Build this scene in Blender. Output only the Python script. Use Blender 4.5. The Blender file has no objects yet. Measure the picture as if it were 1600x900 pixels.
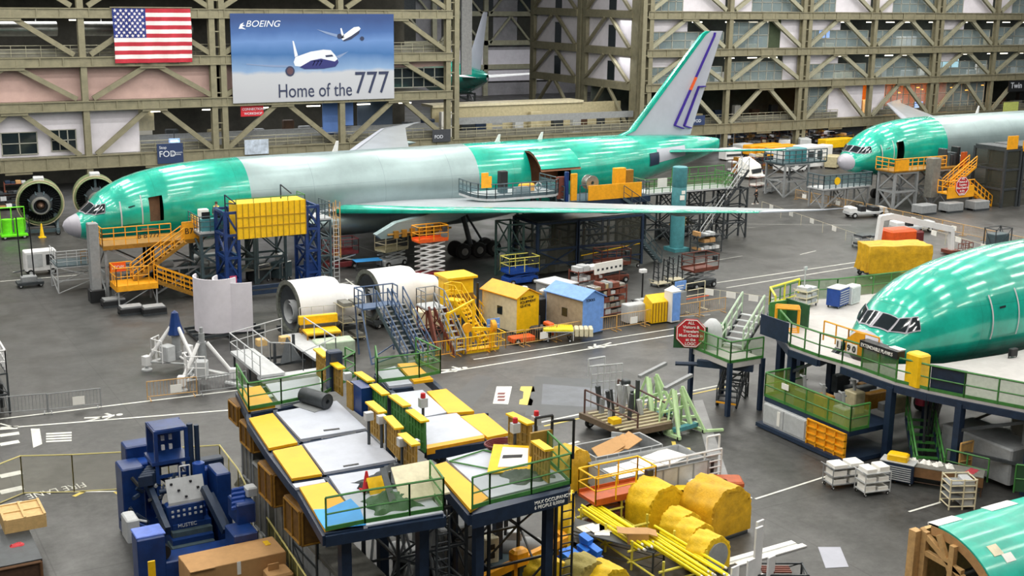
import bpy, math, random
import numpy as np
from mathutils import Vector, Matrix
random.seed(7)
PI = math.pi
S = bpy.context.scene
# ---------------------------------------------------------------- camera, world, light, exposure
FPX, TILT, ROLL, CAMH, BRG = 1947.3, 0.23345, 0.01415, 21.57, math.radians(30)
_R = Vector((math.cos(BRG), -math.sin(BRG), 0))
FW = Vector((math.sin(BRG)*math.cos(TILT), math.cos(BRG)*math.cos(TILT), -math.sin(TILT)))
_U = _R.cross(FW)
RT = math.cos(ROLL)*_R + math.sin(ROLL)*_U
UP = -math.sin(ROLL)*_R + math.cos(ROLL)*_U
CAM = Vector((0, 0, CAMH))
cd = bpy.data.cameras.new('camera'); cam = bpy.data.objects.new('camera', cd); S.collection.objects.link(cam)
m3 = Matrix((RT, UP, -FW)).transposed()
cam.matrix_world = Matrix.Translation(CAM) @ m3.to_4x4()
cd.sensor_width = 36; cd.lens = 36*FPX/1600; cd.clip_start = 0.5; cd.clip_end = 900
S.camera = cam
w = bpy.data.worlds.new('world'); S.world = w; w.use_nodes = True
w.node_tree.nodes['Background'].inputs[0].default_value = (0.80, 0.86, 0.90, 1)
w.node_tree.nodes['Background'].inputs[1].default_value = 0.13
def area(x, y, z, sx, sy, power, col=(1, .97, .9)):
    l = bpy.data.lights.new('ceiling_lamp', 'AREA'); l.shape = 'RECTANGLE'; l.size = sx; l.size_y = sy
    l.energy = power; l.color = col
    o = bpy.data.objects.new('ceiling_lamp', l); S.collection.objects.link(o); o.location = (x, y, z)
for ix in range(13):
    for iy in range(12):
        area(-12+ix*14, 12+iy*10, 33, 5.0, 1.3, 1120 if iy < 9 else 1850)
for ix in range(3):
    for iy in range(3):
        area(110+ix*30, 150+iy*26, 33, 5.0, 2.0, 3600)
S.view_settings.view_transform = 'Standard'; S.view_settings.look = 'None'
S.view_settings.exposure = -0.12; S.view_settings.gamma = 1; S.view_settings.use_curve_mapping = False

# ---------------------------------------------------------------- helpers
def at(px, py, z=0.0):
    d = FW + RT*((px-800)/FPX) - UP*((py-450)/FPX)
    return CAM + d*((z-CAMH)/d.z)
def atY(px, py, Y):
    d = FW + RT*((px-800)/FPX) - UP*((py-450)/FPX)
    return CAM + d*(Y/d.y)
def srgb(h):
    if isinstance(h, str):
        c = [int(h[i:i+2], 16)/255 for i in (0, 2, 4)]
    else: c = h
    return tuple((x/12.92 if x <= .04045 else ((x+.055)/1.055)**2.4) for x in c)
MATS = {}
def mat(name, col, rough=.5, metal=0.0, noise=.25, scale=3.0, emit=0, alpha=1.0, bump=0.0, spec=.5, coat=0, nlo=None):
    if name in MATS: return MATS[name]
    m = bpy.data.materials.new(name); MATS[name] = m; m.use_nodes = True
    nt = m.node_tree; b = nt.nodes['Principled BSDF']; c = srgb(col)
    b.inputs['Roughness'].default_value = rough; b.inputs['Metallic'].default_value = metal
    b.inputs['Specular IOR Level'].default_value = spec; b.inputs['Coat Weight'].default_value = coat; b.inputs['Coat Roughness'].default_value = .12
    tc = nt.nodes.new('ShaderNodeTexCoord'); n = nt.nodes.new('ShaderNodeTexNoise')
    n.inputs['Scale'].default_value = scale; n.inputs['Detail'].default_value = 6; n.inputs['Roughness'].default_value = .7
    nt.links.new(tc.outputs['Object'], n.inputs['Vector'])
    r = nt.nodes.new('ShaderNodeValToRGB'); r.color_ramp.elements[0].position = .3; r.color_ramp.elements[1].position = .7
    lo = nlo if nlo else tuple(x*(1-noise) for x in c)
    hi = tuple(min(1, x*(1+noise*.6)) for x in c)
    r.color_ramp.elements[0].color = (*lo, 1); r.color_ramp.elements[1].color = (*hi, 1)
    nt.links.new(n.outputs[0], r.inputs[0]); nt.links.new(r.outputs[0], b.inputs['Base Color'])
    if emit:
        b.inputs['Emission Color'].default_value = (*c, 1); b.inputs['Emission Strength'].default_value = emit
    if alpha < 1: b.inputs['Alpha'].default_value = alpha
    if bump:
        bp = nt.nodes.new('ShaderNodeBump'); bp.inputs['Strength'].default_value = bump; bp.inputs['Distance'].default_value = .1
        nt.links.new(n.outputs[0], bp.inputs['Height']); nt.links.new(bp.outputs[0], b.inputs['Normal'])
    return m
def glass_mat(name, col, alpha=.35):
    m = mat(name, col, .08, alpha=alpha, noise=0); return m

class MB:
    def __init__(s): s.v = []; s.f = []; s.mi = []; s.M = None; s.m = 0; s.sm = set()
    def add(s, vs, fs, smooth=False):
        o = len(s.v)
        for p in vs:
            p = Vector(p)
            if s.M is not None: p = s.M @ p
            s.v.append(tuple(p))
        for f in fs:
            if smooth: s.sm.add(len(s.f))
            s.f.append(tuple(i+o for i in f)); s.mi.append(s.m)
        return s
    def box(s, x0, x1, y0, y1, z0, z1):
        return s.add([(x0,y0,z0),(x1,y0,z0),(x1,y1,z0),(x0,y1,z0),(x0,y0,z1),(x1,y0,z1),(x1,y1,z1),(x0,y1,z1)],
              [(0,3,2,1),(4,5,6,7),(0,1,5,4),(1,2,6,5),(2,3,7,6),(3,0,4,7)])
    def cb(s, cx, cy, cz, sx, sy, sz): return s.box(cx-sx/2,cx+sx/2,cy-sy/2,cy+sy/2,cz-sz/2,cz+sz/2)
    def bbox(s, x0, x1, y0, y1, z0, z1, b=.03):   # box with chamfered vertical and top edges
        b = min(b, (x1-x0)*.4, (y1-y0)*.4, (z1-z0)*.4)
        P = [(x0+b,y0),(x1-b,y0),(x1,y0+b),(x1,y1-b),(x1-b,y1),(x0+b,y1),(x0,y1-b),(x0,y0+b)]
        cx, cy = (x0+x1)/2, (y0+y1)/2
        def ins(p, d): return (cx+(p[0]-cx)*(1-d/max(.01,(x1-x0)/2)), cy+(p[1]-cy)*(1-d/max(.01,(y1-y0)/2)))
        vs = [(p[0],p[1],z0) for p in P]+[(p[0],p[1],z1-b) for p in P]+[(*ins(p,b),z1) for p in P]
        fs = [tuple(range(7,-1,-1))]
        for k in (0, 8):
            for i in range(8): fs.append((k+i,k+(i+1)%8,k+8+(i+1)%8,k+8+i))
        fs.append(tuple(range(16,24)))
        return s.add(vs, fs)
    def beam(s, p, q, w=.1, h=None):
        h = h or w; p = Vector(p); q = Vector(q); d = q-p
        if d.length < 1e-5: return s
        d.normalize(); a = Vector((0,0,1)) if abs(d.z) < .97 else Vector((1,0,0))
        x = d.cross(a).normalized()*w/2; y = x.normalized().cross(d).normalized()*h/2
        return s.add([p-x-y,p+x-y,p+x+y,p-x+y,q-x-y,q+x-y,q+x+y,q-x+y],
              [(0,3,2,1),(4,5,6,7),(0,1,5,4),(1,2,6,5),(2,3,7,6),(3,0,4,7)])
    def tube(s, p, q, r=.03, n=6, r2=None, cap=True):
        r2 = r if r2 is None else r2; p = Vector(p); q = Vector(q); d = q-p
        if d.length < 1e-5: return s
        d.normalize(); a = Vector((0,0,1)) if abs(d.z) < .97 else Vector((1,0,0))
        x = d.cross(a).normalized(); y = x.cross(d).normalized()
        vs = []
        for c, rr in ((p, r), (q, r2)):
            for i in range(n):
                t = 2*PI*i/n; vs.append(c+x*rr*math.cos(t)+y*rr*math.sin(t))
        s.add(vs, [(i,(i+1)%n,n+(i+1)%n,n+i) for i in range(n)], smooth=n > 6)
        if cap:
            o = len(s.v)-2*n
            s.f.append(tuple(o+i for i in range(n-1,-1,-1))); s.f.append(tuple(o+n+i for i in range(n))); s.mi += [s.m]*2
        return s
    def path(s, pts, r=.03, n=6):
        for a, b in zip(pts[:-1], pts[1:]): s.tube(a, b, r, n)
        return s
    def prism(s, P, z0, z1):
        n = len(P); vs = [(x,y,z0) for x,y in P]+[(x,y,z1) for x,y in P]
        return s.add(vs, [tuple(range(n-1,-1,-1)), tuple(range(n,2*n))]+[(i,(i+1)%n,n+(i+1)%n,n+i) for i in range(n)])
    def slab(s, P, t):      # polygon of 3-d points thickened along -z
        n = len(P); vs = [tuple(p) for p in P]+[(p[0],p[1],p[2]-t) for p in P]
        return s.add(vs, [tuple(range(n)), tuple(range(2*n-1,n-1,-1))]+[(n+i,n+(i+1)%n,(i+1)%n,i) for i in range(n)])
    def lathe(s, prof, o=(0,0,0), axis='z', n=24, a0=0, a1=2*PI, close=True):
        full = abs(a1-a0-2*PI) < 1e-6; k = n if full else n+1; vs = []
        for r, h in prof:
            for i in range(k):
                t = a0+(a1-a0)*i/n; c, d = r*math.cos(t), r*math.sin(t)
                p = (c,d,h) if axis == 'z' else ((h,c,d) if axis == 'x' else (d,h,c))
                vs.append((p[0]+o[0],p[1]+o[1],p[2]+o[2]))
        fs = []
        for j in range(len(prof)-1):
            for i in range(k if full else k-1):
                fs.append((j*k+i,j*k+(i+1)%k,(j+1)*k+(i+1)%k,(j+1)*k+i))
        s.add(vs, fs, smooth=True)
        return s
    def wheel(s, c, r, w, axis='y', n=16, hub=.5):
        x, y, z = c
        s.lathe([(0,-w/2),(r*hub,-w/2),(r*hub,-w*.35),(r*hub,-w/2),(r*.9,-w/2),(r,-w*.3),(r,w*.3),(r*.9,w/2),(r*hub,w/2),(0,w/2)], c, axis, n)
        return s
    def poly(s, pts): return s.add(pts, [tuple(range(len(pts)))])
    def build(s, name, m, parent=None):
        me = bpy.data.meshes.new(name); me.from_pydata(s.v, [], s.f)
        ms = m if isinstance(m, (list, tuple)) else [m]
        for x in ms: me.materials.append(x)
        for i, p in enumerate(me.polygons):
            if len(ms) > 1: p.material_index = s.mi[i]
            if i in s.sm: p.use_smooth = True
        me.update()
        if s.sm: me.set_sharp_from_angle(angle=math.radians(40))
        o = bpy.data.objects.new(name, me); S.collection.objects.link(o)
        if parent is not None: o.parent = parent
        return o
def thing(name, label, cat, loc=(0,0,0), rz=0.0, group=None):
    o = bpy.data.objects.new(name, None); S.collection.objects.link(o)
    o.location = loc; o.rotation_euler = (0,0,rz); o['label'] = label; o['category'] = cat
    o.empty_display_size = .2
    if group: o['group'] = group
    return o
def tag(o, label, cat, group=None):
    o['label'] = label; o['category'] = cat
    if group: o['group'] = group
    return o
def struct(name, mb, m, parent=None):
    o = mb.build(name, m, parent)
    if parent is None: o['kind'] = 'structure'
    return o
def dup(root, loc, rz=0.0, label=None, group=None, scale=None):
    r = root.copy(); S.collection.objects.link(r); r.location = loc; r.rotation_euler = (0,0,rz)
    if scale: r.scale = (scale,)*3
    if label: r['label'] = label
    if group: r['group'] = group
    for ch in list(root.children):
        c = ch.copy(); S.collection.objects.link(c); c.parent = r
        for g in ch.children:
            d = g.copy(); S.collection.objects.link(d); d.parent = c
    return r
def text_mesh(s, size, m, parent, M, name='lettering', ext=.01, align='LEFT', sx=1.0, shear=0, bold=0):
    cu = bpy.data.curves.new('t', 'FONT'); cu.body = s; cu.size = size; cu.extrude = ext; cu.align_x = align; cu.shear = shear; cu.offset = bold
    o = bpy.data.objects.new('t', cu); S.collection.objects.link(o)
    dg = bpy.context.evaluated_depsgraph_get(); me = bpy.data.meshes.new_from_object(o.evaluated_get(dg))
    bpy.data.objects.remove(o); me.name = name
    me.transform(Matrix.Scale(sx, 4, (1,0,0))); me.transform(M)
    me.materials.clear(); me.materials.append(m)
    t = bpy.data.objects.new(name, me); S.collection.objects.link(t)
    if parent is not None: t.parent = parent
    return t
def wallM(x, y, z):   # lettering standing upright, facing -Y
    return Matrix.Translation((x,y,z)) @ Matrix.Rotation(PI/2, 4, 'X')
def rail(mb, pts, h=1.1, sp=1.5, r=.03, mids=(.5,), closed=False, toe=0, n=5):
    pts = [Vector(p) for p in pts]
    if closed: pts = pts+[pts[0]]
    Z = Vector((0,0,1))
    for a, b in zip(pts[:-1], pts[1:]):
        L = (b-a).length; k = max(1, round(L/sp))
        for i in range(k+1):
            p = a.lerp(b, i/k); mb.tube(p, p+Z*h, r, n)
        mb.tube(a+Z*h, b+Z*h, r*1.15, n)
        for q in mids: mb.tube(a+Z*h*q, b+Z*h*q, r*.85, n)
        if toe: mb.beam(a+Z*toe/2, b+Z*toe/2, .03, toe)
    return mb
def mesh_panels(pts, h, m, parent, name='netting', z0=.05, closed=False):
    pts = [Vector(p) for p in pts]
    if closed: pts = pts+[pts[0]]
    mb = MB()
    for a, b in zip(pts[:-1], pts[1:]):
        mb.add([a+Vector((0,0,z0)), b+Vector((0,0,z0)), b+Vector((0,0,h)), a+Vector((0,0,h))], [(0,1,2,3)])
    return mb.build(name, m, parent)
def stair(mb, p, q, width, side, n=None, tread=.28, mt=0, ms=0):
    """straight flight from p (low) to q (high); side = horizontal unit vector across the flight"""
    p = Vector(p); q = Vector(q); side = Vector(side).normalized()
    n = n or max(3, round((q.z-p.z)/.22)); run = (q-p); hd = Vector((run.x, run.y, 0)).normalized()
    mb.m = ms
    for s in (0, width):
        mb.beam(p+side*s, q+side*s, .06, .24)
    mb.m = mt
    for i in range(1, n+1):
        c = p+run*(i/n)
        mb.add([c-hd*tread, c, c+side*width, c+side*width-hd*tread]+[x-Vector((0,0,.05)) for x in (c-hd*tread, c, c+side*width, c+side*width-hd*tread)],
               [(0,1,2,3),(7,6,5,4),(0,4,5,1),(1,5,6,2),(2,6,7,3),(3,7,4,0)])
    return mb
def stair_rail(mb, p, q, width, side, h=1.0, r=.03, both=True, k=4, mids=(.5,)):
    p = Vector(p); q = Vector(q); side = Vector(side).normalized(); Z = Vector((0,0,1))
    for s in ((0, width) if both else (0,)):
        a = p+side*s; b = q+side*s
        for i in range(k+1):
            c = a.lerp(b, i/k); mb.tube(c, c+Z*h, r, 5)
        mb.tube(a+Z*h, b+Z*h, r*1.15, 5)
        for t in mids: mb.tube(a+Z*h*t, b+Z*h*t, r*.85, 5)
    return mb
def tower(mb, x0, x1, y0, y1, z0, z1, w=.12, levels=2, diag=True):
    for x in (x0, x1):
        for y in (y0, y1): mb.beam((x,y,z0), (x,y,z1), w)
    zs = [z0+(z1-z0)*i/levels for i in range(levels+1)]
    for z in zs[1:]:
        for a, b in (((x0,y0),(x1,y0)),((x1,y0),(x1,y1)),((x1,y1),(x0,y1)),((x0,y1),(x0,y0))): mb.beam((*a,z-w/2), (*b,z-w/2), w*.8)
    if diag:
        for i in range(levels):
            a, b = zs[i], zs[i+1]
            if i % 2: a, b = b, a
            mb.beam((x0,y0,a), (x1,y0,b), w*.6); mb.beam((x0,y1,a), (x1,y1,b), w*.6)
            mb.beam((x0,y0,a), (x0,y1,b), w*.6); mb.beam((x1,y0,a), (x1,y1,b), w*.6)
    return mb

# ---------------------------------------------------------------- materials
M_steel = mat('olive_steel', '86816a', .55, .2, .25, 1.2)
M_steel_l = mat('pale_steel', 'a5a28c', .5, .3, .2, 1.2)
M_white = mat('white_paint', 'e0e0e0', .5, 0, .08, 2)
M_wallwhite = mat('white_wall_panel', 'd6d2da', .7, 0, .1, 1)
M_pink = mat('pink_wall_panel', 'bd9f98', .8, 0, .14, .6)
M_dark = mat('dark_interior', '35352f', .8, 0, .3, 1)
M_mid = mat('grey_interior', '6f6e64', .8, 0, .3, 1)
M_black = mat('black_paint', '1b1d20', .5, 0, .3, 4)
M_rubber = mat('black_rubber', '131313', .8, 0, .2, 4)
M_grey = mat('grey_paint', '8d9092', .5, 0, .2, 3)
M_dgrey = mat('dark_grey_steel', '41464a', .45, .3, .3, 3)
M_lgrey = mat('light_grey_paint', 'b9bcbe', .5, 0, .15, 3)
M_chrome = mat('bare_metal', 'b8b8b4', .3, .8, .15, 3)
M_yellow = mat('yellow_paint', 'f2c008', .5, 0, .18, 3)
M_amber = mat('amber_paint', 'eda416', .5, 0, .18, 3)
M_gold = mat('dull_amber_steel', '94691a', .55, 0, .35, 5)
M_green = mat('green_paint', '3f7d3a', .5, 0, .3, 3)
M_dkgreen = mat('dark_green_paint', '23502f', .5, 0, .3, 3)
M_lime = mat('lime_paint', '6fe01f', .5, 0, .2, 3)
M_mint = mat('pale_green_paint', 'c3e2ac', .5, 0, .2, 3)
M_teal = mat('teal_paint', '4a8d95', .5, 0, .25, 3)
M_slate = mat('slate_blue_steel', '47585e', .5, .1, .3, 3)
M_navy = mat('navy_steel', '1f3048', .45, .1, .3, 3)
M_blue = mat('royal_blue_paint', '1a4596', .38, 0, .25, 2)
M_dblue = mat('deep_blue_paint', '15356f', .35, 0, .35, 2)
M_lblue = mat('light_blue_paint', '6f9be0', .5, 0, .2, 3)
M_cyan = mat('cyan_cover', '3f9fe8', .6, 0, .12, 3)
M_red = mat('red_paint', 'c0202c', .5, 0, .2, 3)
M_maroon = mat('maroon_paint', '6b2427', .5, 0, .3, 3)
M_rust = mat('red_brown_paint', '753d2e', .6, 0, .35, 4)
M_orange = mat('orange_paint', 'e2591a', .5, 0, .2, 3)
M_dorange = mat('burnt_orange_paint', 'b4531f', .5, 0, .25, 3)
M_wood = mat('pale_wood', 'd1ae74', .7, 0, .2, 5)
M_dwood = mat('dark_wood', '4d3626', .7, 0, .35, 5)
M_card = mat('cardboard', 'b98e5c', .8, 0, .12, 3)
M_tarp = mat('yellow_tarpaulin', 'd3a414', .6, 0, .3, 2, bump=.6)
M_tarp2 = mat('bright_yellow_tarpaulin', 'e6bd12', .6, 0, .25, 2, bump=.6)
M_deck = mat('pale_deck_plate', 'b7bcc8', .55, 0, .12, 1.2)
M_concrete = mat('concrete', '77766f', .8, 0, .3, 3)
M_cream = mat('cream_paint', 'd8cfb0', .5, 0, .18, 3)
M_beige = mat('beige_paint', 'b8ae8c', .5, 0, .25, 3)
M_tan = mat('tan_rail_paint', 'c29a5e', .5, 0, .2, 4)
M_glassd = mat('dark_glass', '20282c', .08, 0, .2, 2, spec=.8)
M_glass = mat('clear_glass', 'a9bcc0', .05, 0, 0, 1, alpha=.28)
M_netg = mat('green_netting', '6f9a52', .7, 0, .2, 6, alpha=.38)
M_nety = mat('yellow_netting', 'c9b23a', .7, 0, .2, 6, alpha=.3)
M_netk = mat('black_wire_mesh', '3c3c30', .7, 0, .3, 6, alpha=.6)
M_nett = mat('tan_wire_mesh', 'a08f5c', .7, 0, .2, 6, alpha=.33)
M_lamp = mat('lit_lamp', 'fff6df', .5, 0, 0, 1, emit=5)
M_warm = mat('warm_lamp', 'ffb347', .5, 0, 0, 1, emit=4)
M_screen = mat('lit_blue_screen', '8fb6ff', .5, 0, 0, 1, emit=1.4)
M_scrw = mat('lit_white_screen', 'e6f0ff', .5, 0, 0, 1, emit=1.6)
M_paper = mat('paper', 'eceae4', .8, 0, .05, 2)
M_line = mat('white_floor_paint', 'd8d8d0', .5, 0, .3, 1.5)
M_liney = mat('yellow_floor_paint', 'd8c05a', .5, 0, .25, 1.5)

# aircraft skins: panel joints every few metres along the body
def skin(name, col, lo, rough, metal, coat=0, mot=.18, seam=.55, sp=.5):
    m = mat(name, col, rough, metal, mot, .35, coat=coat, bump=0)
    nt = m.node_tree; b = nt.nodes['Principled BSDF']
    ramp = [n for n in nt.nodes if n.type == 'VALTORGB'][0]
    ramp.color_ramp.elements[0].position = .38; ramp.color_ramp.elements[1].position = .62
    tc = [n for n in nt.nodes if n.type == 'TEX_COORD'][0]
    sep = nt.nodes.new('ShaderNodeSeparateXYZ'); nt.links.new(tc.outputs['Object'], sep.inputs[0])
    def seamf(out, mul, wdt):
        a = nt.nodes.new('ShaderNodeMath'); a.operation = 'MULTIPLY'; a.inputs[1].default_value = mul; nt.links.new(out, a.inputs[0])
        f = nt.nodes.new('ShaderNodeMath'); f.operation = 'FRACT'; nt.links.new(a.outputs[0], f.inputs[0])
        g = nt.nodes.new('ShaderNodeMath'); g.operation = 'LESS_THAN'; g.inputs[1].default_value = wdt; nt.links.new(f.outputs[0], g.inputs[0])
        return g
    g = seamf(sep.outputs['X'], 1/6.2, .006); g2 = seamf(sep.outputs['Z'], 1/2.15, .012)
    mx = nt.nodes.new('ShaderNodeMath'); mx.operation = 'MAXIMUM'; nt.links.new(g.outputs[0], mx.inputs[0]); nt.links.new(g2.outputs[0], mx.inputs[1])
    mix = nt.nodes.new('ShaderNodeMix'); mix.data_type = 'RGBA'; mix.blend_type = 'MULTIPLY'
    sc = nt.nodes.new('ShaderNodeMath'); sc.operation = 'MULTIPLY'; sc.inputs[1].default_value = seam; nt.links.new(mx.outputs[0], sc.inputs[0])
    nt.links.new(sc.outputs[0], mix.inputs['Factor']); nt.links.new(ramp.outputs[0], mix.inputs[6]); mix.inputs[7].default_value = (.45,.5,.5,1)
    nt.links.new(mix.outputs[2], b.inputs['Base Color'])
    return m
M_prim = skin('green_protective_film', '12ad96', None, .26, .15, coat=.7, mot=.25)
M_alu = skin('bare_aluminium_skin', '93a5a7', None, .34, .5, mot=.1)
M_comp = mat('grey_composite', 'b3b7c2', .45, .1, .08, .5)
M_wing = mat('wing_grey', 'b2b8be', .35, .35, .15, .4)
M_radome = mat('grey_radome', 'a8a6b0', .5, 0, .06, .5)
M_purple = mat('violet_trim', '35188a', .5, 0, .1, 1)

# ================================================================= setting: floor
def floor_mat():
    m = mat('polished_concrete_floor', '3f3f3e', .34, 0, .3, .35, spec=.6)
    nt = m.node_tree; b = nt.nodes['Principled BSDF']; ramp = [n for n in nt.nodes if n.type == 'VALTORGB'][0]
    tc = [n for n in nt.nodes if n.type == 'TEX_COORD'][0]
    n2 = nt.nodes.new('ShaderNodeTexNoise'); n2.inputs['Scale'].default_value = 2.2; n2.inputs['Detail'].default_value = 3.5; n2.inputs['Roughness'].default_value = .8
    nt.links.new(tc.outputs['Object'], n2.inputs['Vector'])
    r2 = nt.nodes.new('ShaderNodeValToRGB'); r2.color_ramp.elements[0].position = .32; r2.color_ramp.elements[1].position = .68
    r2.color_ramp.elements[0].color = (.5,.5,.5,1); r2.color_ramp.elements[1].color = (1.5,1.5,1.48,1)
    nt.links.new(n2.outputs[0], r2.inputs[0])
    mix = nt.nodes.new('ShaderNodeMix'); mix.data_type = 'RGBA'; mix.blend_type = 'MULTIPLY'; mix.inputs['Factor'].default_value = .8
    nt.links.new(ramp.outputs[0], mix.inputs[6]); nt.links.new(r2.outputs[0], mix.inputs[7])
    # slab joints
    br = nt.nodes.new('ShaderNodeTexBrick'); br.offset = 0; br.inputs['Scale'].default_value = 1; br.inputs['Brick Width'].default_value = 6.8; br.inputs['Row Height'].default_value = 7.6
    br.inputs['Mortar Size'].default_value = .03; br.inputs['Color1'].default_value = (1,1,1,1); br.inputs['Color2'].default_value = (.9,.9,.9,1); br.inputs['Mortar'].default_value = (.4,.4,.4,1)
    nt.links.new(tc.outputs['Object'], br.inputs['Vector'])
    m3_ = nt.nodes.new('ShaderNodeMix'); m3_.data_type = 'RGBA'; m3_.blend_type = 'MULTIPLY'; m3_.inputs['Factor'].default_value = .85
    nt.links.new(mix.outputs[2], m3_.inputs[6]); nt.links.new(br.outputs[0], m3_.inputs[7])
    nt.links.new(m3_.outputs[2], b.inputs['Base Color'])
    n3 = nt.nodes.new('ShaderNodeTexNoise'); n3.inputs['Scale'].default_value = .5; n3.inputs['Detail'].default_value = 1.5
    nt.links.new(tc.outputs['Object'], n3.inputs['Vector'])
    mr = nt.nodes.new('ShaderNodeMapRange'); mr.inputs[1].default_value = .35; mr.inputs[2].default_value = .65; mr.inputs[3].default_value = .36; mr.inputs[4].default_value = .5
    nt.links.new(n3.outputs[0], mr.inputs[0]); nt.links.new(mr.outputs[0], b.inputs['Roughness'])
    return m
floor = struct('floor', MB().box(-60, 330, 5, 330, -.5, 0), floor_mat())
def patch(pix, m, name, z=.012):
    P = [at(x, y, 0) for x, y in pix]
    o = MB().add([(p.x,p.y,z) for p in P], [tuple(range(len(P)))]).build(name, m, floor)
    return o
def line(a, b, wdt, m=None, name='floor_line', z=.014):
    p = at(*a, 0); q = at(*b, 0); d = (q-p).normalized(); n = Vector((-d.y, d.x, 0))*wdt/2
    return MB().add([(v.x,v.y,z) for v in (p-n,q-n,q+n,p+n)], [(0,1,2,3)]).build(name, m or M_line, floor)
for a, b, wd in [((690,583),(1120,513),.16),((740,562),(1110,505),.12),((0,655),(372,610),.16),((20,668),(372,640),.16),((0,662),(22,668),.12),
        ((1120,442),(1350,408),.14),((1135,450),(1350,415),.14),((500,448),(552,440),.1),((540,436),(563,453),.12),((1250,398),(1275,392),.1),
        ((1135,600),(845,660),.16),((905,690),(640,760),.2),((1130,880),(1245,850),.5),((1150,780),(1172,776),.4),((985,500),(1110,492),.08),
        ((640,398),(900,378),.08),((560,385),(620,405),.06),((1150,350),(1330,352),.06),((1050,350),(1180,356),.06),((1040,420),(1160,400),.05),
        ((0,793),(36,786),.5),((0,770),(36,762),.5),((0,745),(34,738),.5),((0,670),(28,668),.45),((0,681),(30,677),.45),((0,695),(30,690),.45),
        ((0,440),(120,430),.12),((20,425),(110,418),.1),((1180,780),(1290,745),.12),((1285,755),(1330,740),.1),((1420,800),(1470,785),.12),((60,770),(185,768),.12)]:
    line(a, b, wd)
for a, b, wd in [((1138,604),(850,666),.14),((1075,700),(1095,760),.2),((1052,690),(1066,740),.2),((115,776),(132,768),.2),((180,768),(192,776),.2)]:
    line(a, b, wd, M_liney)
M_patch = mat('dark_floor_patch', '3e4245', .4, 0, .3, 1)
M_patchl = mat('pale_floor_patch', '8f8f90', .5, 0, .25, 1)
patch([(745,585),(772,590),(735,640),(700,628)], M_patch, 'repaired_floor_patch')
patch([(836,588),(1060,600),(1052,660),(820,650)], M_patch, 'repaired_floor_patch')
patch([(848,600),(990,612),(985,640),(846,632)], mat('mid_floor_patch', '5b6068', .4, 0, .3, 1), 'repaired_floor_patch', .016)
patch([(1083,626),(1098,625),(1150,780),(1120,770)], M_patchl, 'floor_plate_strip')
patch([(1278,855),(1313,855),(1326,886),(1290,888)], mat('pale_square', 'a7a9b5', .5, 0, .1, 1), 'floor_square')
patch([(776,604),(800,604),(794,632),(770,631)], M_line, 'white_floor_sign')
patch([(814,604),(834,604),(836,612),(830,613),(828,622),(833,626),(831,634),(811,632),(812,625),(817,623),(818,612),(812,610)], M_liney, 'yellow_floor_sign')
for k in range(3): patch([(778,614+k*5),(790,614+k*5),(788,617+k*5),(777,617+k*5)], M_maroon, 'floor_sign_lettering', .02)
patch([(48,670),(62,670),(66,694),(52,700)], M_line, 'floor_crossing_stripe')
for k in range(4): patch([(72,677+k*4),(112,675+k*4),(112,677.5+k*4),(72,679.5+k*4)], M_line, 'floor_crossing_stripe')
def walker(px, py, s, flip=1):
    c = at(px, py, 0); fig = MB()
    def Q(pts): fig.add([(c.x+(x*s)*flip+y*s*.1, c.y+y*s, .016) for x, y in pts], [tuple(range(len(pts)))])
    Q([(.55+.16*math.cos(t), .16*math.sin(t)) for t in [k*PI/5 for k in range(10)]])
    Q([(.3,-.12),(.35,.12),(-.3,.14),(-.3,-.1)]); Q([(-.3,-.1),(-.2,.1),(-1,.35),(-1.05,.2)]); Q([(-.3,-.1),(-.3,.05),(-1.1,-.2),(-1.05,-.35)])
    Q([(.25,-.1),(.1,-.1),(-.3,-.42),(-.15,-.45)]); Q([(.25,.1),(.1,.1),(-.1,.45),(.05,.5)])
    fig.build('walking_figure_marking', M_line, floor)
walker(168, 651, 1.1); walker(935, 541, 1.1, -1); walker(712, 577, 1.1, 1); walker(1135, 512, 1.1, -1)
p = at(131, 754, 0); text_mesh('FIRE LANE', .85, M_line, floor, Matrix.Translation((p.x,p.y,.02)) @ Matrix.Rotation(math.radians(186), 4, 'Z'), 'fire_lane_lettering', ext=.002, sx=.66)

# ================================================================= setting: the steel framed wall
YW = 132.0
LV = [4.0, 9.7, 14.1, 18.9, 23.6]
CX = [-15.5, -1.8, 12.1, 25.9, 39.7, 53.7, 67.6, 95.5, 109.0, 122.4, 135.4, 148.4, 161.0, 174.0, 187.0]
trim = [0]
def T(mb, m=M_steel, parent=None):
    trim[0] += 1; return struct('trim_%d' % trim[0], mb, m, parent)
def hcol(x, y, z0, z1, wd):
    mb = MB()
    mb.box(x-wd/2, x+wd/2, y-.35, y-.25, z0, z1).box(x-wd/2, x+wd/2, y+.25, y+.35, z0, z1).box(x-.06, x+.06, y-.25, y+.25, z0, z1)
    return mb
for i, x in enumerate(CX):
    big = i in (4, 6, 7, 9, 11, 13, 2)
    mb = hcol(x-(.55 if big else 0), YW, 0, 26, .62)
    if big:
        mb2 = hcol(x+.55, YW, 0, 26, .62); mb.add(mb2.v, mb2.f)
        for z in np.arange(1, 26, 1.6): mb.box(x-.5, x+.5, YW-.3, YW-.24, z, z+.12)
    T(mb)
def vee(x0, x1, z0, z1, y=YW, wd=.5):
    a = MB(); xm = (x0+x1)/2
    for s in (-1, 1):
        xa = x0+.8 if s < 0 else x1-.8
        for k in (-1, 1): a.beam((xa, y+.16*k, z0+.2), (xm+s*.75, y+.16*k, z1-.2), .1, wd)
        a.beam((xa, y, z0+.2), (xm+s*.75, y, z1-.2), .3, .1)
    return a
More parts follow.
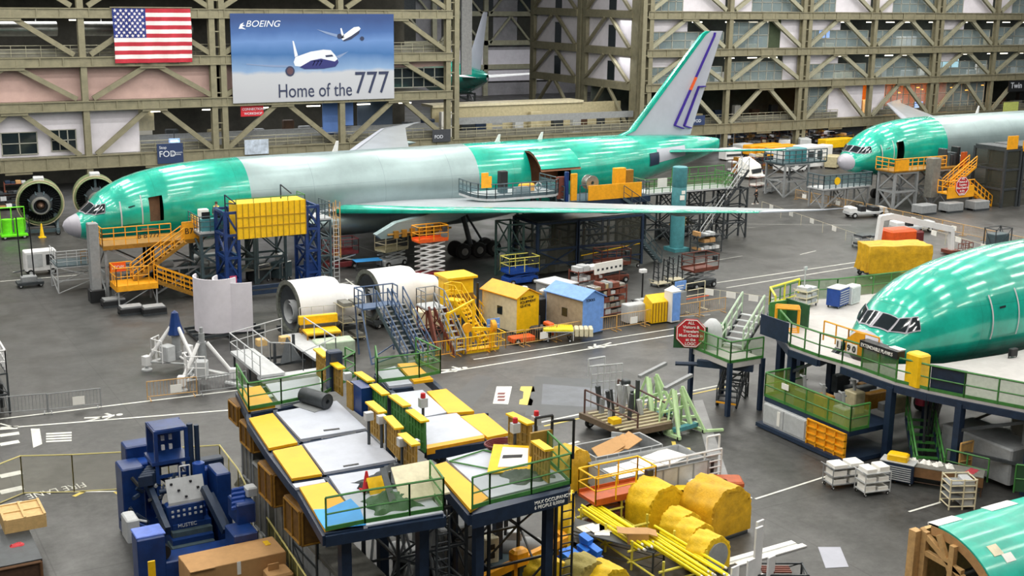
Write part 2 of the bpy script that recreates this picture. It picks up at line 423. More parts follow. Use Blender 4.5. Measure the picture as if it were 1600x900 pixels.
def chord(x0, x1, z, h, y=YW):
    c = MB(); c.box(x0, x1, y-.32, y-.24, z-h/2, z+h/2).box(x0, x1, y-.45, y+.45, z+h/2-.1, z+h/2).box(x0, x1, y-.45, y+.45, z-h/2, z-h/2+.1)
    for x in np.arange(x0+.8, x1-.5, 2.2): c.box(x, x+.1, y-.42, y-.3, z-h/2, z+h/2)
    xm = (x0+x1)/2; c.box(xm-1.3, xm+1.3, y-.37, y-.32, z-h/2-.25, z+h/2)
    return c
for i in range(len(CX)-1):
    x0, x1 = CX[i], CX[i+1]
    if i == 6:
        T(chord(x0, x1, 4.0, .9)); continue
    for k, z in enumerate(LV): T(chord(x0, x1, z, 1.35 if k == 0 else 1.0))
    for k in range(4): T(vee(x0, x1, LV[k]+.5, LV[k+1]-.4), M_steel_l if i > 6 else M_steel)
    T(vee(x0, x1, 24.0, 27.5))
# roof girders glimpsed over the top of the left wall, corrugated roof far off
M_corr = mat('green_grey_roof_sheet', '5f6f58', .7, 0, .5, 1.5)
# floors and back walls of the rooms behind the frame
for k, z in enumerate(LV):
    struct('floor', MB().box(-16, 67.6, YW+.5, YW+13, z-.2, z), M_mid) if k else struct('floor', MB().box(-16, 190, YW+.5, YW+13, z-.2, z), M_mid)
    if k: struct('floor', MB().box(96, 190, YW+.5, YW+13, z-.2, z), M_mid)
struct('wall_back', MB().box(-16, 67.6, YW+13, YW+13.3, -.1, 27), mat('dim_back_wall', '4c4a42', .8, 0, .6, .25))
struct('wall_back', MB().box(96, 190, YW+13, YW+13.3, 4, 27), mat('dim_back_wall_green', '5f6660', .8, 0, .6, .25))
pan = [0]
def panel(x0, x1, z0, z1, m, y=YW+.7, t=.15):
    pan[0] += 1
    return struct('wall_panel_%d' % pan[0], MB().box(x0, x1, y, y+t, z0, z1), m)
win = [0]
M_mull = mat('window_frame_paint', 'a3a298', .5, .2, .1, 2)
def window(x0, x1, z0, z1, nx=4, nz=2, g=None, y=YW+.75):
    win[0] += 1
    o = struct('window_%d' % win[0], MB().box(x0, x1, y, y+.03, z0, z1), g or M_glass)
    f = MB()
    for i in range(nx+1):
        x = x0+(x1-x0)*i/nx; f.box(x-.05, x+.05, y-.06, y+.06, z0, z1)
    for i in range(nz+1):
        z = z0+(z1-z0)*i/nz; f.box(x0-.05, x1+.05, y-.06, y+.06, z-.04, z+.04)
    f.build('window_frame', M_mull, o); return o
def gallery(x0, x1, z, y=YW+.55, infill=M_mid):
    mb = MB(); rail(mb, [(x0,y,z),(x1,y,z)], 1.1, 1.4, .03, (.33,.66)); T(mb, M_steel_l)
    if infill: T(MB().box(x0, x1, y+.1, y+.14, z, z+.8), infill)
def roomlights(x0, x1, z, m=M_lamp, n=4, y0=2.5, wd=1.6):
    for i in range(n):
        x = x0+(x1-x0)*(i+.5)/n+random.uniform(-.4,.4)
        zt = min([q for q in LV if q > z]+[z+1])-.2; q_ = MB(); q_.box(x-wd/2, x+wd/2, YW+y0, YW+y0+.15, z-.12, z); q_.m = 1; q_.box(x-wd*.3-.02, x-wd*.3+.02, YW+y0+.05, YW+y0+.09, z, zt).box(x+wd*.3-.02, x+wd*.3+.02, YW+y0+.05, YW+y0+.09, z, zt)
        tag(q_.build('strip_lamp', [m, M_dgrey]), 'lit strip lamp hanging under a gallery ceiling behind the steel frame wall', 'lamp', 'strip lamps in the rooms behind the wall')
def rx(px, z): # column position on the wall plane for a pixel x
    lo, hi = -30, 220
    for _ in range(40):
        m = (lo+hi)/2; d = Vector((m, YW, z))-CAM
        if 800+FPX*d.dot(RT)/d.dot(FW) < px: lo = m
        else: hi = m
    return m
# --- left part: S1 white, S2 pink, S3 open gallery with silver duct, S4
xa = rx(220, 7)
panel(-16, xa, LV[0]+.7, LV[1]-.5, M_wallwhite)
window(rx(4,6), rx(60,6), 5.0, 7.2, 2, 2, M_glassd, YW+.6); window(rx(82,6), rx(121,6), 5.2, 7.3, 3, 2, M_glassd, YW+.6)
panel(-16, 39.2, LV[1]+.5, LV[2]-.5, M_pink)
panel(40.2, rx(612,12), LV[1]+.5, LV[2]-.5, M_pink); panel(rx(612,12), 67, LV[1]+3.2, LV[2]-.5, M_pink); panel(rx(700,12), 67, LV[1]+.5, LV[2]-.5, M_pink)
window(rx(615,12), rx(700,12), LV[1]+.9, LV[1]+3.1, 5, 2, M_glassd)
M_duct = mat('silver_duct', 'c4c4c0', .35, .7, .3, 1)
for a, b in ((-16, 24.5), (27, 38.5)):
    tag(MB().tube((a,YW+5,17.2), (b,YW+5,17.2), .75, 14).tube((a+2,YW+5,17.9), (a+2,YW+5,18.7), .05).tube((b-2,YW+5,17.9), (b-2,YW+5,18.7), .05).build('air_duct', M_duct), 'fat silver air duct behind the steel frame, '+('left of the flag' if a < 0 else 'behind the flag'), 'duct')
gallery(-16, 39, LV[2]+.5); gallery(40.5, 67, LV[2]+.5)
gallery(xa, 39, LV[0]+.7); gallery(40.5, 67, LV[0]+.7); gallery(68.5, 95, LV[0]+.5)
T(MB().box(xa, 67, YW+2.2, YW+2.5, LV[0]+.8, LV[0]+2.2), M_grey)
T(MB().box(68, 95, YW+1.6, YW+1.9, LV[0]+1.9, LV[0]+2.7), M_grey)
T(MB().box(68, 96, YW+6, YW+6.4, LV[0]-.3, LV[0]+3.6), M_beige)
T(MB().box(68, 90, YW+5.8, YW+9, LV[0]+3.6, LV[0]+3.9), M_cream)
for i in range(9):
    roomlights(-14+i*9, -6+i*9, LV[3]-.7, M_lamp, 1, 3, 1.2)
roomlights(31, 66, LV[1]-1.0, M_lamp, 6)
T(MB().box(rx(222,8), rx(252,8), YW+3, YW+3.2, 6.6, 9.0), M_cream)
# --- right part, bay by bay
def bay(i, k): return CX[i]+.4, CX[i+1]-.4, LV[k]+.5, LV[k+1]-.5
A7, A8, A9, A10, A11, A12, A13 = 7, 8, 9, 10, 11, 12, 13
def fillw(i, k, a, b, lo=0, hi=1, m=M_wallwhite):
    x0, x1, z0, z1 = bay(i, k); return panel(x0+(x1-x0)*a, x0+(x1-x0)*b, z0+(z1-z0)*lo, z0+(z1-z0)*hi, m)
def fillg(i, k, a, b, lo=0, hi=1, nx=4, nz=2, g=None):
    x0, x1, z0, z1 = bay(i, k); return window(x0+(x1-x0)*a, x0+(x1-x0)*b, z0+(z1-z0)*lo, z0+(z1-z0)*hi, nx, nz, g)
# storey 2 (between z 9.7 and 14.1)
fillw(7,1,0,.45,.62,1); fillg(7,1,0,1,.0,.6,6); fillg(8,1,0,.78,0,.75,7,2); fillw(8,1,.78,1)
fillw(9,1,0,.55,.62,1); fillg(9,1,0,1,0,.6,6); fillg(10,1,0,1,.0,.8,5); fillw(11,1,0,.45,.6,1); fillg(11,1,0,1,0,.6,6); fillg(12,1,0,1,0,.6,6); fillg(13,1,0,1,0,.6,6)
# storey 3
fillw(7,2,0,.52,.58,1); fillg(7,2,0,1,0,.56,6); fillg(8,2,0,.55,0,.9,4); fillw(8,2,.55,.72,0,1,mat('dark_green_panel','39452f',.8)); fillw(8,2,.72,1)
fillw(9,2,0,.55,.62,1); fillg(9,2,0,1,0,.6,6); fillg(10,2,0,1,.0,.6,6); fillw(11,2,0,.5,.62,1); fillg(11,2,0,1,0,.6,6); fillg(12,2,0,1,0,.7,5); fillg(13,2,0,1,0,.6,6)
# storey 4
for i in range(7, 14):
    fillw(i,3,.45 if i % 2 else 0,1 if i % 2 else .3); fillg(i,3,0 if i % 2 else .3,.45 if i % 2 else 1,0,1,5,3)
# storey 1
gallery(96, 122, LV[0]+.7); gallery(122.8, 130, LV[0]+.7); gallery(137, 190, LV[0]+.7)
fillg(9,0,0,.42,.1,1,3,3); fillw(9,0,.44,.98); fillw(10,0,0,.28)
for i in (10, 11): fillg(i,0,.3 if i == 10 else 0,1,.05,.95,7,3)
M_ora = mat('orange_room_wall', 'c7772a', .8, 0, .4, .5)
struct('wall_back', MB().box(rx(1383,6), 160.5, YW+8, YW+8.2, LV[0], LV[1]-.3), M_ora)
for i in range(10): roomlights(rx(1383,6)+i*2.5, rx(1383,6)+i*2.5+2.3, LV[1]-1.3-.4*(i%3), M_warm, 1, 2.0+random.random()*4, .5)
oml = bpy.data.lights.new('room_lamp', 'AREA'); oml.energy = 1600; oml.color = (1,.5,.15); oml.shape = 'RECTANGLE'; oml.size = 20; oml.size_y = 4
oo = bpy.data.objects.new('room_lamp', oml); S.collection.objects.link(oo); oo.location = (149, YW+4, LV[1]-.8)
for k, xs in ((1, (96, 190)), (2, (96, 190)), (3, (96, 190))):
    for i in range(7):
        roomlights(CX[7+i]+1, CX[8+i]-1, LV[k+1]-.9, M_lamp, 3, 2.5+k*.5)
for k in (1, 2, 3):
    for x in np.arange(102, 190, 26):
        l = bpy.data.lights.new('room_lamp', 'AREA'); l.energy = 700; l.shape = 'RECTANGLE'; l.size = 20; l.size_y = 3
        o = bpy.data.objects.new('room_lamp', l); S.collection.objects.link(o); o.location = (x, YW+5, LV[k+1]-.8)
for x in (-4, 10, 24, 38, 52, 66, 100, 116, 132, 148, 164, 180):  # added fill lights, no fixtures: they lift the dark space under the girder
    l = bpy.data.lights.new('undercroft_fill_light', 'AREA'); l.energy = 260; l.shape = 'RECTANGLE'; l.size = 9; l.size_y = 2
    o = bpy.data.objects.new('undercroft_fill_light', l); S.collection.objects.link(o); o.location = (x, YW+6, 3.1)
for k in (0, 2):
    for x in (0, 26, 52):
        l = bpy.data.lights.new('room_lamp', 'AREA'); l.energy = 800; l.shape = 'RECTANGLE'; l.size = 20; l.size_y = 3
        o = bpy.data.objects.new('room_lamp', l); S.collection.objects.link(o); o.location = (x, YW+6, LV[k+1]-.8)
# desks and cabinets seen in the galleries
DC = [M_grey, M_dgrey, M_lgrey, M_beige, M_dwood, M_navy, M_paper]
def cabinet_mesh(wd, d, h, m):
    c = MB(); c.bbox(-wd/2, wd/2, -d/2, d/2, 0, h, .04)
    for z in np.arange(.35, h, .45): c.box(-wd/2+.05, wd/2-.05, -d/2-.03, -d/2, z-.16, z+.16)
    return c
cabs = []
for j, m in enumerate(DC):
    cabs.append(None)
def cab(x, y, z, label, group, ci, wd, h):
    if cabs[ci] is None:
        cabs[ci] = cabinet_mesh(1, 1, 1, DC[ci]).build('filing_cabinet', DC[ci]); o = cabs[ci]
    else:
        o = cabs[ci].copy(); S.collection.objects.link(o)
    o.location = (x, y, z); o.scale = (wd, .7, h); o.rotation_euler = (0,0,0); tag(o, label, 'cabinet', group)
for k in (1, 2):
    for n in range(26):
        cab(99.5+n*3.4+random.uniform(-.6,.6), YW+3+random.random()*5, LV[k], 'office cabinet or desk standing behind the glazing of the right hand wall', 'office furniture behind the right hand windows', random.randrange(7), random.uniform(.8,2.2), random.uniform(.8,1.7))
for n in range(24):
    cab(33+n*2.6, YW+3.4+random.random()*3, LV[0], 'cabinet on the lowest gallery behind the long aircraft', 'cabinets on the lowest gallery', random.randrange(7), random.uniform(.8,1.8), random.uniform(1.8,3.2))
for n in range(20):
    cab(98+n*4.4, YW+3+random.random()*5, LV[0], 'cabinet on the lowest gallery of the right hand wall', 'cabinets on the lowest right hand gallery', random.randrange(7), random.uniform(.8,2.4), random.uniform(1.2,2.6))
# --- cross wall running away from the right edge of the gap
XC = 95.5
YS = [132.5, 134.5, 146.2, 160.2]
for y, wd in ((134.3,1.5),(146.2,.9),(147.6,.9),(160.2,1.0)):
    T(MB().box(XC-.25, XC+.25, y-wd/2, y+wd/2, LV[0], 26))
for y0, y1 in ((134.8,146),(148,160)):
    for k, z in enumerate(LV[1:]): T(MB().box(XC-.4, XC+.3, y0, y1, z-.5, z+.5))
    for k in range(0, 4):
        z0, z1 = LV[k]+.5, LV[k+1]-.5; ym = (y0+y1)/2; mb = MB()
        for s in (-1, 1): mb.beam((XC-.3, y0+.4 if s < 0 else y1-.4, z0), (XC-.3, ym+s*.7, z1), .45, .3)
        T(mb)
        if k:
            struct('wall_side', MB().box(XC+.4, XC+.6, y0, y1, z0, z1), M_wallwhite)
            win[0] += 1; struct('window_%d' % win[0], MB().box(XC+.3, XC+.42, ym-.9, ym+.7, z0, z0+(z1-z0)*.75), M_glassd)
# --- the next hall, seen through the gap
FY = 235.0
struct('wall_back', MB().box(60, 260, FY, FY+.5, 0, 40), mat('far_wall', '8e8c90', .8, 0, .5, .12))
for x in np.arange(80, 240, 12): T(MB().box(x-.5, x+.5, FY-1, FY-.4, 0, 30), M_steel_l)
for z in (6, 11, 17, 23, 29): T(MB().box(60, 260, FY-1, FY-.5, z-.5, z+.5), M_steel_l)
for x in np.arange(80, 230, 12):
    mb = MB()
    for z in (11, 17, 23): mb.beam((x+1,FY-.8,z), (x+6,FY-.8,z+5.5), .4); mb.beam((x+6,FY-.8,z+5.5), (x+11,FY-.8,z), .4)
    T(mb, M_steel_l)
for x in (100, 118, 136): struct('wall_panel', MB().box(x, x+12, FY-.3, FY-.1, 11.5, 16.5), M_dark); struct('wall_panel', MB().box(x, x+12, FY-.3, FY-.1, 17.5, 22.5), M_dgrey)
struct('wall_panel', MB().box(rx(721,10)*1.25, rx(737,10)*1.25, 165, 165.4, 9.5, 22.5), mat('bright_white_sheet','f6f6fa',.7))
struct('wall_panel', MB().box(100, 160, FY-.6, FY-.4, 3, 9.5), M_wallwhite)
for x in (96, 112, 128):  # extra lights added only to brighten the far wall beyond the gap
    l = bpy.data.lights.new('far_hall_fill_light', 'AREA'); l.energy = 6000; l.shape = 'RECTANGLE'; l.size = 8; l.size_y = 3
    o = bpy.data.objects.new('far_hall_fill_light', l); S.collection.objects.link(o); o.location = (x, 205, 24)
struct('ceiling', MB().box(60, 200, 150, FY, 26.5, 27), M_corr)
struct('ceiling', MB().box(-40, 60, YW+1, YW+13, 23.6, 23.9), M_corr)

# ================================================================= flag, banners, signs
def facing(px0, py0, px1, py1, Y):
    a = atY(px0, py0, Y); b = atY(px1, py1, Y); return a.x, b.x, b.z, a.z
# american flag
YF = 131.35
x0, x1, z0, z1 = facing(175, 13, 301, 97, YF)
fl = thing('american_flag', 'large stars and stripes flag hanging on the steel frame wall', 'flag', ((x0+x1)/2, YF, z0))
M_fr = mat('flag_red', 'b02838', .8, 0, .15, 1); M_fw = mat('flag_white', 'e2dcdc', .8, 0, .08, 1); M_fb = mat('flag_blue', '1d2f78', .8, 0, .15, 1)
W_, H_ = x1-x0, z1-z0
def fold(x, z): return .10*math.sin(x*2.3+z*.7)+.07*math.sin(x*5+1-z)
cloth = MB(); NX = 48
for r in range(13):
    for j in range(2):
        za, zb = H_*(1-(r+j*.5)/13), H_*(1-(r+j*.5+.5)/13)
        for i in range(NX):
            xa_, xb_ = W_*i/NX-W_/2, W_*(i+1)/NX-W_/2
            cloth.m = 2 if (r < 7 and i < NX*.41) else (0 if r % 2 == 0 else 1)
            cloth.add([(xa_,fold(xa_,za),za),(xb_,fold(xb_,za),za),(xb_,fold(xb_,zb),zb),(xa_,fold(xa_,zb),zb)], [(0,1,2,3)], True)
cloth.build('cloth', [M_fr, M_fw, M_fb], fl)
st = MB()
for r in range(9):
    n = 6 if r % 2 == 0 else 5
    for i in range(n):
        cx = -W_/2+W_*.41*((i+.5)/6 if n == 6 else (i+1)/6); cz = H_*(1-7/13*(r+.7)/9.4)
        st.add([(cx+(.2 if k % 2 == 0 else .08)*math.sin(k*PI/5), fold(cx,cz)-.05, cz+(.2 if k % 2 == 0 else .08)*math.cos(k*PI/5)) for k in range(10)], [tuple(range(9,-1,-1))])
st.build('stars', M_fw, fl)
MB().tube((-W_/2-.2,.1,H_+.1), (W_/2+.2,.1,H_+.1), .06).build('hanging_rod', M_steel, fl)
# the big banner
YB = 131.5
x0, x1, z0, z1 = facing(359, 21, 616, 160, YB)
z0 = atY(480, 158, YB).z
bn = thing('aircraft_banner', 'huge blue and grey banner reading Home of the 777 with two flying aircraft', 'banner', ((x0+x1)/2, YB, z0))
W_, H_ = x1-x0, z1-z0
def grad_mat():
    m = mat('banner_print', '4a6d9c', .7, 0, .1, .3); nt = m.node_tree; b = nt.nodes['Principled BSDF']
    tc = [n for n in nt.nodes if n.type == 'TEX_COORD'][0]; sep = nt.nodes.new('ShaderNodeSeparateXYZ'); nt.links.new(tc.outputs['Object'], sep.inputs[0])
    mr = nt.nodes.new('ShaderNodeMapRange'); mr.inputs[1].default_value = 0; mr.inputs[2].default_value = H_; nt.links.new(sep.outputs['Z'], mr.inputs[0])
    n = nt.nodes.new('ShaderNodeTexNoise'); n.inputs['Scale'].default_value = .35; n.inputs['Detail'].default_value = 4; nt.links.new(tc.outputs['Object'], n.inputs['Vector'])
    ad = nt.nodes.new('ShaderNodeMath'); ad.operation = 'MULTIPLY_ADD'; ad.inputs[1].default_value = .12; nt.links.new(n.outputs[0], ad.inputs[0]); nt.links.new(mr.outputs[0], ad.inputs[2])
    r = nt.nodes.new('ShaderNodeValToRGB'); nt.links.new(ad.outputs[0], r.inputs[0]); e = r.color_ramp.elements
    e[0].position = .05; e[0].color = (*srgb('aeb0b8'),1); e[1].position = 1.0; e[1].color = (*srgb('2b4478'),1)
    for p, c in ((.38,'b3b6bd'),(.42,'7d9abf'),(.6,'38659c'),(.75,'5f82b8'),(.86,'3d5f98')):
        q = e.new(p); q.color = (*srgb(c),1)
    nt.links.new(r.outputs[0], b.inputs['Base Color']); return m
MB().box(-W_/2, W_/2, -.02, .02, 0, H_).build('printed_sheet', grad_mat(), bn)
M_bt = mat('banner_ink', '2b3350', .7, 0, 0, 1); M_bw = mat('banner_white', 'd5dae4', .7, 0, .05, 1); M_bb = mat('banner_blue_ink', '262b6a', .7, 0, 0, 1); M_bk = mat('banner_grey', '7a8db0', .7, 0, 0, 1)
k_ = H_/139
def bp(px, py): return ((px-359)/257*W_-W_/2, H_-(py-21)/137*H_)
def flatpoly(pts, m, name, y=-.04):
    return MB().add([(bp(*p)[0], y, bp(*p)[1]) for p in pts], [tuple(range(len(pts)))]).build(name, m, bn)
def btext(s, px, py, size, m, name, **kw):
    x, z = bp(px, py); text_mesh(s, size, m, bn, wallM(x, -.05, z), name, **kw)
btext('Home of the', 427, 151, 2.1, M_bt, 'lettering', sx=.8); btext('777', 549, 148, 3.5, M_bt, 'numerals', sx=.82)
btext('BOEING', 381, 41, .95, M_bw, 'maker_lettering', sx=1.1, shear=.3, bold=.0)
flatpoly([(371,44),(374,37),(379,34.5),(377,38),(381,39),(376,41),(382,45),(376,44)], M_bw, 'maker_emblem')
# near aeroplane of the print
flatpoly([(381,97),(400,99),(452,101),(452,104),(420,103),(381,98.5)], M_bk, 'printed_wing')
flatpoly([(452,63),(454,63),(460,86),(455,88)], M_bw, 'printed_fin')
flatpoly([(453,96),(456,88),(480,80),(500,77),(512,78),(519,86),(524,94),(520,100),(470,104),(455,102)], M_bw, 'printed_body')
flatpoly([(462,104),(480,94),(496,91),(518,96),(523,92),(524,98),(519,104),(500,107),(470,107)], M_bb, 'printed_belly', -.06)
flatpoly([(503,86),(514,85),(516,88),(504,89)], M_bt, 'printed_cockpit', -.06)
flatpoly([(447+8*math.cos(t)*.9,110+8*math.sin(t)) for t in [k*PI/8 for k in range(16)]], M_bt, 'printed_engine', -.06)
flatpoly([(447+5.5*math.cos(t)*.9,110+5.5*math.sin(t)) for t in [k*PI/8 for k in range(16)]], mat('banner_brown','5a3f48'), 'printed_engine_face', -.07)
flatpoly([(520,88),(541,80),(525,91)], M_bk, 'printed_far_wing')
btext('777', 481, 102, .8, M_bw, 'body_numerals', shear=.2)
flatpoly([(490,45),(522,53),(535,58),(530,60),(505,52)], M_bk, 'printed_wing')
flatpoly([(528,44),(530,43),(534,56),(530,57)], M_bw, 'printed_fin')
flatpoly([(528,58),(540,49),(550,42),(558,41),(561,44),(557,50),(545,57),(532,63)], M_bw, 'printed_body')
flatpoly([(531,63),(545,56),(560,46),(558,52),(545,61),(534,64)], M_bt, 'printed_belly', -.06)
flatpoly([(526.5+4*math.cos(t),56+4*math.sin(t)) for t in [k*PI/6 for k in range(12)]], M_bt, 'printed_engine', -.06)
flatpoly([(563+3.5*math.cos(t),60+3.5*math.sin(t)) for t in [k*PI/6 for k in range(12)]], M_bt, 'printed_engine', -.06)
def sign(px0, py0, px1, py1, Y, m, name, label, lines, mt=M_bw, cat='sign', frame=None):
    x0, x1, z0, z1 = facing(px0, py0, px1, py1, Y)
    s = thing(name, label, cat, ((x0+x1)/2, Y, z0)); W, H = x1-x0, z1-z0
    MB().box(-W/2, W/2, 0, .1, 0, H).build('board', m, s)
    if Y > 132.4: MB().box(-.04, .04, .02, .08, H, min([q for q in LV if q > z0+H]+[z0+H+1])-.2-z0).build('hanger', M_dgrey, s)
    for t, fx, fz, sz in lines: text_mesh(t, sz*H, mt, s, wallM(-W/2+fx*W, -.02, fz*H), 'lettering')
    return s
M_navyb = mat('navy_board', '22355c', .6, 0, .1, 1)
sign(245, 225, 287, 254, 131.45, M_navyb, 'notice_board', 'navy FOD notice board hanging left of the big column', [('Stop',.08,.74,.2),('FOD',.06,.34,.42),('It is everyone\'s\nresponsibility',.5,.5,.1)])
sign(676, 203, 704, 221, 131.45, mat('charcoal_board','3a3d44'), 'notice_board', 'small dark FOD notice board on the girder right of the grey fin', [('FOD',.1,.3,.38)])
sign(1083, 181, 1101, 195, 131.45, M_navyb, 'notice_board', 'small dark FOD notice board on the girder right of the tall tail fin', [('FOD',.1,.3,.45)])
sign(376, 165, 412, 181, 131.8, M_red, 'hanging_sign', 'red hanging sign with white lettering under the big banner', [('CONNECTIONS',.06,.55,.3),('WORKSHOP',.14,.15,.3)])
sg = sign(382, 219, 420, 240, 131.45, mat('camouflage_board','b8c4d4',.6,0,.5,1.5), 'picture_board', 'pale blue and grey patterned board hanging below the big banner', [])
sign(264, 217, 281, 222.5, 132.6, M_screen, 'display_screen', 'lit blue strip display above the navy notice board', [('STOPS',.1,.2,.7)], mt=M_scrw, cat='screen')
sign(646, 121, 668, 125, 134.5, M_screen, 'display_screen', 'lit blue strip display behind the window right of the big banner', [], cat='screen')
sign(1429, 159, 1441, 172, 132.9, M_screen, 'display_screen', 'lit blue and white screen inside the orange lit room', [('III',.1,.1,.9)], mt=M_scrw, cat='screen')
sign(1281, 47, 1296, 59, 134.5, M_screen, 'display_screen', 'lit blue screen behind glass on the upper right wall', [], cat='screen')
sign(1470, 93, 1497, 105, 134.2, mat('lit_cyan_screen','b5e6f6',emit=1.2), 'display_screen', 'lit pale cyan screen behind glass above the orange lit rooms', [], cat='screen')
sign(1577, 126, 1612, 142, 131.6, M_black, 'wall_sign', 'black sign with white lettering cut by the right edge of the picture', [('Twin',.08,.3,.75)])
sign(1569, 160, 1590, 178, 131.5, mat('olive_panel','c5cf72'), 'yellow_green_banner', 'yellow green sheet hanging at the right edge of the wall', [], cat='sheet')
# glass banners and blue sheets behind
struct('wall_panel', MB().box(rx(512,8), rx(540,8), YW+1.5, YW+1.7, 5.6, 10), mat('blue_sheet','5c7fc0',.7,0,.15,.6))
struct('wall_panel', MB().box(rx(545,8), rx(560,8), YW+1.5, YW+1.7, 6.4, 10), mat('blue_sheet','5c7fc0'))
struct('wall_panel', MB().box(rx(575,8), rx(630,8), YW+3, YW+3.2, 6, 9.2), mat('slate_panel','4c5a6e',.7,0,.2,.6))

# ================================================================= aircraft
ST = [ # s, z top, z bottom, half width
(0.0,4.44,4.36,.03),(.15,4.76,4.0,.36),(.45,5.0,3.72,.7),(.9,5.18,3.5,1.15),(1.25,5.33,3.35,1.4),(1.7,5.7,3.2,1.68),(2.1,6.06,3.1,1.88),(2.6,6.62,3.0,2.1),(3.4,7.12,2.86,2.38),(4.2,7.5,2.77,2.58),(4.75,7.72,2.71,2.68),
(5.8,8.02,2.62,2.85),(7.1,8.28,2.54,2.98),(9,8.52,2.47,3.07),(11,8.65,2.45,3.1),(13.5,8.7,2.45,3.1),(17,8.7,2.45,3.1),(22,8.7,2.45,3.1),(28,8.7,2.45,3.1),(33.7,8.7,2.45,3.1),
(38.5,8.7,2.45,3.1),(42.6,8.7,2.5,3.09),(45,8.7,2.72,3.05),(48,8.68,3.15,2.93),(51,8.64,3.72,2.7),(54,8.55,4.38,2.36),(57,8.4,5.1,1.88),(59.5,8.2,5.7,1.34),(61.5,7.98,6.2,.78),(62.7,7.8,6.5,.34),(62.95,7.7,6.65,.16)]
SS = np.array(ST)
def sect(s):
    return [float(np.interp(s, SS[:,0], SS[:,k])) for k in (1,2,3)]
def skinpt(s, t):   # t = angle from the crown, positive to the left (near) side
    zt, zb, hw = sect(s); zm = (zt+zb)/2; h = (zt-zb)/2
    return Vector((s, -hw*math.sin(t), zm+h*math.cos(t)))
def ring_mesh(s0, s1, ds=.6, n=56, hole=None):
    mb = MB(); ss = sorted(set([s0, s1]+[x[0] for x in ST if s0 < x[0] < s1]+list(np.arange(s0, s1, ds))+([hole[0], hole[1]] if hole else [])))
    ss = [x for x in ss if s0 <= x <= s1]; vs = []
    for s in ss:
        for i in range(n): vs.append(skinpt(s, 2*PI*i/n))
    fs = []
    for j in range(len(ss)-1):
        for i in range(n):
            tm = 2*PI*(i+.5)/n
            if hole and hole[0] <= (ss[j]+ss[j+1])/2 <= hole[1] and hole[2] < tm < hole[3]: continue
            fs.append((j*n+i, (j+1)*n+i, (j+1)*n+(i+1)%n, j*n+(i+1)%n))
    mb.add(vs, fs, True); return mb
def patch_on(s0, s1, t0, t1, off, ns=6, nt_=8, flip=1):
    mb = MB(); vs = []
    for j in range(ns+1):
        for i in range(nt_+1):
            s = s0+(s1-s0)*j/ns; t = t0+(t1-t0)*i/nt_
            p = skinpt(s, t*flip); zt, zb, hw = sect(s); n = Vector((0, p.y, p.z-(zt+zb)/2)).normalized(); vs.append(p+n*off)
    k = nt_+1
    fs = [(j*k+i, j*k+i+1, (j+1)*k+i+1, (j+1)*k+i) for j in range(ns) for i in range(nt_)]
    mb.add(vs, fs, True); return mb
def quad_on(c, off, n=4):   # four (s,t) corners
    mb = MB(); vs = []
    for j in range(n+1):
        for i in range(n+1):
            u, v = j/n, i/n
            s = (1-u)*((1-v)*c[0][0]+v*c[1][0])+u*((1-v)*c[3][0]+v*c[2][0]); t = (1-u)*((1-v)*c[0][1]+v*c[1][1])+u*((1-v)*c[3][1]+v*c[2][1])
            p = skinpt(s, t); zt, zb, hw = sect(s); nn = Vector((-.25, p.y, p.z-(zt+zb)/2)).normalized(); vs.append(p+nn*off)
    k = n+1
    mb.add(vs, [(j*k+i, j*k+i+1, (j+1)*k+i+1, (j+1)*k+i) for j in range(n) for i in range(n)], True); return mb
def foil_mesh(secs, n=14, vertical=False):
    """secs: list of (le_s, te_s, lateral y, z, thickness); lofted airfoil"""
    mb = MB(); vs = []; K = 2*n
    for le, te, y, z, th in secs:
        c = te-le
        for i in range(K):
            a = 2*PI*i/K; x = .5*(1+math.cos(a)); yt = 2.0*th*c*(.2969*math.sqrt(max(x,0))-.126*x-.3516*x*x+.2843*x**3-.1015*x**4)*2.5
            o = yt if a < PI else -yt*.7
            s = le+x*c
            vs.append((s, y+o, z) if vertical else (s, y, z+o))
    fs = []
    for j in range(len(secs)-1):
        for i in range(K): fs.append((j*K+i, j*K+(i+1)%K, (j+1)*K+(i+1)%K, (j+1)*K+i))
    mb.add(vs, fs, True)
    o = len(secs)-1; mb.f.append(tuple(o*K+i for i in range(K))); mb.mi.append(0)
    return mb
WSEC = [(17.8,34.6,2.2,4.3,.055),(20.2,34.5,3.6,4.45,.055),(24.0,35.0,9.8,5.05,.05),(29.5,37.3,16.5,5.65,.045),(34.8,40.3,23,6.2,.04),(40.6,43.6,29.8,6.75,.035),(44.3,45.6,31.7,6.9,.03),(46.6,46.95,32.4,7.0,.03)]
def lemb(secs, w, off=.05):
    mb = MB(); vs = []
    prof = [(w,.9),(w*.6,.85),(w*.25,.6),(.0,.3),(-.06,0),(0,-.3),(w*.5,-.5)]
    for le, te, y, z, th in secs:
        c = te-le; T_ = th*c
        for a, b in prof: vs.append((le+a*min(1,c/6)-.02, y, z+b*T_*.62+(.03 if b > 0 else -.03)))
    k = len(prof); fs = [(j*k+i, j*k+i+1, (j+1)*k+i+1, (j+1)*k+i) for j in range(len(secs)-1) for i in range(k-1)]
    return mb.add(vs, fs, True)
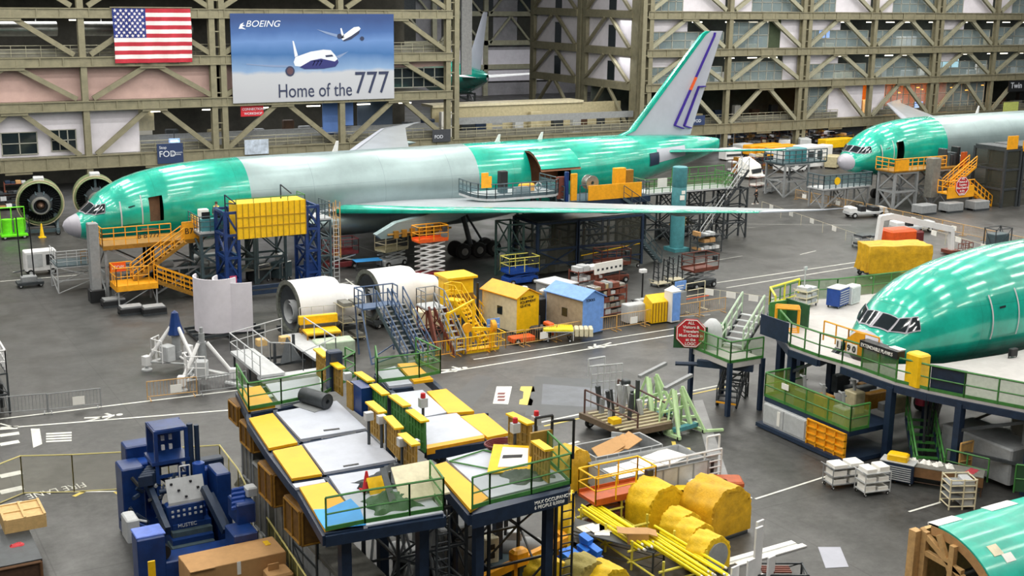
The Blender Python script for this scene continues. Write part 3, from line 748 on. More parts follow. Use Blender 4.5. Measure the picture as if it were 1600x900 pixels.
def aircraft(loc, rz, label, fin=True, wings=(-1, 1), gear=True, cargo=False, door_open=True, front_end=13.4, rear_start=33.7, smax=None, tailw=True, finish=M_comp, doors=(5.45,6.75)):
    r = thing('airliner', label, 'aircraft', loc, rz)
    end = smax or 62.95
    MB().add(*(lambda q: (q.v, q.f))(ring_mesh(0, 1.05, .15)), smooth=True).build('radome', M_radome, r)
    th0, th1 = math.radians(40), math.radians(100)
    do = (doors[0]+.2, doors[1]-.1, math.radians(62), math.radians(101)) if door_open else None
    f = ring_mesh(1.05, front_end, .3, hole=do).build('forward_fuselage', M_prim, r)
    if do:
        MB().box(do[0], do[1], -2.0, -1.9, 4.2, 7.2).box(do[0]-.6, do[1]+.6, -2.6, -1.9, 4.1, 4.2).build('cabin_bulkhead', mat('brown_cabin_lining','8a6a52'), f)
    mid_end = min(rear_start, end)
    ring_mesh(front_end, mid_end, 1.2).build('centre_fuselage', M_alu, r)
    hole = (38.9, 43.1, math.radians(38), math.radians(98)) if cargo else None
    if end > rear_start:
        aft = ring_mesh(rear_start, end, .7, hole=hole).build('aft_fuselage', M_prim, r)
    # windscreens: six panes with a pale frame round them
    D = math.radians
    panes = [[(1.32,D(3)),(1.5,D(34)),(2.1,D(30)),(2.0,D(3))], [(1.56,D(38)),(2.0,D(56)),(2.45,D(44)),(2.15,D(32.5))], [(2.07,D(58)),(2.6,D(67)),(2.74,D(50)),(2.5,D(45.5))]]
    for sg_ in (1, -1):
        for k, pn in enumerate(panes):
            c = [(s, t*sg_) for s, t in pn]
            cs, ct = sum(a for a, b in c)/4, sum(b for a, b in c)/4
            big = [(cs+(s-cs)*1.16, ct+(t-ct)*1.22) for s, t in c]
            fq = quad_on(big if sg_ > 0 else big[::-1], .05).build('window_frame', M_radome, r)
            quad_on(c if sg_ > 0 else c[::-1], .075).build('pane', M_glassd, fq)
    # nose ridge door seams
    if not door_open or True:
        s0 = doors[0]-1.75 if door_open else doors[0]
        d = patch_on(s0, doors[1] if not door_open else s0+1.35, D(60), D(102), .14 if door_open else .03)
        dd = d.build('cabin_door', M_prim, r)
        patch_on(s0+.45, s0+.9, D(72), D(74), .2 if door_open else .08).build('door_handle', M_glassd, dd)
        for q in (s0-.1, doors[1] if not door_open else s0+1.35): patch_on(q, q+.09, D(58), D(104), .17 if door_open else .07).build('door_hinge', M_lgrey, dd)
    # crown antennas
    for s in ((21.5,.9),(37,.7),(41.5,.7)):
        if s[0] < end: MB().add([(s[0],-.03,8.65),(s[0]+.5,-.03,8.65),(s[0]+.6,-.03,8.65+s[1]),(s[0]+.4,-.03,8.65+s[1]),(s[0],.03,8.65),(s[0]+.5,.03,8.65),(s[0]+.6,.03,8.65+s[1]),(s[0]+.4,.03,8.65+s[1])],
            [(0,1,2,3),(7,6,5,4),(0,4,5,1),(1,5,6,2),(2,6,7,3),(3,7,4,0)]).build('antenna', M_white, r)
    if wings:
        fa = MB(); vs = []; K = 24
        for s, hw, zb, zt in ((15.5,2.2,2.7,3.6),(17,3.0,2.3,4.2),(19,3.5,2.05,4.7),(22,3.8,1.95,5.1),(30,3.85,1.95,5.1),(34,3.6,2.05,4.8),(37,3.0,2.3,4.2),(39,2.2,2.6,3.4)):
            for i in range(K):
                a = 2*PI*i/K; vs.append((s, hw*math.copysign(abs(math.sin(a))**.75, math.sin(a)), (zb+zt)/2+(zt-zb)/2*math.cos(a)))
        fa.add(vs, [(j*K+i, (j+1)*K+i, (j+1)*K+(i+1)%K, j*K+(i+1)%K) for j in range(7) for i in range(K)], True)
        if len(wings) > 1: fa.build('wing_fairing', M_alu, r)
        for sd in wings:
            secs = [(a, b, sd*y, z, th) for a, b, y, z, th in WSEC]
            wg = foil_mesh(secs).build('wing', M_wing, r)
            lemb(secs[1:6], .9).build('leading_edge', M_prim if sd*-1 > 0 else M_comp, wg)
            lemb(secs[5:8], 1.2).build('wing_tip_skin', M_comp, wg)
            fl_ = MB()
            for (a, b, y, z, th) in secs[1:6]:
                pass
            for y_ in (6.5, 12.5, 18, 23.5):
                te = np.interp(y_, [q[2] for q in WSEC], [q[1] for q in WSEC]); zz = np.interp(y_, [q[2] for q in WSEC], [q[3] for q in WSEC])
                MB().lathe([(.02,-2.6),(.22,-1.8),(.32,-.6),(.26,.5),(.03,1.4)], (te-.4, sd*y_, zz-.35), 'x', 10).build('flap_track_fairing', M_alu, wg)
            # engine pylon with exposed plumbing
            py = MB(); P = [(20.6,3.55),(22.3,4.35),(25.6,4.85),(29.0,4.7),(27.5,4.15),(24.5,3.7),(22.6,3.25),(21.0,3.2)]
            n = len(P); vv = [(s, sd*9.6-.32, z) for s, z in P]+[(s, sd*9.6+.32, z) for s, z in P]
            py.add(vv, [tuple(range(n)), tuple(range(2*n-1,n-1,-1))]+[(n+i,n+(i+1)%n,(i+1)%n,i) for i in range(n)])
            pyo = py.build('engine_pylon', M_alu, r)
            q = MB()
            for k in range(7): q.box(22+k*.7, 22.4+k*.7, sd*9.6-.5, sd*9.6+.5, 3.2+k*.03, 3.75+k*.05)
            q.tube((21.5,sd*9.6-.4,3.5),(27,sd*9.6-.4,3.6),.08)
            q.build('exposed_fittings', M_gold, pyo)
    if tailw:
        for sd in (-1, 1):
            secs = [(54.2,60.4,sd*1.0,7.0,.05),(56.0,61.0,sd*3.4,7.2,.045),(60.6,63.0,sd*10.3,7.85,.04),(61.6,63.2,sd*10.8,7.9,.03)]
            t = foil_mesh(secs).build('tailplane', M_comp, r); lemb(secs, .6).build('leading_edge', M_prim, t)
        MB().add(*(lambda q: (q.v, q.f))(patch_on(53.4, 57.2, D(62), D(96), .04)), smooth=True).build('tailplane_root_panel', M_comp, r)
        patch_on(52.4, 53.6, D(70), D(100), .05).build('tailplane_cover', M_navy, r)
    if fin:
        fs_ = [(49.6,59.3,0,8.3,.035),(51.9,59.5,0,9.0,.045),(60.1,62.6,0,17.8,.05),(60.7,62.75,0,18.15,.04)]
        fn = foil_mesh(fs_, vertical=True).build('tail_fin', finish, r)
        vs = []
        for le, te, y, z, th in fs_: vs += [(le-.08, -.14-.1*(te-le)/9, z), (le-.2, 0, z), (le-.08, .14+.1*(te-le)/9, z), (le+.45, -.24*(te-le)/9-.06, z), (le+.45, .24*(te-le)/9+.06, z)]
        l = MB(); l.add(vs, [(5*j+a, 5*j+b, 5*j+5+b, 5*j+5+a) for j in range(3) for a, b in ((3,0),(0,1),(1,2),(2,4))], True); l.build('leading_edge', M_prim, fn)
        # violet rudder outline
        def fp(u, z):    # u: fraction of chord
            le = np.interp(z, [9,18], [51.9,60.1]); te = np.interp(z, [9,18], [59.5,62.6]); return Vector((le+(te-le)*u, -.03-.30*(te-le)/8*(1-u)**.5*1.05-.04, z))
        tr = MB()
        for (u0,za),(u1,zb) in (((.66,9.3),(.66,17.7)),((.83,9.2),(.83,12.9)),((.83,12.9),(.99,12.9)),((.66,9.3),(.83,8.95)),((.83,9.2),(.96,8.95)),((.66,17.7),(.62,18.0))):
            tr.beam(fp(u0,za), fp(u1,zb), .28, .1)
        tr.build('rudder_outline', M_purple, fn)
        o = MB(); o.beam(fp(.66,12.6)+Vector((0,-.03,0)), fp(.66,13.8)+Vector((0,-.03,0)), .3, .1); o.build('orange_marking', M_orange, fn)
    if gear or smax:
        g = MB(); g.tube((6.2,0,.6),(6.2,0,3.2),.16,10); g.tube((6.2,-.5,.53),(6.2,.5,.53),.1); go = g.build('nose_landing_gear', M_dgrey, r)
        for e in (-.35,.35): MB().wheel((6.2,e,.53),.53,.4,'y',18).build('tyre', M_rubber, go)
    if gear:
        for sd in (-1, 1):
            g = MB(); g.tube((31.4,sd*5.5,1.0),(30.9,sd*4.6,4.3),.22,10); g.beam((30.2,sd*5.5,.75),(33.4,sd*5.5,.75),.35,.3); g.tube((32.6,sd*5.4,1.2),(31.2,sd*4.4,4),.1)
            go = g.build('main_landing_gear', M_dgrey, r)
            for a in (30.32,31.77,33.22):
                for e in (-.7,.7): 
                    wh = MB(); wh.wheel((a,sd*5.5+e,.67),.67,.5,'y',20,.5); wh.build('tyre', M_rubber, go)
                    if e*sd > 0 or sd > 0 and e < 0:
                        pass
                for e in (-.98,.98): MB().wheel((a,sd*5.5+e*.985,.67),.3,.06,'y',14,.4).build('wheel_hub', M_chrome, go)
    if cargo:
        lin = MB()
        lin.box(38.9,43.1,-1.0,-.9,3.9,7.9).box(38.7,43.3,-2.9,-.9,5.0,5.12)
        lo = lin.build('cargo_hold_lining', mat('brown_hold_lining','8c6248',.8,0,.3,2), r)
        # raised cargo door: curved panel hinged at the crown line
        T0 = math.radians(38); hin = skinpt(41, T0); n = 12; rot = math.radians(-38); pts2 = []
        for i in range(n+1):
            p = skinpt(41, T0+math.radians(58)*i/n); y, z = p.y-hin.y, p.z-hin.z
            c, s_ = math.cos(rot), math.sin(rot)
            pts2.append((hin.y-.1+y*c-z*s_, hin.z+.15+y*s_+z*c))
        # panel swings up and out so that it stands over the opening
        dm = MB()
        for th_, m_ in ((0,0),(.22,1)):
            k = len(dm.v)
            for s in (38.9, 40.3, 41.7, 43.1):
                for (y, z) in pts2: dm.v.append((s, y, z-th_))
            for j in range(3):
                for i in range(n): dm.f.append((k+j*(n+1)+i, k+j*(n+1)+i+1, k+(j+1)*(n+1)+i+1, k+(j+1)*(n+1)+i)); dm.mi.append(m_)
        dm.sm = set(range(len(dm.f)))
        dm.build('cargo_door', [M_prim, mat('brown_hold_lining','8c6248')], r)
    return r
HD = math.radians(2.27)
main = aircraft((16.3, 94.22, 0), HD, 'long freighter in green film with bare grey centre section and violet lined tail fin', cargo=True)
# second aircraft, upper right
ac2 = aircraft((96.25, 97.34, 0), HD, 'green nosed airliner with grey body at the upper right edge beside yellow stairs', fin=False, tailw=False, gear=False, smax=34, wings=(1,))
# third aircraft, near, only its nose in the picture
ac3 = aircraft((44.75, 43.47, 0), HD, 'nearest green airliner nose parked at the green dock on the right', wings=False, fin=False, tailw=False, door_open=False, front_end=20, smax=22, rear_start=22, gear=False, doors=(6.9,8.7))

# ================================================================= generic builders
def F(px, py, z=0.0):
    p = at(px, py, 0); return (p.x, p.y, z)
def wheels(r, xs, ys, rad, wd=.15, m=M_rubber):
    for x in xs:
        for y in ys:
            o = MB().wheel((x, y, rad), rad, wd, 'y', 12).build('wheel', m, r)
            MB().tube((x, y-wd*.55, rad), (x, y+wd*.55, rad), rad*.5, 8).build('wheel_hub', M_lgrey, o)
def scissor_lift(loc, rz, label, L=2.4, W=1.1, hd=1.2, cb=M_maroon, cs=M_lgrey, cd_=M_maroon, cr=M_maroon, group=None, box=True):
    r = thing('scissor_lift', label, 'lift', loc, rz, group)
    b = MB(); b.bbox(-L/2, L/2, -W/2+.1, W/2-.1, .2, .62, .05); b.box(-L/2+.2, L/2-.2, -W/2+.08, W/2-.08, .3, .5); b.build('chassis', cb, r)
    wheels(r, (-L/2+.35, L/2-.35), (-W/2+.08, W/2-.08), .24, .16)
    n = max(1, round((hd-.65)/.38)); s = MB()
    for i in range(n):
        z0 = .65+(hd-.72)*i/n; z1 = .65+(hd-.72)*(i+1)/n
        for y in (-W/2+.15, W/2-.15):
            s.beam((-L/2+.2,y,z0), (L/2-.2,y,z1), .06, .1); s.beam((L/2-.2,y+.07,z0), (-L/2+.2,y+.07,z1), .06, .1)
        s.tube((0,-W/2+.15,(z0+z1)/2), (0,W/2-.1,(z0+z1)/2), .05)
    s.build('scissor_arms', cs, r)
    d = MB(); d.box(-L/2, L/2, -W/2, W/2, hd, hd+.14)
    if box: d.box(-L/2, L/2, -W/2-.01, -W/2+.02, hd, hd+.28).box(-L/2, L/2, W/2-.02, W/2+.01, hd, hd+.28)
    d.build('platform', cd_, r)
    g = MB(); rail(g, [(-L/2,-W/2,hd+.1),(L/2,-W/2,hd+.1),(L/2,W/2,hd+.1),(-L/2,W/2,hd+.1)], 1.1, 1.1, .035, (.5,), True); g.build('guardrail', cr, r)
    c = MB(); c.bbox(L/2-.35, L/2-.05, -W/2+.05, -W/2+.35, hd+.7, hd+1.05, .03); c.build('control_box', M_dgrey, r)
    return r
_bar = {}
def barrier(loc, rz, label, L=2.3, m=M_tan, sign_=False, group=None, kind='a'):
    key = (m.name, L, sign_)
    if key in _bar: return dup(_bar[key], loc, rz, label, group)
    r = thing('crowd_barrier', label, 'barrier', loc, rz, group)
    MB().path([(-L/2,0,.05),(-L/2,0,1.05),(L/2,0,1.05),(L/2,0,.05)], .03).tube((-L/2,0,.22),(L/2,0,.22),.025).build('frame', m, r)
    b = MB()
    for i in range(1, int(L/.17)): b.tube((-L/2+i*L/int(L/.17),0,.22), (-L/2+i*L/int(L/.17),0,1.05), .011, 4)
    b.build('bars', m, r)
    for x in (-L/2+.15, L/2-.15): MB().beam((x,-.3,.03),(x,.3,.03),.05,.05).build('foot', m, r)
    if sign_: MB().box(-.1,.5,-.05,-.03,.3,.75).build('notice', M_paper, r)
    _bar[key] = r; return r
def rolling_cart(loc, rz, label, L=1.2, W=.6, H=.95, m=M_lgrey, shelves=3, name='tool_cart', load=None, group=None):
    r = thing(name, label, 'cart', loc, rz, group)
    f = MB()
    for x in (-L/2, L/2):
        for y in (-W/2, W/2): f.tube((x,y,.14),(x,y,H),.025)
    f.path([(-L/2,-W/2,H),(-L/2-.15,-W/2,H+.1),(-L/2-.15,W/2,H+.1),(-L/2,W/2,H)], .02); f.build('frame', m, r)
    for k in range(shelves):
        z = .2+(H-.25)*k/(max(1, shelves-1)); MB().box(-L/2,L/2,-W/2,W/2,z,z+.04).build('shelf', m, r)
    wheels(r, (-L/2+.08, L/2-.08), (-W/2+.05, W/2-.05), .08, .05)
    if load:
        for k in range(shelves):
            z = .24+(H-.25)*k/(max(1, shelves-1))
            for j in range(2):
                x0 = -L/2+.08+j*L/2; h = random.uniform(.14,.25)
                o = MB().bbox(x0, x0+L*.4, -W/2+.05, W/2-.05, z, z+h, .02).build('storage_tray', load, r)
    return r
def tool_chest(loc, rz, label, L=1.1, W=.6, H=1.1, m=M_blue, nd=6, top=None, group=None):
    r = thing('tool_chest', label, 'chest', loc, rz, group)
    MB().bbox(-L/2,L/2,-W/2,W/2,.15,H,.02).build('body', m, r)
    for k in range(nd):
        z = .2+(H-.3)*k/nd; d = MB().box(-L/2+.04,L/2-.04,-W/2-.02,-W/2+.02,z,z+(H-.3)/nd-.03).build('drawer', m, r)
        MB().box(-L/2+.1,L/2-.1,-W/2-.05,-W/2-.02,z+(H-.3)/nd-.08,z+(H-.3)/nd-.04).build('handle', M_lgrey, d)
    MB().box(-L/2-.02,L/2+.02,-W/2-.02,W/2+.02,H,H+.04).build('worktop', top or M_lgrey, r)
    wheels(r, (-L/2+.12, L/2-.12), (-W/2+.1, W/2-.1), .075, .05)
    return r
def crate(loc, rz, label, L=1.5, W=1.2, H=1.0, m=M_wood, name='wooden_crate', group=None):
    r = thing(name, label, 'crate', loc, rz, group)
    MB().box(-L/2,L/2,-W/2,W/2,.12,H-.03).build('body', m, r)
    s = MB()
    for x in (-L/2, L/2-.1):
        for y in (-W/2-.03, W/2): s.box(x,x+.1,y,y+.03,.1,H)
    for z in (.12, H-.12):
        s.box(-L/2,L/2,-W/2-.03,-W/2,z,z+.1).box(-L/2,L/2,W/2,W/2+.03,z,z+.1).box(-L/2-.03,-L/2,-W/2,W/2,z,z+.1).box(L/2,L/2+.03,-W/2,W/2,z,z+.1)
    s.beam((-L/2+.1,-W/2-.015,.2),(L/2-.1,-W/2-.015,H-.1),.03,.09); s.build('batten', m, r)
    l = MB(); l.box(-L/2,L/2,-W/2,W/2,H-.03,H)
    for k in range(3): l.box(-L/2+(L-.1)*k/2,-L/2+(L-.1)*k/2+.1,-W/2,W/2,H,H+.03)
    l.build('lid', m, r)
    for y in (-W/2+.1, 0, W/2-.1): MB().box(-L/2,L/2,y-.05,y+.05,0,.12).build('skid', m, r)
    return r
def storage_rack(loc, rz, label, L=2.4, W=.9, H=2.2, m=M_dgrey, n=4, loads=(M_card, M_lgrey, M_white), group=None, fill=.8):
    r = thing('storage_rack', label, 'rack', loc, rz, group)
    f = MB()
    for x in (-L/2, L/2):
        for y in (-W/2, W/2): f.beam((x,y,0),(x,y,H),.07)
    f.build('upright_frame', m, r)
    for k in range(n):
        z = .25+(H-.4)*k/(n-1); MB().box(-L/2,L/2,-W/2,W/2,z,z+.05).build('shelf', m, r)
    for k in range(n):
        z = .3+(H-.4)*k/(n-1); x = -L/2+.08
        while x < L/2-.3:
            w_ = random.uniform(.25,.6); h = random.uniform(.15,.42)
            if random.random() < fill and x+w_ < L/2:
                MB().bbox(x,x+w_,-W/2+.06,W/2-.1,z,z+h,.02).build('stored_part', random.choice(loads), r)
            x += w_+.05
    return r
def dock_legs(r, x0, x1, y0, y1, z, m, w_=.16, name='support_tower', levels=2):
    mb = MB(); tower(mb, x0, x1, y0, y1, 0, z, w_, levels); return mb.build(name, m, r)
def table(loc, rz, label, L=1.8, W=.8, H=.85, m=M_lgrey, mt=None, name='work_table', group=None):
    r = thing(name, label, 'table', loc, rz, group)
    MB().bbox(-L/2,L/2,-W/2,W/2,H-.05,H,.02).build('table_top', mt or m, r)
    for x in (-L/2+.06, L/2-.06):
        for y in (-W/2+.06, W/2-.06): MB().beam((x,y,0),(x,y,H-.05),.06).build('leg', m, r)
    MB().path([(-L/2+.06,-W/2+.06,.2),(L/2-.06,-W/2+.06,.2),(L/2-.06,W/2-.06,.2),(-L/2+.06,W/2-.06,.2),(-L/2+.06,-W/2+.06,.2)],.02).build('stretcher', m, r)
    return r
def person(loc, rz, label, top, legs, walk=1.0, vest=None):
    """standing or walking adult, height 1.76, facing local -x"""
    r = thing('person', label, 'person', loc, rz)
    def skinned(name, V, E, R, m, parent, sub=2):
        me = bpy.data.meshes.new(name); me.from_pydata(V, E, []); o = bpy.data.objects.new(name, me); S.collection.objects.link(o); o.parent = parent
        md = o.modifiers.new('s', 'SKIN'); me.materials.append(m); md.use_smooth_shade = True
        for i, q in enumerate(R): me.skin_vertices[0].data[i].radius = (q if isinstance(q, tuple) else (q, q))
        me.skin_vertices[0].data[0].use_root = True
        s = o.modifiers.new('u', 'SUBSURF'); s.levels = sub; s.render_levels = sub
        dg = bpy.context.evaluated_depsgraph_get(); m2 = bpy.data.meshes.new_from_object(o.evaluated_get(dg)); bpy.data.objects.remove(o)
        m2.name = name; m2.materials.clear(); m2.materials.append(m)
        o = bpy.data.objects.new(name, m2); S.collection.objects.link(o); o.parent = parent; return o
    k = walk
    # body: skin coloured, continuous
    V = [(0,0,.95),(0,0,1.15),(0,0,1.42),(0,0,1.54),(-.02,0,1.66), (0,-.1,.92),(-.12*k,-.11,.5),(-.2*k,-.11,.09),(-.32*k-.05,-.11,.05), (0,.1,.92),(.08*k,.11,.5),(.3*k,.11,.12),(.18*k,.11,.05),
         (0,-.19,1.4),(.1*k,-.25,1.13),(.02*k,-.27,.88),(-.03,-.27,.8),(0,.19,1.4),(-.1*k,.25,1.13),(-.2*k,.27,.9),(-.25*k,.27,.83)]
    E = [(0,1),(1,2),(2,3),(3,4),(0,5),(5,6),(6,7),(7,8),(0,9),(9,10),(10,11),(11,12),(2,13),(13,14),(14,15),(15,16),(2,17),(17,18),(18,19),(19,20)]
    R = [.12,.13,.14,.055,.1,.09,.062,.045,.05,.09,.062,.045,.05,.06,.045,.034,.035,.06,.045,.034,.035]
    body = skinned('body', V, E, R, mat('skin_tone','b98a6c'), r)
    skinned('jacket', [V[0],V[1],V[2],V[13],V[14],V[15],V[17],V[18],V[19]], [(0,1),(1,2),(2,3),(3,4),(4,5),(2,6),(6,7),(7,8)], [.15,.155,.165,.085,.065,.05,.085,.065,.05], top, body)
    skinned('trousers', [V[0],V[5],V[6],V[7],V[9],V[10],V[11]], [(0,1),(1,2),(2,3),(0,4),(4,5),(5,6)], [.14,.11,.08,.065,.11,.08,.065], legs, body)
    h = MB(); h.lathe([(0,.13),(.07,.11),(.1,.06),(.105,0),(.09,-.06)], (.015,0,1.67), 'z', 12); h.build('hair', mat('dark_hair','2a211c'), body)
    for q in (V[8], V[12]): MB().bbox(q[0]-.12, q[0]+.14, q[1]-.05, q[1]+.05, 0, .09, .03).build('shoe', M_paper if vest is None else M_black, body)
    fc = MB(); fc.lathe([(.0,-.02),(.018,-.01),(.012,.03),(0,.04)], (-.125,0,1.655), 'z', 8)
    fc.cb(-.11,-.035,1.68,.02,.025,.012).cb(-.11,.035,1.68,.02,.025,.012).cb(-.108,0,1.61,.02,.045,.012); fc.build('face_features', mat('face_shadow_tone','8a5c48'), body)
    if vest: skinned('vest', [V[0],V[1],V[2],V[13],V[17]], [(0,1),(1,2),(2,3),(2,4)], [.16,.165,.175,.09,.09], vest, body)
    return r
def steps_unit(name, label, loc, rz, run, rise, width, m, mt, h=1.0, cat='stairs', plat=.9, legs=True, group=None):
    """rolling stair: climbs along +x from x=0 to run, landing behind it"""
    r = thing(name, label, cat, loc, rz, group)
    s = MB(); stair(s, (0,0,.1), (run,0,rise), width, (0,1,0), mt=1); s.build('steps', [m, mt], r)
    g = MB(); stair_rail(g, (0,0,.1), (run,0,rise), width, (0,1,0), h); g.build('handrail', m, r)
    if plat:
        MB().box(run, run+plat, 0, width, rise-.08, rise).build('landing', mt, r)
        g = MB(); rail(g, [(run,0,rise),(run+plat,0,rise),(run+plat,width,rise),(run,width,rise)], h, .9, .03); g.build('guardrail', m, r)
        if legs:
            t = MB(); tower(t, run+.05, run+plat-.05, .05, width-.05, 0, rise, .08, 2); t.build('base_frame', m, r)
    wheels(r, (.2, run+plat-.1), (.05, width-.05), .1, .06)
    return r

# ================================================================= around the long freighter
# yellow nose stand with stairs
r = thing('access_stand', 'yellow railed access stand with zigzag stairs beside the long freighter nose', 'access stand', (18, 88, 0))
def L_(x, y, z=0): return (x-18, y-88, z)
MB().box(-.2,6.9,0,3.0,3.75,3.9).box(-.2,6.9,-.05,0,3.6,3.9).build('deck', M_gold, r)
g = MB(); rail(g, [(-.2,3,3.9),(-.2,0,3.9),(4.6,0,3.9)], 1.25, .8, .035, (.35,.68)); rail(g, [(5.4,0,3.9),(6.9,0,3.9),(6.9,3,3.9)], 1.25, .7, .035, (.35,.68)); g.build('guardrail', M_amber, r)
pn = MB().box(5.4,6.9,-.06,-.02,3.9,5.1).box(6.9,6.94,0,3,3.9,5.0).build('solid_panel', M_amber, r)
text_mesh('B731', .6, M_black, r, wallM(5.55,-.08,4.3), 'deck_lettering')
text_mesh('B B 777', .5, M_black, r, wallM(2.2,-.06,4.25), 'deck_lettering')
t = MB(); tower(t, 0, 3.3, .2, 2.8, 0, 3.75, .18, 2); tower(t, 3.3, 6.7, .2, 2.8, 0, 3.75, .18, 2); t.build('support_tower', M_grey, r)
MB().box(.1,2.9,-2.4,-.4,1.35,1.5).box(.1,2.9,-2.45,-2.4,1.1,1.5).box(.05,.1,-2.4,-.4,1.1,1.5).build('landing', M_amber, r)
g = MB(); rail(g, [(1.6,-.4,1.5),(.1,-.4,1.5),(.1,-2.4,1.5),(2.3,-2.4,1.5)], 1.25, .7, .035, (.5,)); g.build('guardrail', M_amber, r)
st_ = MB().box(.12,1.2,-.46,-.42,2.1,2.75).build('stop_sign_board', M_orange, r); text_mesh('STOP!', .34, M_white, r, wallM(.18,-.48,2.3), 'stop_lettering')
s = MB(); stair(s, (1.5,-1.3,1.5), (5.2,-1.3,3.9), .85, (0,1,0)); s.build('upper_steps', M_gold, r)
g = MB(); stair_rail(g, (1.5,-1.3,1.5), (5.2,-1.3,3.9), .85, (0,1,0), 1.1, .035, True, 5, (.35,.68)); g.build('handrail', M_amber, r)
s = MB(); stair(s, (6.0,-2.3,.05), (2.9,-2.3,1.5), .85, (0,1,0)); s.build('lower_steps', M_gold, r)
g = MB(); stair_rail(g, (6.0,-2.3,.05), (2.9,-2.3,1.5), .85, (0,1,0), 1.1, .035, True, 5, (.35,.68)); g.build('handrail', M_amber, r)
MB().box(5.2,5.4,-1.3,0,3.8,3.9).build('bridge_plate', M_gold, r)
t = MB(); tower(t, .2, 2.8, -2.3, -.5, 0, 1.35, .1, 1); t.build('landing_frame', M_grey, r)
o = thing('grey_column_unit', 'tall pale grey box column left of the yellow nose stand', 'column', (17.2, 88.1, 0))
MB().bbox(-.35,.35,-.35,.35,.9,5.6,.05).build('column_body', M_grey, o); MB().bbox(-.5,.5,-.5,.5,0,.9,.05).build('column_base', M_black, o)
for i, (px, py) in enumerate([(178,478),(205,490),(160,452),(240,490)]):
    x, y, z = F(px, py); q = thing('base_pallet', 'black weighted base pallet under the yellow nose stand, %s' % ['second from the left','front left','rearmost','front right'][i], 'pallet', (x, y, 0))
    MB().bbox(-.8,.8,-.5,.5,.15,.5,.05).build('weight_block', M_black, q); MB().box(-.8,.8,-.5,-.3,0,.15).box(-.8,.8,.3,.5,0,.15).build('runner', M_dgrey, q)
    MB().box(-.7,.7,-.45,.45,.5,.58).build('top_plate', M_grey, q)
# white and grey frames ahead of the nose
r = thing('nose_work_frame', 'pale grey tubular work frame under the long freighter nose', 'work frame', (*F(128,455)[:2], 0))
t = MB(); tower(t, -1.6, 1.2, 0, 2.6, 0, 1.9, .08, 2); t.build('frame', M_lgrey, r); MB().box(-1.6,1.2,0,2.6,1.9,1.98).build('deck', M_slate, r)
g = MB(); rail(g, [(-1.6,2.6,1.95),(-1.6,0,1.95),(1.2,0,1.95)], 1.1, .8, .025, (.3,.6,.8)); g.build('guardrail', M_lgrey, r)
g = MB(); rail(g, [(.1,.1,2.0),(1.1,.1,2.0),(1.1,1.2,2.0)], .9, .5, .025, (.3,.6)); g.build('tool_cage', M_nety if 0 else M_gold, r)
# engines on stands
def engine(loc, rz, label):
    r = thing('jet_engine', label, 'engine', loc, rz)
    R = 1.95
    MB().lathe([(R*.93,-1.3),(R,-1.1),(R*1.02,.2),(R,1.2),(R*.9,1.3),(R*.9,-1.2),(R*.93,-1.3)], (0,0,2.75), 'y', 40).build('fan_case', mat('olive_green_case','77855f',.5,.2,.35,2), r)
    MB().lathe([(R*.99,-1.15),(R*1.04,-1.15),(R*1.04,-.9),(R*.99,-.9)], (0,0,2.75), 'y', 40).build('case_flange', M_beige, r)
    v = MB()
    for i in range(44):
        a = 2*PI*i/44; v.add([(.75*math.cos(a),-.5,2.75+.75*math.sin(a)),(R*.9*math.cos(a),-.7,2.75+R*.9*math.sin(a)),(R*.9*math.cos(a+.09),-.35,2.75+R*.9*math.sin(a+.09)),(.75*math.cos(a+.09),-.2,2.75+.75*math.sin(a+.09))], [(0,1,2,3)])
    v.build('guide_vanes', M_dgrey, r); MB().lathe([(0,.3),(R*.88,.3)], (0,0,2.75), 'y', 30).build('inner_bulkhead', M_black, r)
    MB().lathe([(.75,.2),(.95,-.6),(1.0,-1.4),(.85,-2.3),(.72,-2.9),(.62,-2.9),(.5,-2.3),(0,-2.2)], (0,0,2.75), 'y', 28).build('core_casing', M_dgrey, r)
    MB().lathe([(.0,-3.2),(.22,-2.9),(.4,-2.3)], (0,0,2.75), 'y', 18).build('exhaust_cone', mat('brown_metal','6d5648',.4,.5), r)
    MB().lathe([(.78,-2.5),(.8,-2.7),(.7,-2.95),(.6,-2.95)], (0,0,2.75), 'y', 28).build('exhaust_ring', M_chrome, r)
    p = MB()
    for a in (20, 70, 110, 160, 210, 330):
        a = math.radians(a); p.path([(1.0*math.cos(a),-.6,2.75+1.0*math.sin(a)),(1.08*math.cos(a),-1.4,2.75+1.08*math.sin(a)),(.9*math.cos(a),-2.2,2.75+.9*math.sin(a))], .05)
    p.box(-.1,.1,-.9,-.7,3.5,4.6).build('pipework', M_slate, r)
    MB().bbox(-.45,.45,-1.0,.2,4.65,5.0,.05).build('top_mount', M_lgrey, r)
    c = MB(); c.beam((-1.5,-1.6,.35),(1.5,-1.6,.35),.3).beam((-1.5,1.6,.35),(1.5,1.6,.35),.3)
    for x in (-1.3,1.3): c.beam((x,-2.4,.35),(x,2.0,.35),.25).beam((x,-1.6,.4),(x*1.1,-.4,1.6),.18).beam((x,1.6,.4),(x*1.1,.4,1.6),.18).box(x-.25,x+.25,-1.0,1.0,1.3,1.7)
    c.build('engine_stand', M_slate, r); wheels(r, (-1.3,1.3), (-2.2,1.9), .22, .15)
    return r
engine((18.4,116.6,0), math.radians(-8), 'bare jet engine on a wheeled stand, left one behind the freighter nose')
engine((23.4,117.4,0), math.radians(-8), 'bare jet engine on a wheeled stand, half hidden by the freighter nose')
x, y, z = F(22, 372)
r = thing('lime_service_cart', 'bright lime green service cart with drums left of the bare engines', 'cart', (x, y, 0))
MB().box(-1.1,1.1,-.7,.7,.25,.4).build('bed', M_lime, r); wheels(r, (-.8,.8), (-.6,.6), .2, .12)
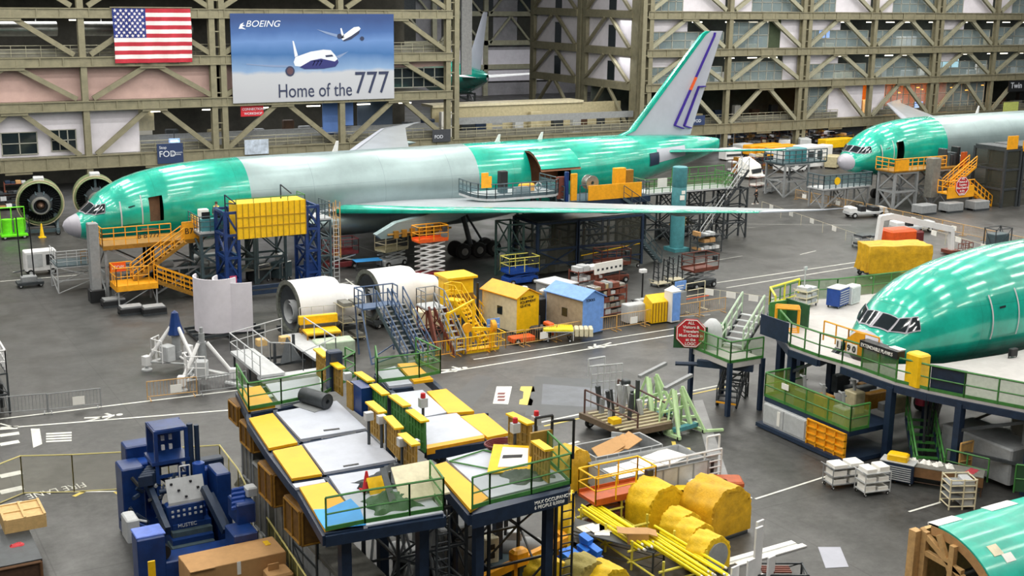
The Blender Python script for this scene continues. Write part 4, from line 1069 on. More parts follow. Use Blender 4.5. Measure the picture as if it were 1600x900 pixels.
for q in (-.5,.5): MB().lathe([(0,.4),(.42,.4),(.44,.9),(.42,1.6),(.44,1.7),(0,1.75)], (q,0,0), 'z', 16).build('drum', M_lime, r)
g = MB(); rail(g, [(-1.1,-.7,.4),(-1.1,.7,.4),(1.1,.7,.4)], 2.2, 1.0, .05, (.5,)); g.build('frame', M_lime, r)
x, y, z = F(66, 371); r = thing('traffic_cone', 'yellow safety cone on the floor by the left engine stand', 'cone', (x, y, 0)); MB().lathe([(.26,.05),(.2,.06),(.06,1.2),(0,1.25)], (0,0,0), 'z', 14).box(-.3,.3,-.3,.3,0,.06).build('cone_body', M_yellow, r)
x, y, z = F(64, 428); r = thing('ground_power_unit', 'white boxy ground power unit on wheels left of the freighter nose', 'machine', (x, y, 0))
MB().bbox(-1.15,1.15,-.6,.6,.4,1.9,.06).build('housing', M_white, r); MB().box(.35,.95,-.64,-.6,.8,1.6).build('radiator_grille', M_black, r); MB().box(-1,.1,-.63,-.6,.7,1.7).build('side_door', M_lgrey, r); wheels(r, (-.8,.8), (-.55,.55), .26, .16); MB().tube((-1.15,0,.4),(-2.0,0,.3),.05).build('tow_bar', M_dgrey, r)
x, y, z = F(47, 447); r = thing('mast_trolley', 'black trolley carrying two tall thin masts left of the white power unit', 'trolley', (x, y, 0))
MB().box(-.9,.9,-.6,.6,.2,.4).build('bed', M_dgrey, r); wheels(r, (-.7,.7), (-.5,.5), .15, .1)
for q in (-.5,.35): MB().tube((q,0,.4),(q-.1,0,5.2),.05).build('mast', M_black, r)
MB().bbox(-.6,.5,-.35,.35,.4,.8,.05).build('motor_box', M_grey, r)
# desk platform between the yellow stand and blue frame
r = thing('service_tower', 'slate tower with desks on its railed deck between yellow stand and blue frame', 'tower', (25.0, 87.4, 0))
t = MB(); tower(t, -.7, 1.4, -1.0, 1.6, 0, 4.5, .2, 3); t.build('support_tower', M_slate, r); MB().box(-.8,1.5,-1.1,1.7,4.5,4.65).build('deck', M_lgrey, r)
g = MB(); rail(g, [(-.8,1.7,4.65),(-.8,-1.1,4.65),(1.5,-1.1,4.65)], 1.1, .7, .03, (.33,.66)); g.build('guardrail', M_slate, r)
MB().box(-.6,1.2,-.9,-.4,4.65,5.5).build('desk', M_teal, r); MB().box(-.5,.1,-.7,-.65,5.5,6.0).box(.4,.9,-.7,-.65,5.5,5.9).build('monitor', M_black, r); MB().bbox(-.5,.2,-.1,.4,4.65,6.1,.04).build('equipment_case', M_paper, r)
person((26.05, 88.3, 4.65), 1.2, 'person in yellow vest standing on the slate tower beside the blue frame', M_dgrey, M_navy, .2, mat('high_visibility_yellow','d8ee3a'))
# blue portal with yellow wall
r = thing('blue_portal_dock', 'deep blue portal frame carrying a ribbed yellow wall box and dark lower deck', 'dock', (26, 84, 0))
for x in (-.65, 5.3):
    t = MB(); tower(t, x, x+.9, 0, 2.2, 0, 6.4, .22, 4); t.box(x+.1,x+.8,.1,1.0,.1,2.2); t.build('blue_tower', M_dblue, r)
t = MB(); 
for z in (.35,.75): t.beam((0,.2,z),(5.3,.2,z),.25)
t.build('base_beam', M_navy, r)
b = MB(); b.box(.15,5.2,-.2,1.6,4.4,6.9); b.build('yellow_wall_box', M_yellow, r)
k = MB()
for i in range(13): k.box(.15+i*5.05/12-.03,.15+i*5.05/12+.03,-.24,-.2,4.4,6.9)
for z in (5.2,5.9): k.box(.15,5.2,-.25,-.2,z,z+.07)
k.build('wall_ribs', mat('ochre_rib','b58c10'), r)
g = MB(); rail(g, [(.15,-.1,6.9),(5.2,-.1,6.9),(5.2,1.5,6.9)], .35, 1.2, .03, ()); g.build('top_rail', M_green, r)
g = MB(); g.path([(-.6,0,6.4),(-.6,0,7.6),(.2,0,6.9),(-.6,0,7.0)], .05).path([(3.8,1,6.9),(3.8,1,7.9),(4.6,1,7.2)], .05); g.build('navy_brace', M_navy, r)
MB().box(-.5,0,-.1,0,1.3,1.8).build('emergency_panel', mat('pink_red_panel','c8456a'), r)
# machinery deck behind the portal
r = thing('inner_scaffold', 'dark grey scaffold seen through the blue portal under the freighter', 'scaffold', (26.6, 88.3, 0))
t = MB(); tower(t, 0, 2.2, 0, 2, 0, 4.1, .18, 2); tower(t, 2.4, 4.6, 0, 2, 0, 4.1, .18, 2); t.build('support_tower', M_slate, r); MB().box(0,4.6,0,2,1.0,1.1).box(0,4.6,0,2,4.1,4.2).build('deck', M_concrete, r)
r = thing('side_tower', 'slim slate lattice tower with tan caged ladder right of the blue portal', 'tower', (32.4, 84.4, 0))
t = MB(); tower(t, 0, .9, 0, 2.4, 0, 5.2, .14, 4); t.build('support_tower', M_teal if 0 else M_slate, r); MB().box(-.1,1.0,-.1,2.5,5.2,5.32).build('deck', M_lgrey, r)
g = MB(); rail(g, [(-.1,-.1,5.3),(1.0,-.1,5.3),(1.0,2.5,5.3)], 1.1, .7, .03, (.33,.66)); g.build('guardrail', M_slate, r)
g = MB(); 
for q in (1.25,1.75): g.tube((q,.2,2.2),(q,.2,6.4),.04); g.tube((q,1.0,2.2),(q,1.0,6.4),.04)
for z in np.arange(2.4,6.4,.7): g.path([(1.25,.2,z),(1.75,.2,z),(1.75,1.0,z),(1.25,1.0,z),(1.25,.2,z)], .02)
g.build('ladder_cage', M_tan, r)
g = MB()
for q in (1.1,1.5): g.tube((q,-.1,0),(q,-.1,5.2),.03)
for z in np.arange(.3,5.2,.3): g.tube((1.1,-.1,z),(1.5,-.1,z),.02)
g.build('ladder', M_lgrey, r)

# lifts and table under the wing
scissor_lift(F(532,419), 0, 'dark maroon scissor lift parked under the freighter belly', 2.6, 1.3, 1.2)
scissor_lift(F(612,415), .3, 'cream scissor lift parked between blue table and orange lift', 2.4, 1.3, 1.3, M_lgrey, M_lgrey, M_beige, M_cream)
scissor_lift(F(672,436), .05, 'raised scissor lift with orange basket and dark red base', 2.5, 1.2, 3.0, M_red if 0 else mat('deep_red_paint','7d1522'), M_white, M_orange, M_amber)
scissor_lift(F(812,443), 0, 'low blue scissor lift with pale yellow guardrails', 2.6, 1.4, .95, M_blue, M_blue, M_blue, mat('pale_yellow_paint','e6dc6a'))
scissor_lift(F(955,440), -.1, 'red brown scissor lift behind the tool racks', 2.5, 1.4, 1.4, M_rust, M_dgrey, M_rust, M_rust)
scissor_lift(F(1092,448), .1, 'red brown scissor lift with white wheels on open floor', 2.5, 1.4, 1.35, M_dgrey, M_grey, M_rust, M_rust)
table(F(574,420), -.1, 'low wheeled table with a bright blue top beside the cream lift', 2.2, 1.1, .75, M_dgrey, M_cyan)
for i, (px, py) in enumerate([(1032,446),(1055,440)]):
    r = rolling_cart(F(px,py), .1, 'narrow rack cart with two ladder shaped uprights, %s of a pair' % ['left','right'][i], 1.3, .9, .4, M_cream, 1, 'upright_rack_cart')
    for x in (-.5,.45):
        u = MB(); u.beam((x,-.3,.25),(x,-.2,2.0),.07).beam((x,.3,.25),(x,.2,2.0),.07)
        for z in (.7,1.1,1.5,1.9): u.tube((x-.15,-.25,z),(x+.15,-.25,z),.04).tube((x,-.25,z),(x,.25,z),.03)
        u.build('ladder_upright', M_dgrey, r)
# cargo door platform: curved slate railing
r = thing('cargo_door_platform', 'slate blue railed work platform with rounded front under the raised cargo door', 'work platform', (46.6, 86.0, 0))
pts = [(.1,3.8),(0,1.6)]+[(1.4-1.4*math.cos(t), 1.4-1.6*math.sin(t)) for t in (.5,1.0,1.5)]+[(6.0,-.3)]+[(6.2+1.6*math.sin(t), 1.2-1.5*math.cos(t)) for t in (.5,1.0,1.5)]+[(7.8,3.8)]
MB().prism(pts, 5.3, 5.5).build('deck', M_lgrey, r)
g = MB(); rail(g, [(a,b,5.5) for a, b in pts], 1.15, .8, .04, (.33,.66), toe=.25); g.build('guardrail', M_slate, r); mesh_panels([(a,b,5.5) for a, b in pts], .9, mat('slate_netting','5c8590',.6,0,.2,6,alpha=.4), r)
t = MB(); tower(t, 5.2, 7.4, .5, 3.0, 0, 5.3, .16, 2); t.build('support_tower', M_slate, r)
q = MB(); q.box(.1,.7,-.1,0,6.4,7.6).box(.7,1.0,-.1,0,6.4,7.3); q.build('amber_gate', M_amber, r)
MB().bbox(3.6,5.0,.5,1.2,5.5,6.1,.05).build('workbench', M_grey, r); MB().bbox(4.6,6.0,1.5,2.0,5.6,6.2,.1).build('orange_hose_roll', M_amber, r); MB().bbox(3.0,3.7,2.0,2.6,5.5,7.3,.05).build('dark_cabinet', M_black, r); MB().lathe([(.25,-.05),(.35,0),(.25,.05)], (5.4,.0,6.2), 'y', 14).build('lifebuoy_ring', M_lgrey, r)
MB().bbox(7.4,8.2,.4,.6,4.95,6.8,.05).build('brown_frame_door', M_rust, r)
# amber platform
r = thing('amber_platform', 'work platform behind a long solid amber wall beside the cargo door', 'work platform', (56.6, 86, 0))
MB().box(-1.6,6.6,.1,3.4,4.55,4.7).box(-2.2,6.6,-.1,.1,4.2,4.7).build('deck', M_navy, r); MB().box(.2,5.6,-.15,-.05,4.7,5.95).build('amber_wall', M_amber, r)
MB().bbox(-1.3,-.7,.2,.4,4.75,7.0,.03).build('amber_post_panel', M_amber, r); MB().bbox(3.5,4.6,.8,1.3,4.7,7.1,.03).build('amber_box', M_amber, r); MB().bbox(4.6,5.4,.8,1.3,4.7,6.9,.03).build('amber_box', M_gold, r)
MB().lathe([(.15,-.4),(.62,-.4),(.62,-.3),(.4,-.28),(.4,.28),(.62,.3),(.62,.4),(.15,.4)], (1.2,1.2,6.0), 'y', 20).build('cable_reel', M_chrome, r)
g = MB(); rail(g, [(-2.1,0,4.7),(-2.1,3.3,4.7)], 1.3, .7, .04, (.33,.66)); rail(g, [(-.5,.1,4.7),(.1,.1,4.7)], 1.3, .7, .04); rail(g,[(5.7,0,4.7),(6.5,0,4.7),(6.5,3.3,4.7)],1.2,.8,.03,(.5,)); g.build('guardrail', M_slate, r)
MB().bbox(-1.9,-1.6,.1,.4,4.7,7.2,.03).build('blue_post', M_dblue, r)
for a, b in ((-1.4,2),(2.6,6.2)): t = MB(); tower(t, a, b, .3, 3.2, 0, 4.5, .18, 2); t.build('support_tower', M_navy, r)
# caged dock under the wing
r = thing('mesh_caged_dock', 'dark navy mesh sided dock standing under the near wing', 'dock', (48.5, 80.2, 0))
for a, b in ((0,3.6),(3.7,9.8)):
    t = MB(); tower(t, a, b, 0, 3.6, .3, 4.4, .2, 2, False); t.beam((a,0,.6),(b,0,2.2),.1).beam((b,0,.6),(a,0,2.2),.1).beam((a,0,1.1),(b,0,1.1),.12).build('steel_frame', M_navy, r)
    mesh_panels([(a,3.6,0),(a,0,0),(b,0,0),(b,3.6,0)], 4.4, M_netk, r, 'wire_mesh', .4)
MB().beam((4,-.02,1.5),(9.6,-.02,2.0),.04,.06).build('yellow_chain', M_yellow, r)
MB().box(0,9.8,0,3.6,4.4,4.5).build('deck', M_dgrey, r); wheels(r, (.1,3.5,9.6), (.1,3.5), .16, .12)
t = MB(); tower(t, -2.2,-.9,.6,2.6,0,4.4,.14,2); t.build('side_scaffold', mat('dark_green_steel','3c5450',.5,.1,.3,3), r)
MB().bbox(-.8,-.2,-.2,.5,.3,2.4,.05).build('control_cabinet', M_dgrey, r)
s = MB(); stair(s, (12.2,.4,.1), (9.9,.4,2.4), .9, (0,1,0)); s.build('steps', M_slate, r); g = MB(); stair_rail(g, (12.2,.4,.1), (9.9,.4,2.4), .9, (0,1,0)); g.build('handrail', M_slate, r)
# jacks and machines under the aft wing
r = thing('yellow_tug', 'yellow nosed low tug with dark body under the outer wing', 'vehicle', F(1050,372), .3)
MB().bbox(-1.6,1.4,-.7,.7,.3,1.0,.1).build('body', M_dgrey, r); MB().add([(.2,-.6,1.0),(1.2,-.6,1.0),(1.2,-.6,2.5),(.2,.6,1.0),(1.2,.6,1.0),(1.2,.6,2.5)], [(0,1,2),(5,4,3),(0,3,4,1),(1,4,5,2),(2,5,3,0)]).build('yellow_cowl', M_yellow, r); wheels(r, (-1.1,1.0), (-.65,.65), .35, .25); MB().beam((-.8,0,1),(.8,0,1.9),.15).build('red_strut', M_maroon, r)
# green aft platform, teal columns, dark stairs
r = thing('green_tail_platform', 'green railed platform around the rear body of the long freighter', 'work platform', (63.2, 86.6, 0))
MB().box(0,9.6,0,2.6,4.6,4.75).build('deck', M_lgrey, r)
g = MB(); rail(g, [(0,2.6,4.75),(0,0,4.75),(9.6,0,4.75),(9.6,2.6,4.75)], 1.2, .9, .04, (.33,.66)); rail(g, [(3.5,1,5.4),(9.3,1,5.4)], 1.2, .9, .04); g.build('guardrail', M_green, r); mesh_panels([(0,0,4.75),(9.6,0,4.75)], 1.0, M_netg, r)
t = MB(); tower(t, .2,3,.2,2.4,0,4.6,.14,3); tower(t,3.4,6.2,.2,2.4,0,4.6,.14,3); tower(t,6.6,9.4,.2,2.4,0,4.6,.14,3); t.build('support_tower', M_dgrey, r)
MB().box(1.2,2.2,-.05,0,5.2,6.0).build('white_notice', M_paper, r)
s = MB(); stair(s, (.4,-1.0,2.6), (-3.0,-1.0,4.7), .8, (0,1,0)); s.build('steps', M_slate, r); g = MB(); stair_rail(g, (.4,-1.0,2.6), (-3.0,-1.0,4.7), .8, (0,1,0), 1.1); g.build('handrail', M_slate, r)
r = thing('teal_column', 'tall teal round column on the tail platform in front of the tail', 'column', (65.1, 84.4, 0))
MB().lathe([(0,4.0),(.62,4.0),(.62,5.5),(.6,5.55),(.64,5.6),(.64,7.25),(.55,7.3),(0,7.3)], (0,0,0), 'z', 24).build('upper_drum', M_teal, r); MB().lathe([(.62,.3),(.62,4.0)], (0,0,0), 'z', 24).box(-.8,.8,-.8,.8,0,.3).build('lower_column', M_teal, r)
MB().box(-.35,.1,-.66,-.6,4.5,4.9).box(-.2,.15,-.66,-.6,5.0,5.3).build('label_plate', M_paper, r)
r = thing('dark_boarding_stairs', 'dark steep stairs with pale handrails behind the outer wing', 'stairs', (70.2, 87.4, 0))
s = MB(); stair(s, (-1.0,-1.0,.1), (4.2,-1.0,6.2), 1.0, (0,1,0), 22, mt=1); s.build('steps', [M_dgrey, M_chrome], r); g = MB(); stair_rail(g, (-1.0,-1.0,.1), (4.2,-1.0,6.2), 1.0, (0,1,0), 1.1, .05); g.build('handrail', M_lgrey, r)
t = MB(); tower(t, 1.6, 4.2, -1, 0, 0, 4.6, .14, 3); t.build('support_tower', M_dgrey, r)
storage_rack((67,82.8,0), 0, 'dark rack of parts under the outer wing by the dark stairs', 2.6, 1, 1.6, M_dgrey, 3)

# ================================================================= middle of the floor
# curved white skin panels on a low dark stand
r = thing('curved_panel_stand', 'two tall curved white skin panels standing on a low dark stand', 'stand', (*F(348,528)[:2], 0))
def arc_panel(cx, cy, R, a0, a1, z0, z1, m, t=.08, n=20):
    mb = MB(); vs = []
    for i in range(n+1):
        a = a0+(a1-a0)*i/n
        for rr in (R, R-t):
            for z in (z0, z1): vs.append((cx+rr*math.cos(a), cy+rr*math.sin(a), z))
    fs = [(0,1,3,2), (4*n,4*n+2,4*n+3,4*n+1)]
    for i in range(n):
        a = 4*i; fs += [(a,a+4,a+5,a+1),(a+2,a+3,a+7,a+6),(a+1,a+5,a+7,a+3),(a,a+2,a+6,a+4)]
    return mb.add(vs, fs, True)
p0 = arc_panel(0,.9,1.45,PI*.75,PI*1.72,.45,3.9,M_white).build('outer_skin_panel', M_wallwhite, r)
arc_panel(1.5,.9,1.7,PI*.72,PI*1.55,.45,3.6,M_white).build('inner_skin_panel', M_wallwhite, r)
MB().box(1.0,1.35,-.62,-.56,.5,3.3).build('teal_strip', mat('sea_green_strip','66c2a8'), r)
b = MB()
for y in (-.4,.4,1.3,2.2): b.beam((-1.8,y,.3),(2.6,y,.3),.16)
for x in (-1.6,.4,2.4): b.beam((x,-.5,.15),(x,2.3,.15),.18)
b.build('low_stand', M_dgrey, r)
# tripod jacks
def jack(loc, rz, label, H=3.2, cover=None):
    r = thing('tripod_jack', label, 'jack', loc, rz)
    MB().lathe([(0,.5),(.3,.5),(.3,1.0),(.24,1.0),(.24,H-.5),(.17,H-.5),(.17,H),(.1,H),(.1,H+.3),(0,H+.35)], (0,0,0), 'z', 16).build('ram_cylinder', M_grey, r)
    for k in range(3):
        a = 2*PI*k/3+.5; c, s = math.cos(a), math.sin(a); l = MB()
        l.tube((.28*c,.28*s,H-.55),(1.75*c,1.75*s,.45),.11,8).tube((.3*c,.3*s,.7),(1.7*c,1.7*s,.4),.07,8).box(1.7*c-.2,1.7*c+.2,1.7*s-.2,1.7*s+.2,.3,.85); lo = l.build('leg', M_white, r)
        MB().lathe([(0,0),(.3,0),(.3,.08),(.1,.14),(.1,.35)], (1.7*c,1.7*s,0), 'z', 14).build('foot_pad', M_lgrey, lo)
    br = MB()
    for k in range(3):
        a, b_ = 2*PI*k/3+.5, 2*PI*(k+1)/3+.5; br.tube((1.6*math.cos(a),1.6*math.sin(a),.5),(1.6*math.cos(b_),1.6*math.sin(b_),.5),.05)
    br.build('bracing', M_lgrey, r)
    MB().bbox(-.95,-.35,-.4,.3,.6,1.5,.05).build('pump_unit', M_lgrey, r)
    g = MB(); rail(g, [(-1.3,-.4,.6),(-1.3,.6,.6),(-.5,.9,.6)], 1.3, .5, .03, (.5,)); g.build('hose_rack', M_white, r)
    if cover: MB().lathe([(0,H+.45),(.2,H+.3),(.3,H-.3),(.5,H-.95),(.45,H-1.0)], (0,0,0), 'z', 8).build('cover', cover, r)
    return r
jack(F(277,574), .4, 'white tripod jack with a dark blue cover on its head', 3.0, M_dblue)
jack(F(318,598), 1.1, 'white tripod jack without a cover, right of the covered one', 2.9)
# pale railed loading frame
r = thing('railed_ramp_frame', 'pale grey railed ramp frame between white panels and first engine cowl', 'frame', (*F(420,590)[:2], 0), 0)
MB().box(-1.2,.2,-2.2,3.2,.75,.9).box(2.6,3.9,-.5,5.2,.75,.9).box(-1.2,3.0,-2.6,-1.6,.55,.7).build('walkway', M_lgrey, r)
g = MB(); rail(g, [(-1.2,-2.2,.9),(-1.2,3.2,.9),(2.6,5.0,.9)], 1.1, 1.4, .035, (.5,)); rail(g, [(.2,3.2,.9),(.2,.2,.9),(1.2,-.4,.9),(1.2,-2.4,.9),(3.9,-.5,.9),(3.9,4.6,.9)], 1.1, 1.5, .035, ()); g.build('handrail', M_lgrey, r)
t = MB()
for x in (-1.1,.1,2.7,3.8):
    for y in (-1.5,0,2.8): t.beam((x,y,0),(x,y,.75),.1)
t.beam((.2,1,.4),(2.6,1,.4),.15).beam((.2,2.4,.4),(2.6,2.4,.4),.15); t.build('leg_frame', M_dgrey, r)
q = MB(); q.beam((.8,1.2,.4),(.8,1.2,1.7),.14).beam((2.1,1.6,.4),(2.1,1.6,1.9),.14).add([(.9,.6,.5),(2.3,1.0,.5),(1.6,1.4,1.8),(1.0,.7,.5),(2.4,1.1,.5),(1.7,1.5,1.8)], [(0,1,2),(5,4,3),(0,3,4,1),(1,4,5,2),(2,5,3,0)]); q.build('hoist_post', M_dgrey, r)
for x, y in ((.4,3.0),(1.8,2.9)): MB().bbox(x,x+.6,y,y+.5,1.0,1.4,.03).build('wood_block', M_wood, r)
MB().tube((-2.6,-.4,.2),(-.2,-4.6,.2),.12,8).build('loose_pipe', M_lgrey, r)
# engine cowls
def cowl(loc, rz, label):
    r = thing('engine_cowl', label, 'engine cowl', loc, rz)
    R = 1.72
    # opening faces -x; thick front ring, half shell, exhaust cone behind
    MB().lathe([(R*.97,.25),(R,.0),(R*1.0,2.6),(R*.93,3.1),(R*.9,3.1),(R*.93,.3)], (0,0,2.0), 'x', 40).build('outer_cowl', M_white, r)
    MB().lathe([(R*1.0,-.05),(R*1.03,-.1),(R*.86,-.1),(R*.84,.25),(R*.95,.25)], (0,0,2.0), 'x', 40).build('front_ring', mat('mottled_grey_metal','6f746c',.5,.4,.6,6), r)
    MB().lathe([(R*.82,.05),(.75,.5),(.7,.5),(.0,.9)], (0,0,2.0), 'x', 36).build('inner_duct', M_dgrey, r)
    MB().lathe([(.75,-.05),(.7,.4),(.58,.4),(.5,.0)], (0,0,1.75), 'x', 26).build('core_ring', M_lgrey, r)
    MB().lathe([(R*.72,2.9),(R*.68,3.9),(R*.52,5.0),(R*.44,5.0),(0,4.6)], (0,0,1.9), 'x', 32).build('exhaust_sleeve', M_white, r)
    b = MB(); b.box(-.3,4.4,-1.35,-1.15,.35,.6).box(-.3,4.4,1.15,1.35,.35,.6)
    for x in (-.2,1.9,4.0): b.box(x,x+.25,-1.4,1.4,.2,.4)
    for x in (.2,3.2):
        for y in (-1.2,1.2): b.beam((x,y,.5),(x,y*.8,1.1),.15)
    b.build('cradle', M_dgrey, r); wheels(r, (.1,4.1), (-1.2,1.2), .2, .14)
    return r
cowl((25.9,72.9,0), math.radians(5), 'big white engine cowl on a cradle, left of the two beside the yellow work step')
cowl((31.6,73.6,0), math.radians(5), 'big white engine cowl on a cradle, right one behind blue rolling stairs')
r = thing('yellow_work_step', 'yellow work step with green base in front of the left engine cowl', 'work step', (*F(505,545)[:2], 0), -.1)
MB().box(-1.2,.9,-.9,.3,1.2,1.3).build('upper_tread', M_yellow, r); MB().box(-1.3,1.1,.5,.9,1.5,2.0).build('kick_rail', M_yellow, r); t = MB(); tower(t, -1.2,.9,-.9,.9,0,1.2,.07,1); t.build('frame', M_gold, r)
g = MB(); rail(g, [(-1.2,.9,1.5),(1.1,.9,1.5)], 1.0, .7, .025); g.build('handrail', M_lgrey, r); MB().bbox(-1.0,1.4,-2.2,-1.0,.1,1.0,.05).build('pale_green_case', mat('pale_green_case_paint','b9cbb2'), r)
r = rolling_cart(F(548,530), 0, 'tan tubular rack cart right of the yellow work step', 1.5, 1.2, 2.3, M_beige, 3, 'tall_rack_cart', M_concrete)
# blue rolling stairs
steps = thing('rolling_stairs', 'blue double rolling stairs in front of the right engine cowl', 'stairs', (*F(606,566)[:2], 0), 0)
s = MB(); 
for y0 in (0, 1.0): stair(s, (.5+y0,-1.7,.1), (-.3+y0,.9,3.2), .85, (1,.25,0), 12, mt=1)
s.build('steps', [M_slate, M_grey], steps)
M_bsteel = mat('blue_grey_steel','4d6384',.45,.1,.2,3)
g = MB()
for y0 in (0, 1.0): stair_rail(g, (.5+y0,-1.7,.1), (-.3+y0,.9,3.2), .85, (1,.25,0), 1.05, .04, True, 4)
g.build('handrail', M_bsteel, steps)
MB().box(-1.2,1.3,.9,2.1,3.1,3.2).build('landing', M_bsteel, steps); g = MB(); rail(g, [(-1.2,.9,3.2),(-1.2,2.1,3.2),(1.3,2.1,3.2),(1.3,1.4,3.2)], 1.05, .7, .04); g.build('guardrail', M_bsteel, steps)
t = MB(); t.beam((-1.2,1,3.1),(-1.2,-.4,.1),.08).beam((-1.2,2.0,3.1),(-1.0,2.0,.1),.08).beam((1.3,2.0,3.1),(1.3,2.0,.1),.08).beam((-1.2,-.4,.15),(1.6,.2,.4),.08).beam((-1.2,-.4,.5),(1.2,.5,1.2),.06); t.build('base_frame', M_bsteel, steps)
# red ladder and yellow machinery
r = thing('platform_ladder', 'red sided platform ladder with grey guardrail left of yellow machinery', 'ladder', (*F(687,556)[:2], 0), 0)
s = MB(); stair(s, (.7,-.7,.1), (.2,1.2,2.7), .75, (1,.1,0), 8, mt=1); s.build('steps', [M_rust, M_lgrey], r); MB().beam((-.2,-.2,0),(-.1,1.4,2.7),.12,.5).build('side_board', M_rust, r)
g = MB(); stair_rail(g, (.7,-.7,.1), (.2,1.2,2.7), .75, (1,.1,0), 1.0, .04); rail(g, [(-.3,1.3,2.7),(-.3,2.6,2.7),(1.0,2.7,2.7),(1.0,1.4,2.7)], 1.0, .7, .035); g.build('guardrail', M_grey, r); MB().box(-.3,1.0,1.2,2.7,2.6,2.7).build('landing', M_lgrey, r)
t = MB(); tower(t, -.25,.95,1.3,2.6,0,2.6,.08,2); t.build('base_frame', M_rust, r)
r = thing('silver_tank', 'silver horizontal tank on a dark cart behind the platform ladder', 'tank', (*F(662,480)[:2], 0), 0)
MB().lathe([(0,-.9),(.35,-.85),(.42,-.6),(.42,.6),(.35,.85),(0,.9)], (0,0,1.3), 'x', 18).build('tank_shell', M_chrome, r); MB().bbox(.9,1.8,-.5,.5,.4,2.0,.04).build('black_cabinet', M_black, r); MB().box(-1,1.9,-.5,.5,.3,.5).build('bed', M_dgrey, r); wheels(r, (-.8,1.6), (-.45,.45), .17, .1)
r = thing('cream_case', 'cream metal case on dark base left of the platform ladder', 'case', (*F(668,520)[:2], 0)); MB().bbox(-.8,.8,-.6,.6,.5,1.6,.05).build('case_body', M_cream, r); MB().box(-.8,.8,-.6,.6,0,.5).build('base', M_black, r)
r = thing('yellow_cabin_machine', 'yellow flat roofed machine cabin beside the platform ladder', 'machine', (*F(712,510)[:2], 0), 0)
MB().bbox(-.9,.9,-.8,.8,1.0,3.4,.05).build('cabin', M_yellow, r); MB().box(-1.1,1.1,-1,1,3.4,3.55).build('roof', M_yellow, r); MB().box(-.9,.9,-.82,-.8,1.4,2.4).build('side_panel', M_gold, r); MB().box(-.9,.9,-.8,.8,.2,1.0).build('base', M_dgrey, r); MB().beam((1.2,-.8,.2),(1.2,-.8,3.0),.12).build('black_post', M_black, r); wheels(r, (-.6,.6), (-.7,.7), .2, .12)
def ystairs(px, py, rz, label, run=2.0, rise=2.4):
    return steps_unit('yellow_step_unit', label, F(px,py), rz, run, rise, .8, M_yellow, M_yellow, 1.0, 'stairs', .8)
ystairs(762,536,math.radians(118),'tall yellow step unit with angled rails left of the yellow roofed shed', 2.0, 2.6)
ystairs(757,503,math.radians(160),'yellow step unit leaning back beside the yellow machine cabin', 1.6, 1.8)
r = thing('yellow_hoist_frame', 'yellow machinery hoist frame with round flange behind the barriers', 'hoist', (*F(752,550)[:2], 0), 0)
b = MB(); b.tube((-.9,.3,0),(-.9,.3,1.6),.17,10).tube((.9,.3,0),(.9,.3,1.4),.2,10).beam((-.9,.3,1.5),(.9,.3,1.3),.2).beam((-2.0,.6,.2),(-2.0,.6,2.6),.15).beam((-2.0,.6,2.5),(.3,1.6,2.9),.12).beam((.3,1.6,.2),(.3,1.6,2.9),.12).box(-1.2,1.2,0,.6,0,.2); b.build('frame', M_yellow, r)
MB().lathe([(0,-.15),(.4,-.15),(.4,.15),(0,.15)], (.9,.3,1.5), 'x', 16).build('flange', M_amber, r); MB().lathe([(0,-.1),(.3,-.1),(.3,.1),(0,.1)], (-.9,.2,1.6), 'y', 16).build('flange', M_amber, r); rail(gm := MB(), [(-1.8,-.2,.1),(1.6,-.2,.1),(1.6,1,.1)], 1.0, .5, .03, (.5,)); gm.build('guardrail', M_yellow, r)
x, y, z = F(767,503); r = thing('notice_stand', 'blue and white notice stand by the yellow step units', 'sign', F(770,545)); MB().tube((0,0,0),(0,0,1.6),.03).build('post', M_grey, r); MB().box(-.45,.45,-.04,0,1.3,1.95).build('board', M_lblue, r); MB().box(-.38,.38,-.06,-.04,1.55,1.6).box(-.38,.3,-.06,-.04,1.4,1.45).build('printed_lines', M_paper, r)
# sheds
def shed(loc, rz, label, L, W, H, mroof, mend, mside, win_=True, txt=None):
    r = thing('gabled_shed', label, 'shed', loc, rz)
    MB().box(-W/2,W/2,-L/2,L/2,.15,H).build('side_walls', mside, r)
    for y in (-L/2-.03, L/2):
        e = MB(); e.add([(-W/2,y,.15),(W/2,y,.15),(W/2,y,H),(0,y,H+.45),(-W/2,y,H),(-W/2,y+.04,.15),(W/2,y+.04,.15),(W/2,y+.04,H),(0,y+.04,H+.45),(-W/2,y+.04,H)], [(0,1,2,3,4),(9,8,7,6,5),(0,5,6,1),(1,6,7,2),(2,7,8,3),(3,8,9,4),(4,9,5,0)])
        e.build('gable_end', mend, r)
    rf = MB(); a = .15
    for s in (-1,1): rf.slab([(0,-L/2-a,H+.52),(0,L/2+a,H+.52),(s*(W/2+a),L/2+a,H-.02),(s*(W/2+a),-L/2-a,H-.02)][::s], .06)
    rf.build('roof', mroof, r)
    w_ = MB().box(-W/2-.03,-W/2,-.3,.2,1.1,1.65).build('window', M_glassd, r)
    if txt: text_mesh(txt, .25, M_black if txt else M_black, r, wallM(-W/2+.25,-L/2-.05,H-.2), 'lettering')
    MB().box(-W/2,W/2,-L/2,L/2,0,.15).build('skid_base', M_dgrey, r)
    return r
shed((*(at(797,512,0)[:2]),0), .2, 'shed with amber yellow roof and end wall and a cream side', 3.4, 1.9, 2.5, M_amber, M_yellow, M_cream, txt='HIGH TOP\nEQUIPMENT\nGS-RT4L')
shed((*(at(897,515,0)[:2]),0), .2, 'shed with light blue roof and end wall and a bare wood side', 3.4, 1.9, 2.5, M_lblue, M_lblue, M_concrete if 0 else mat('weathered_plywood','a0917c',.8,0,.25,3), txt='TOOLS')
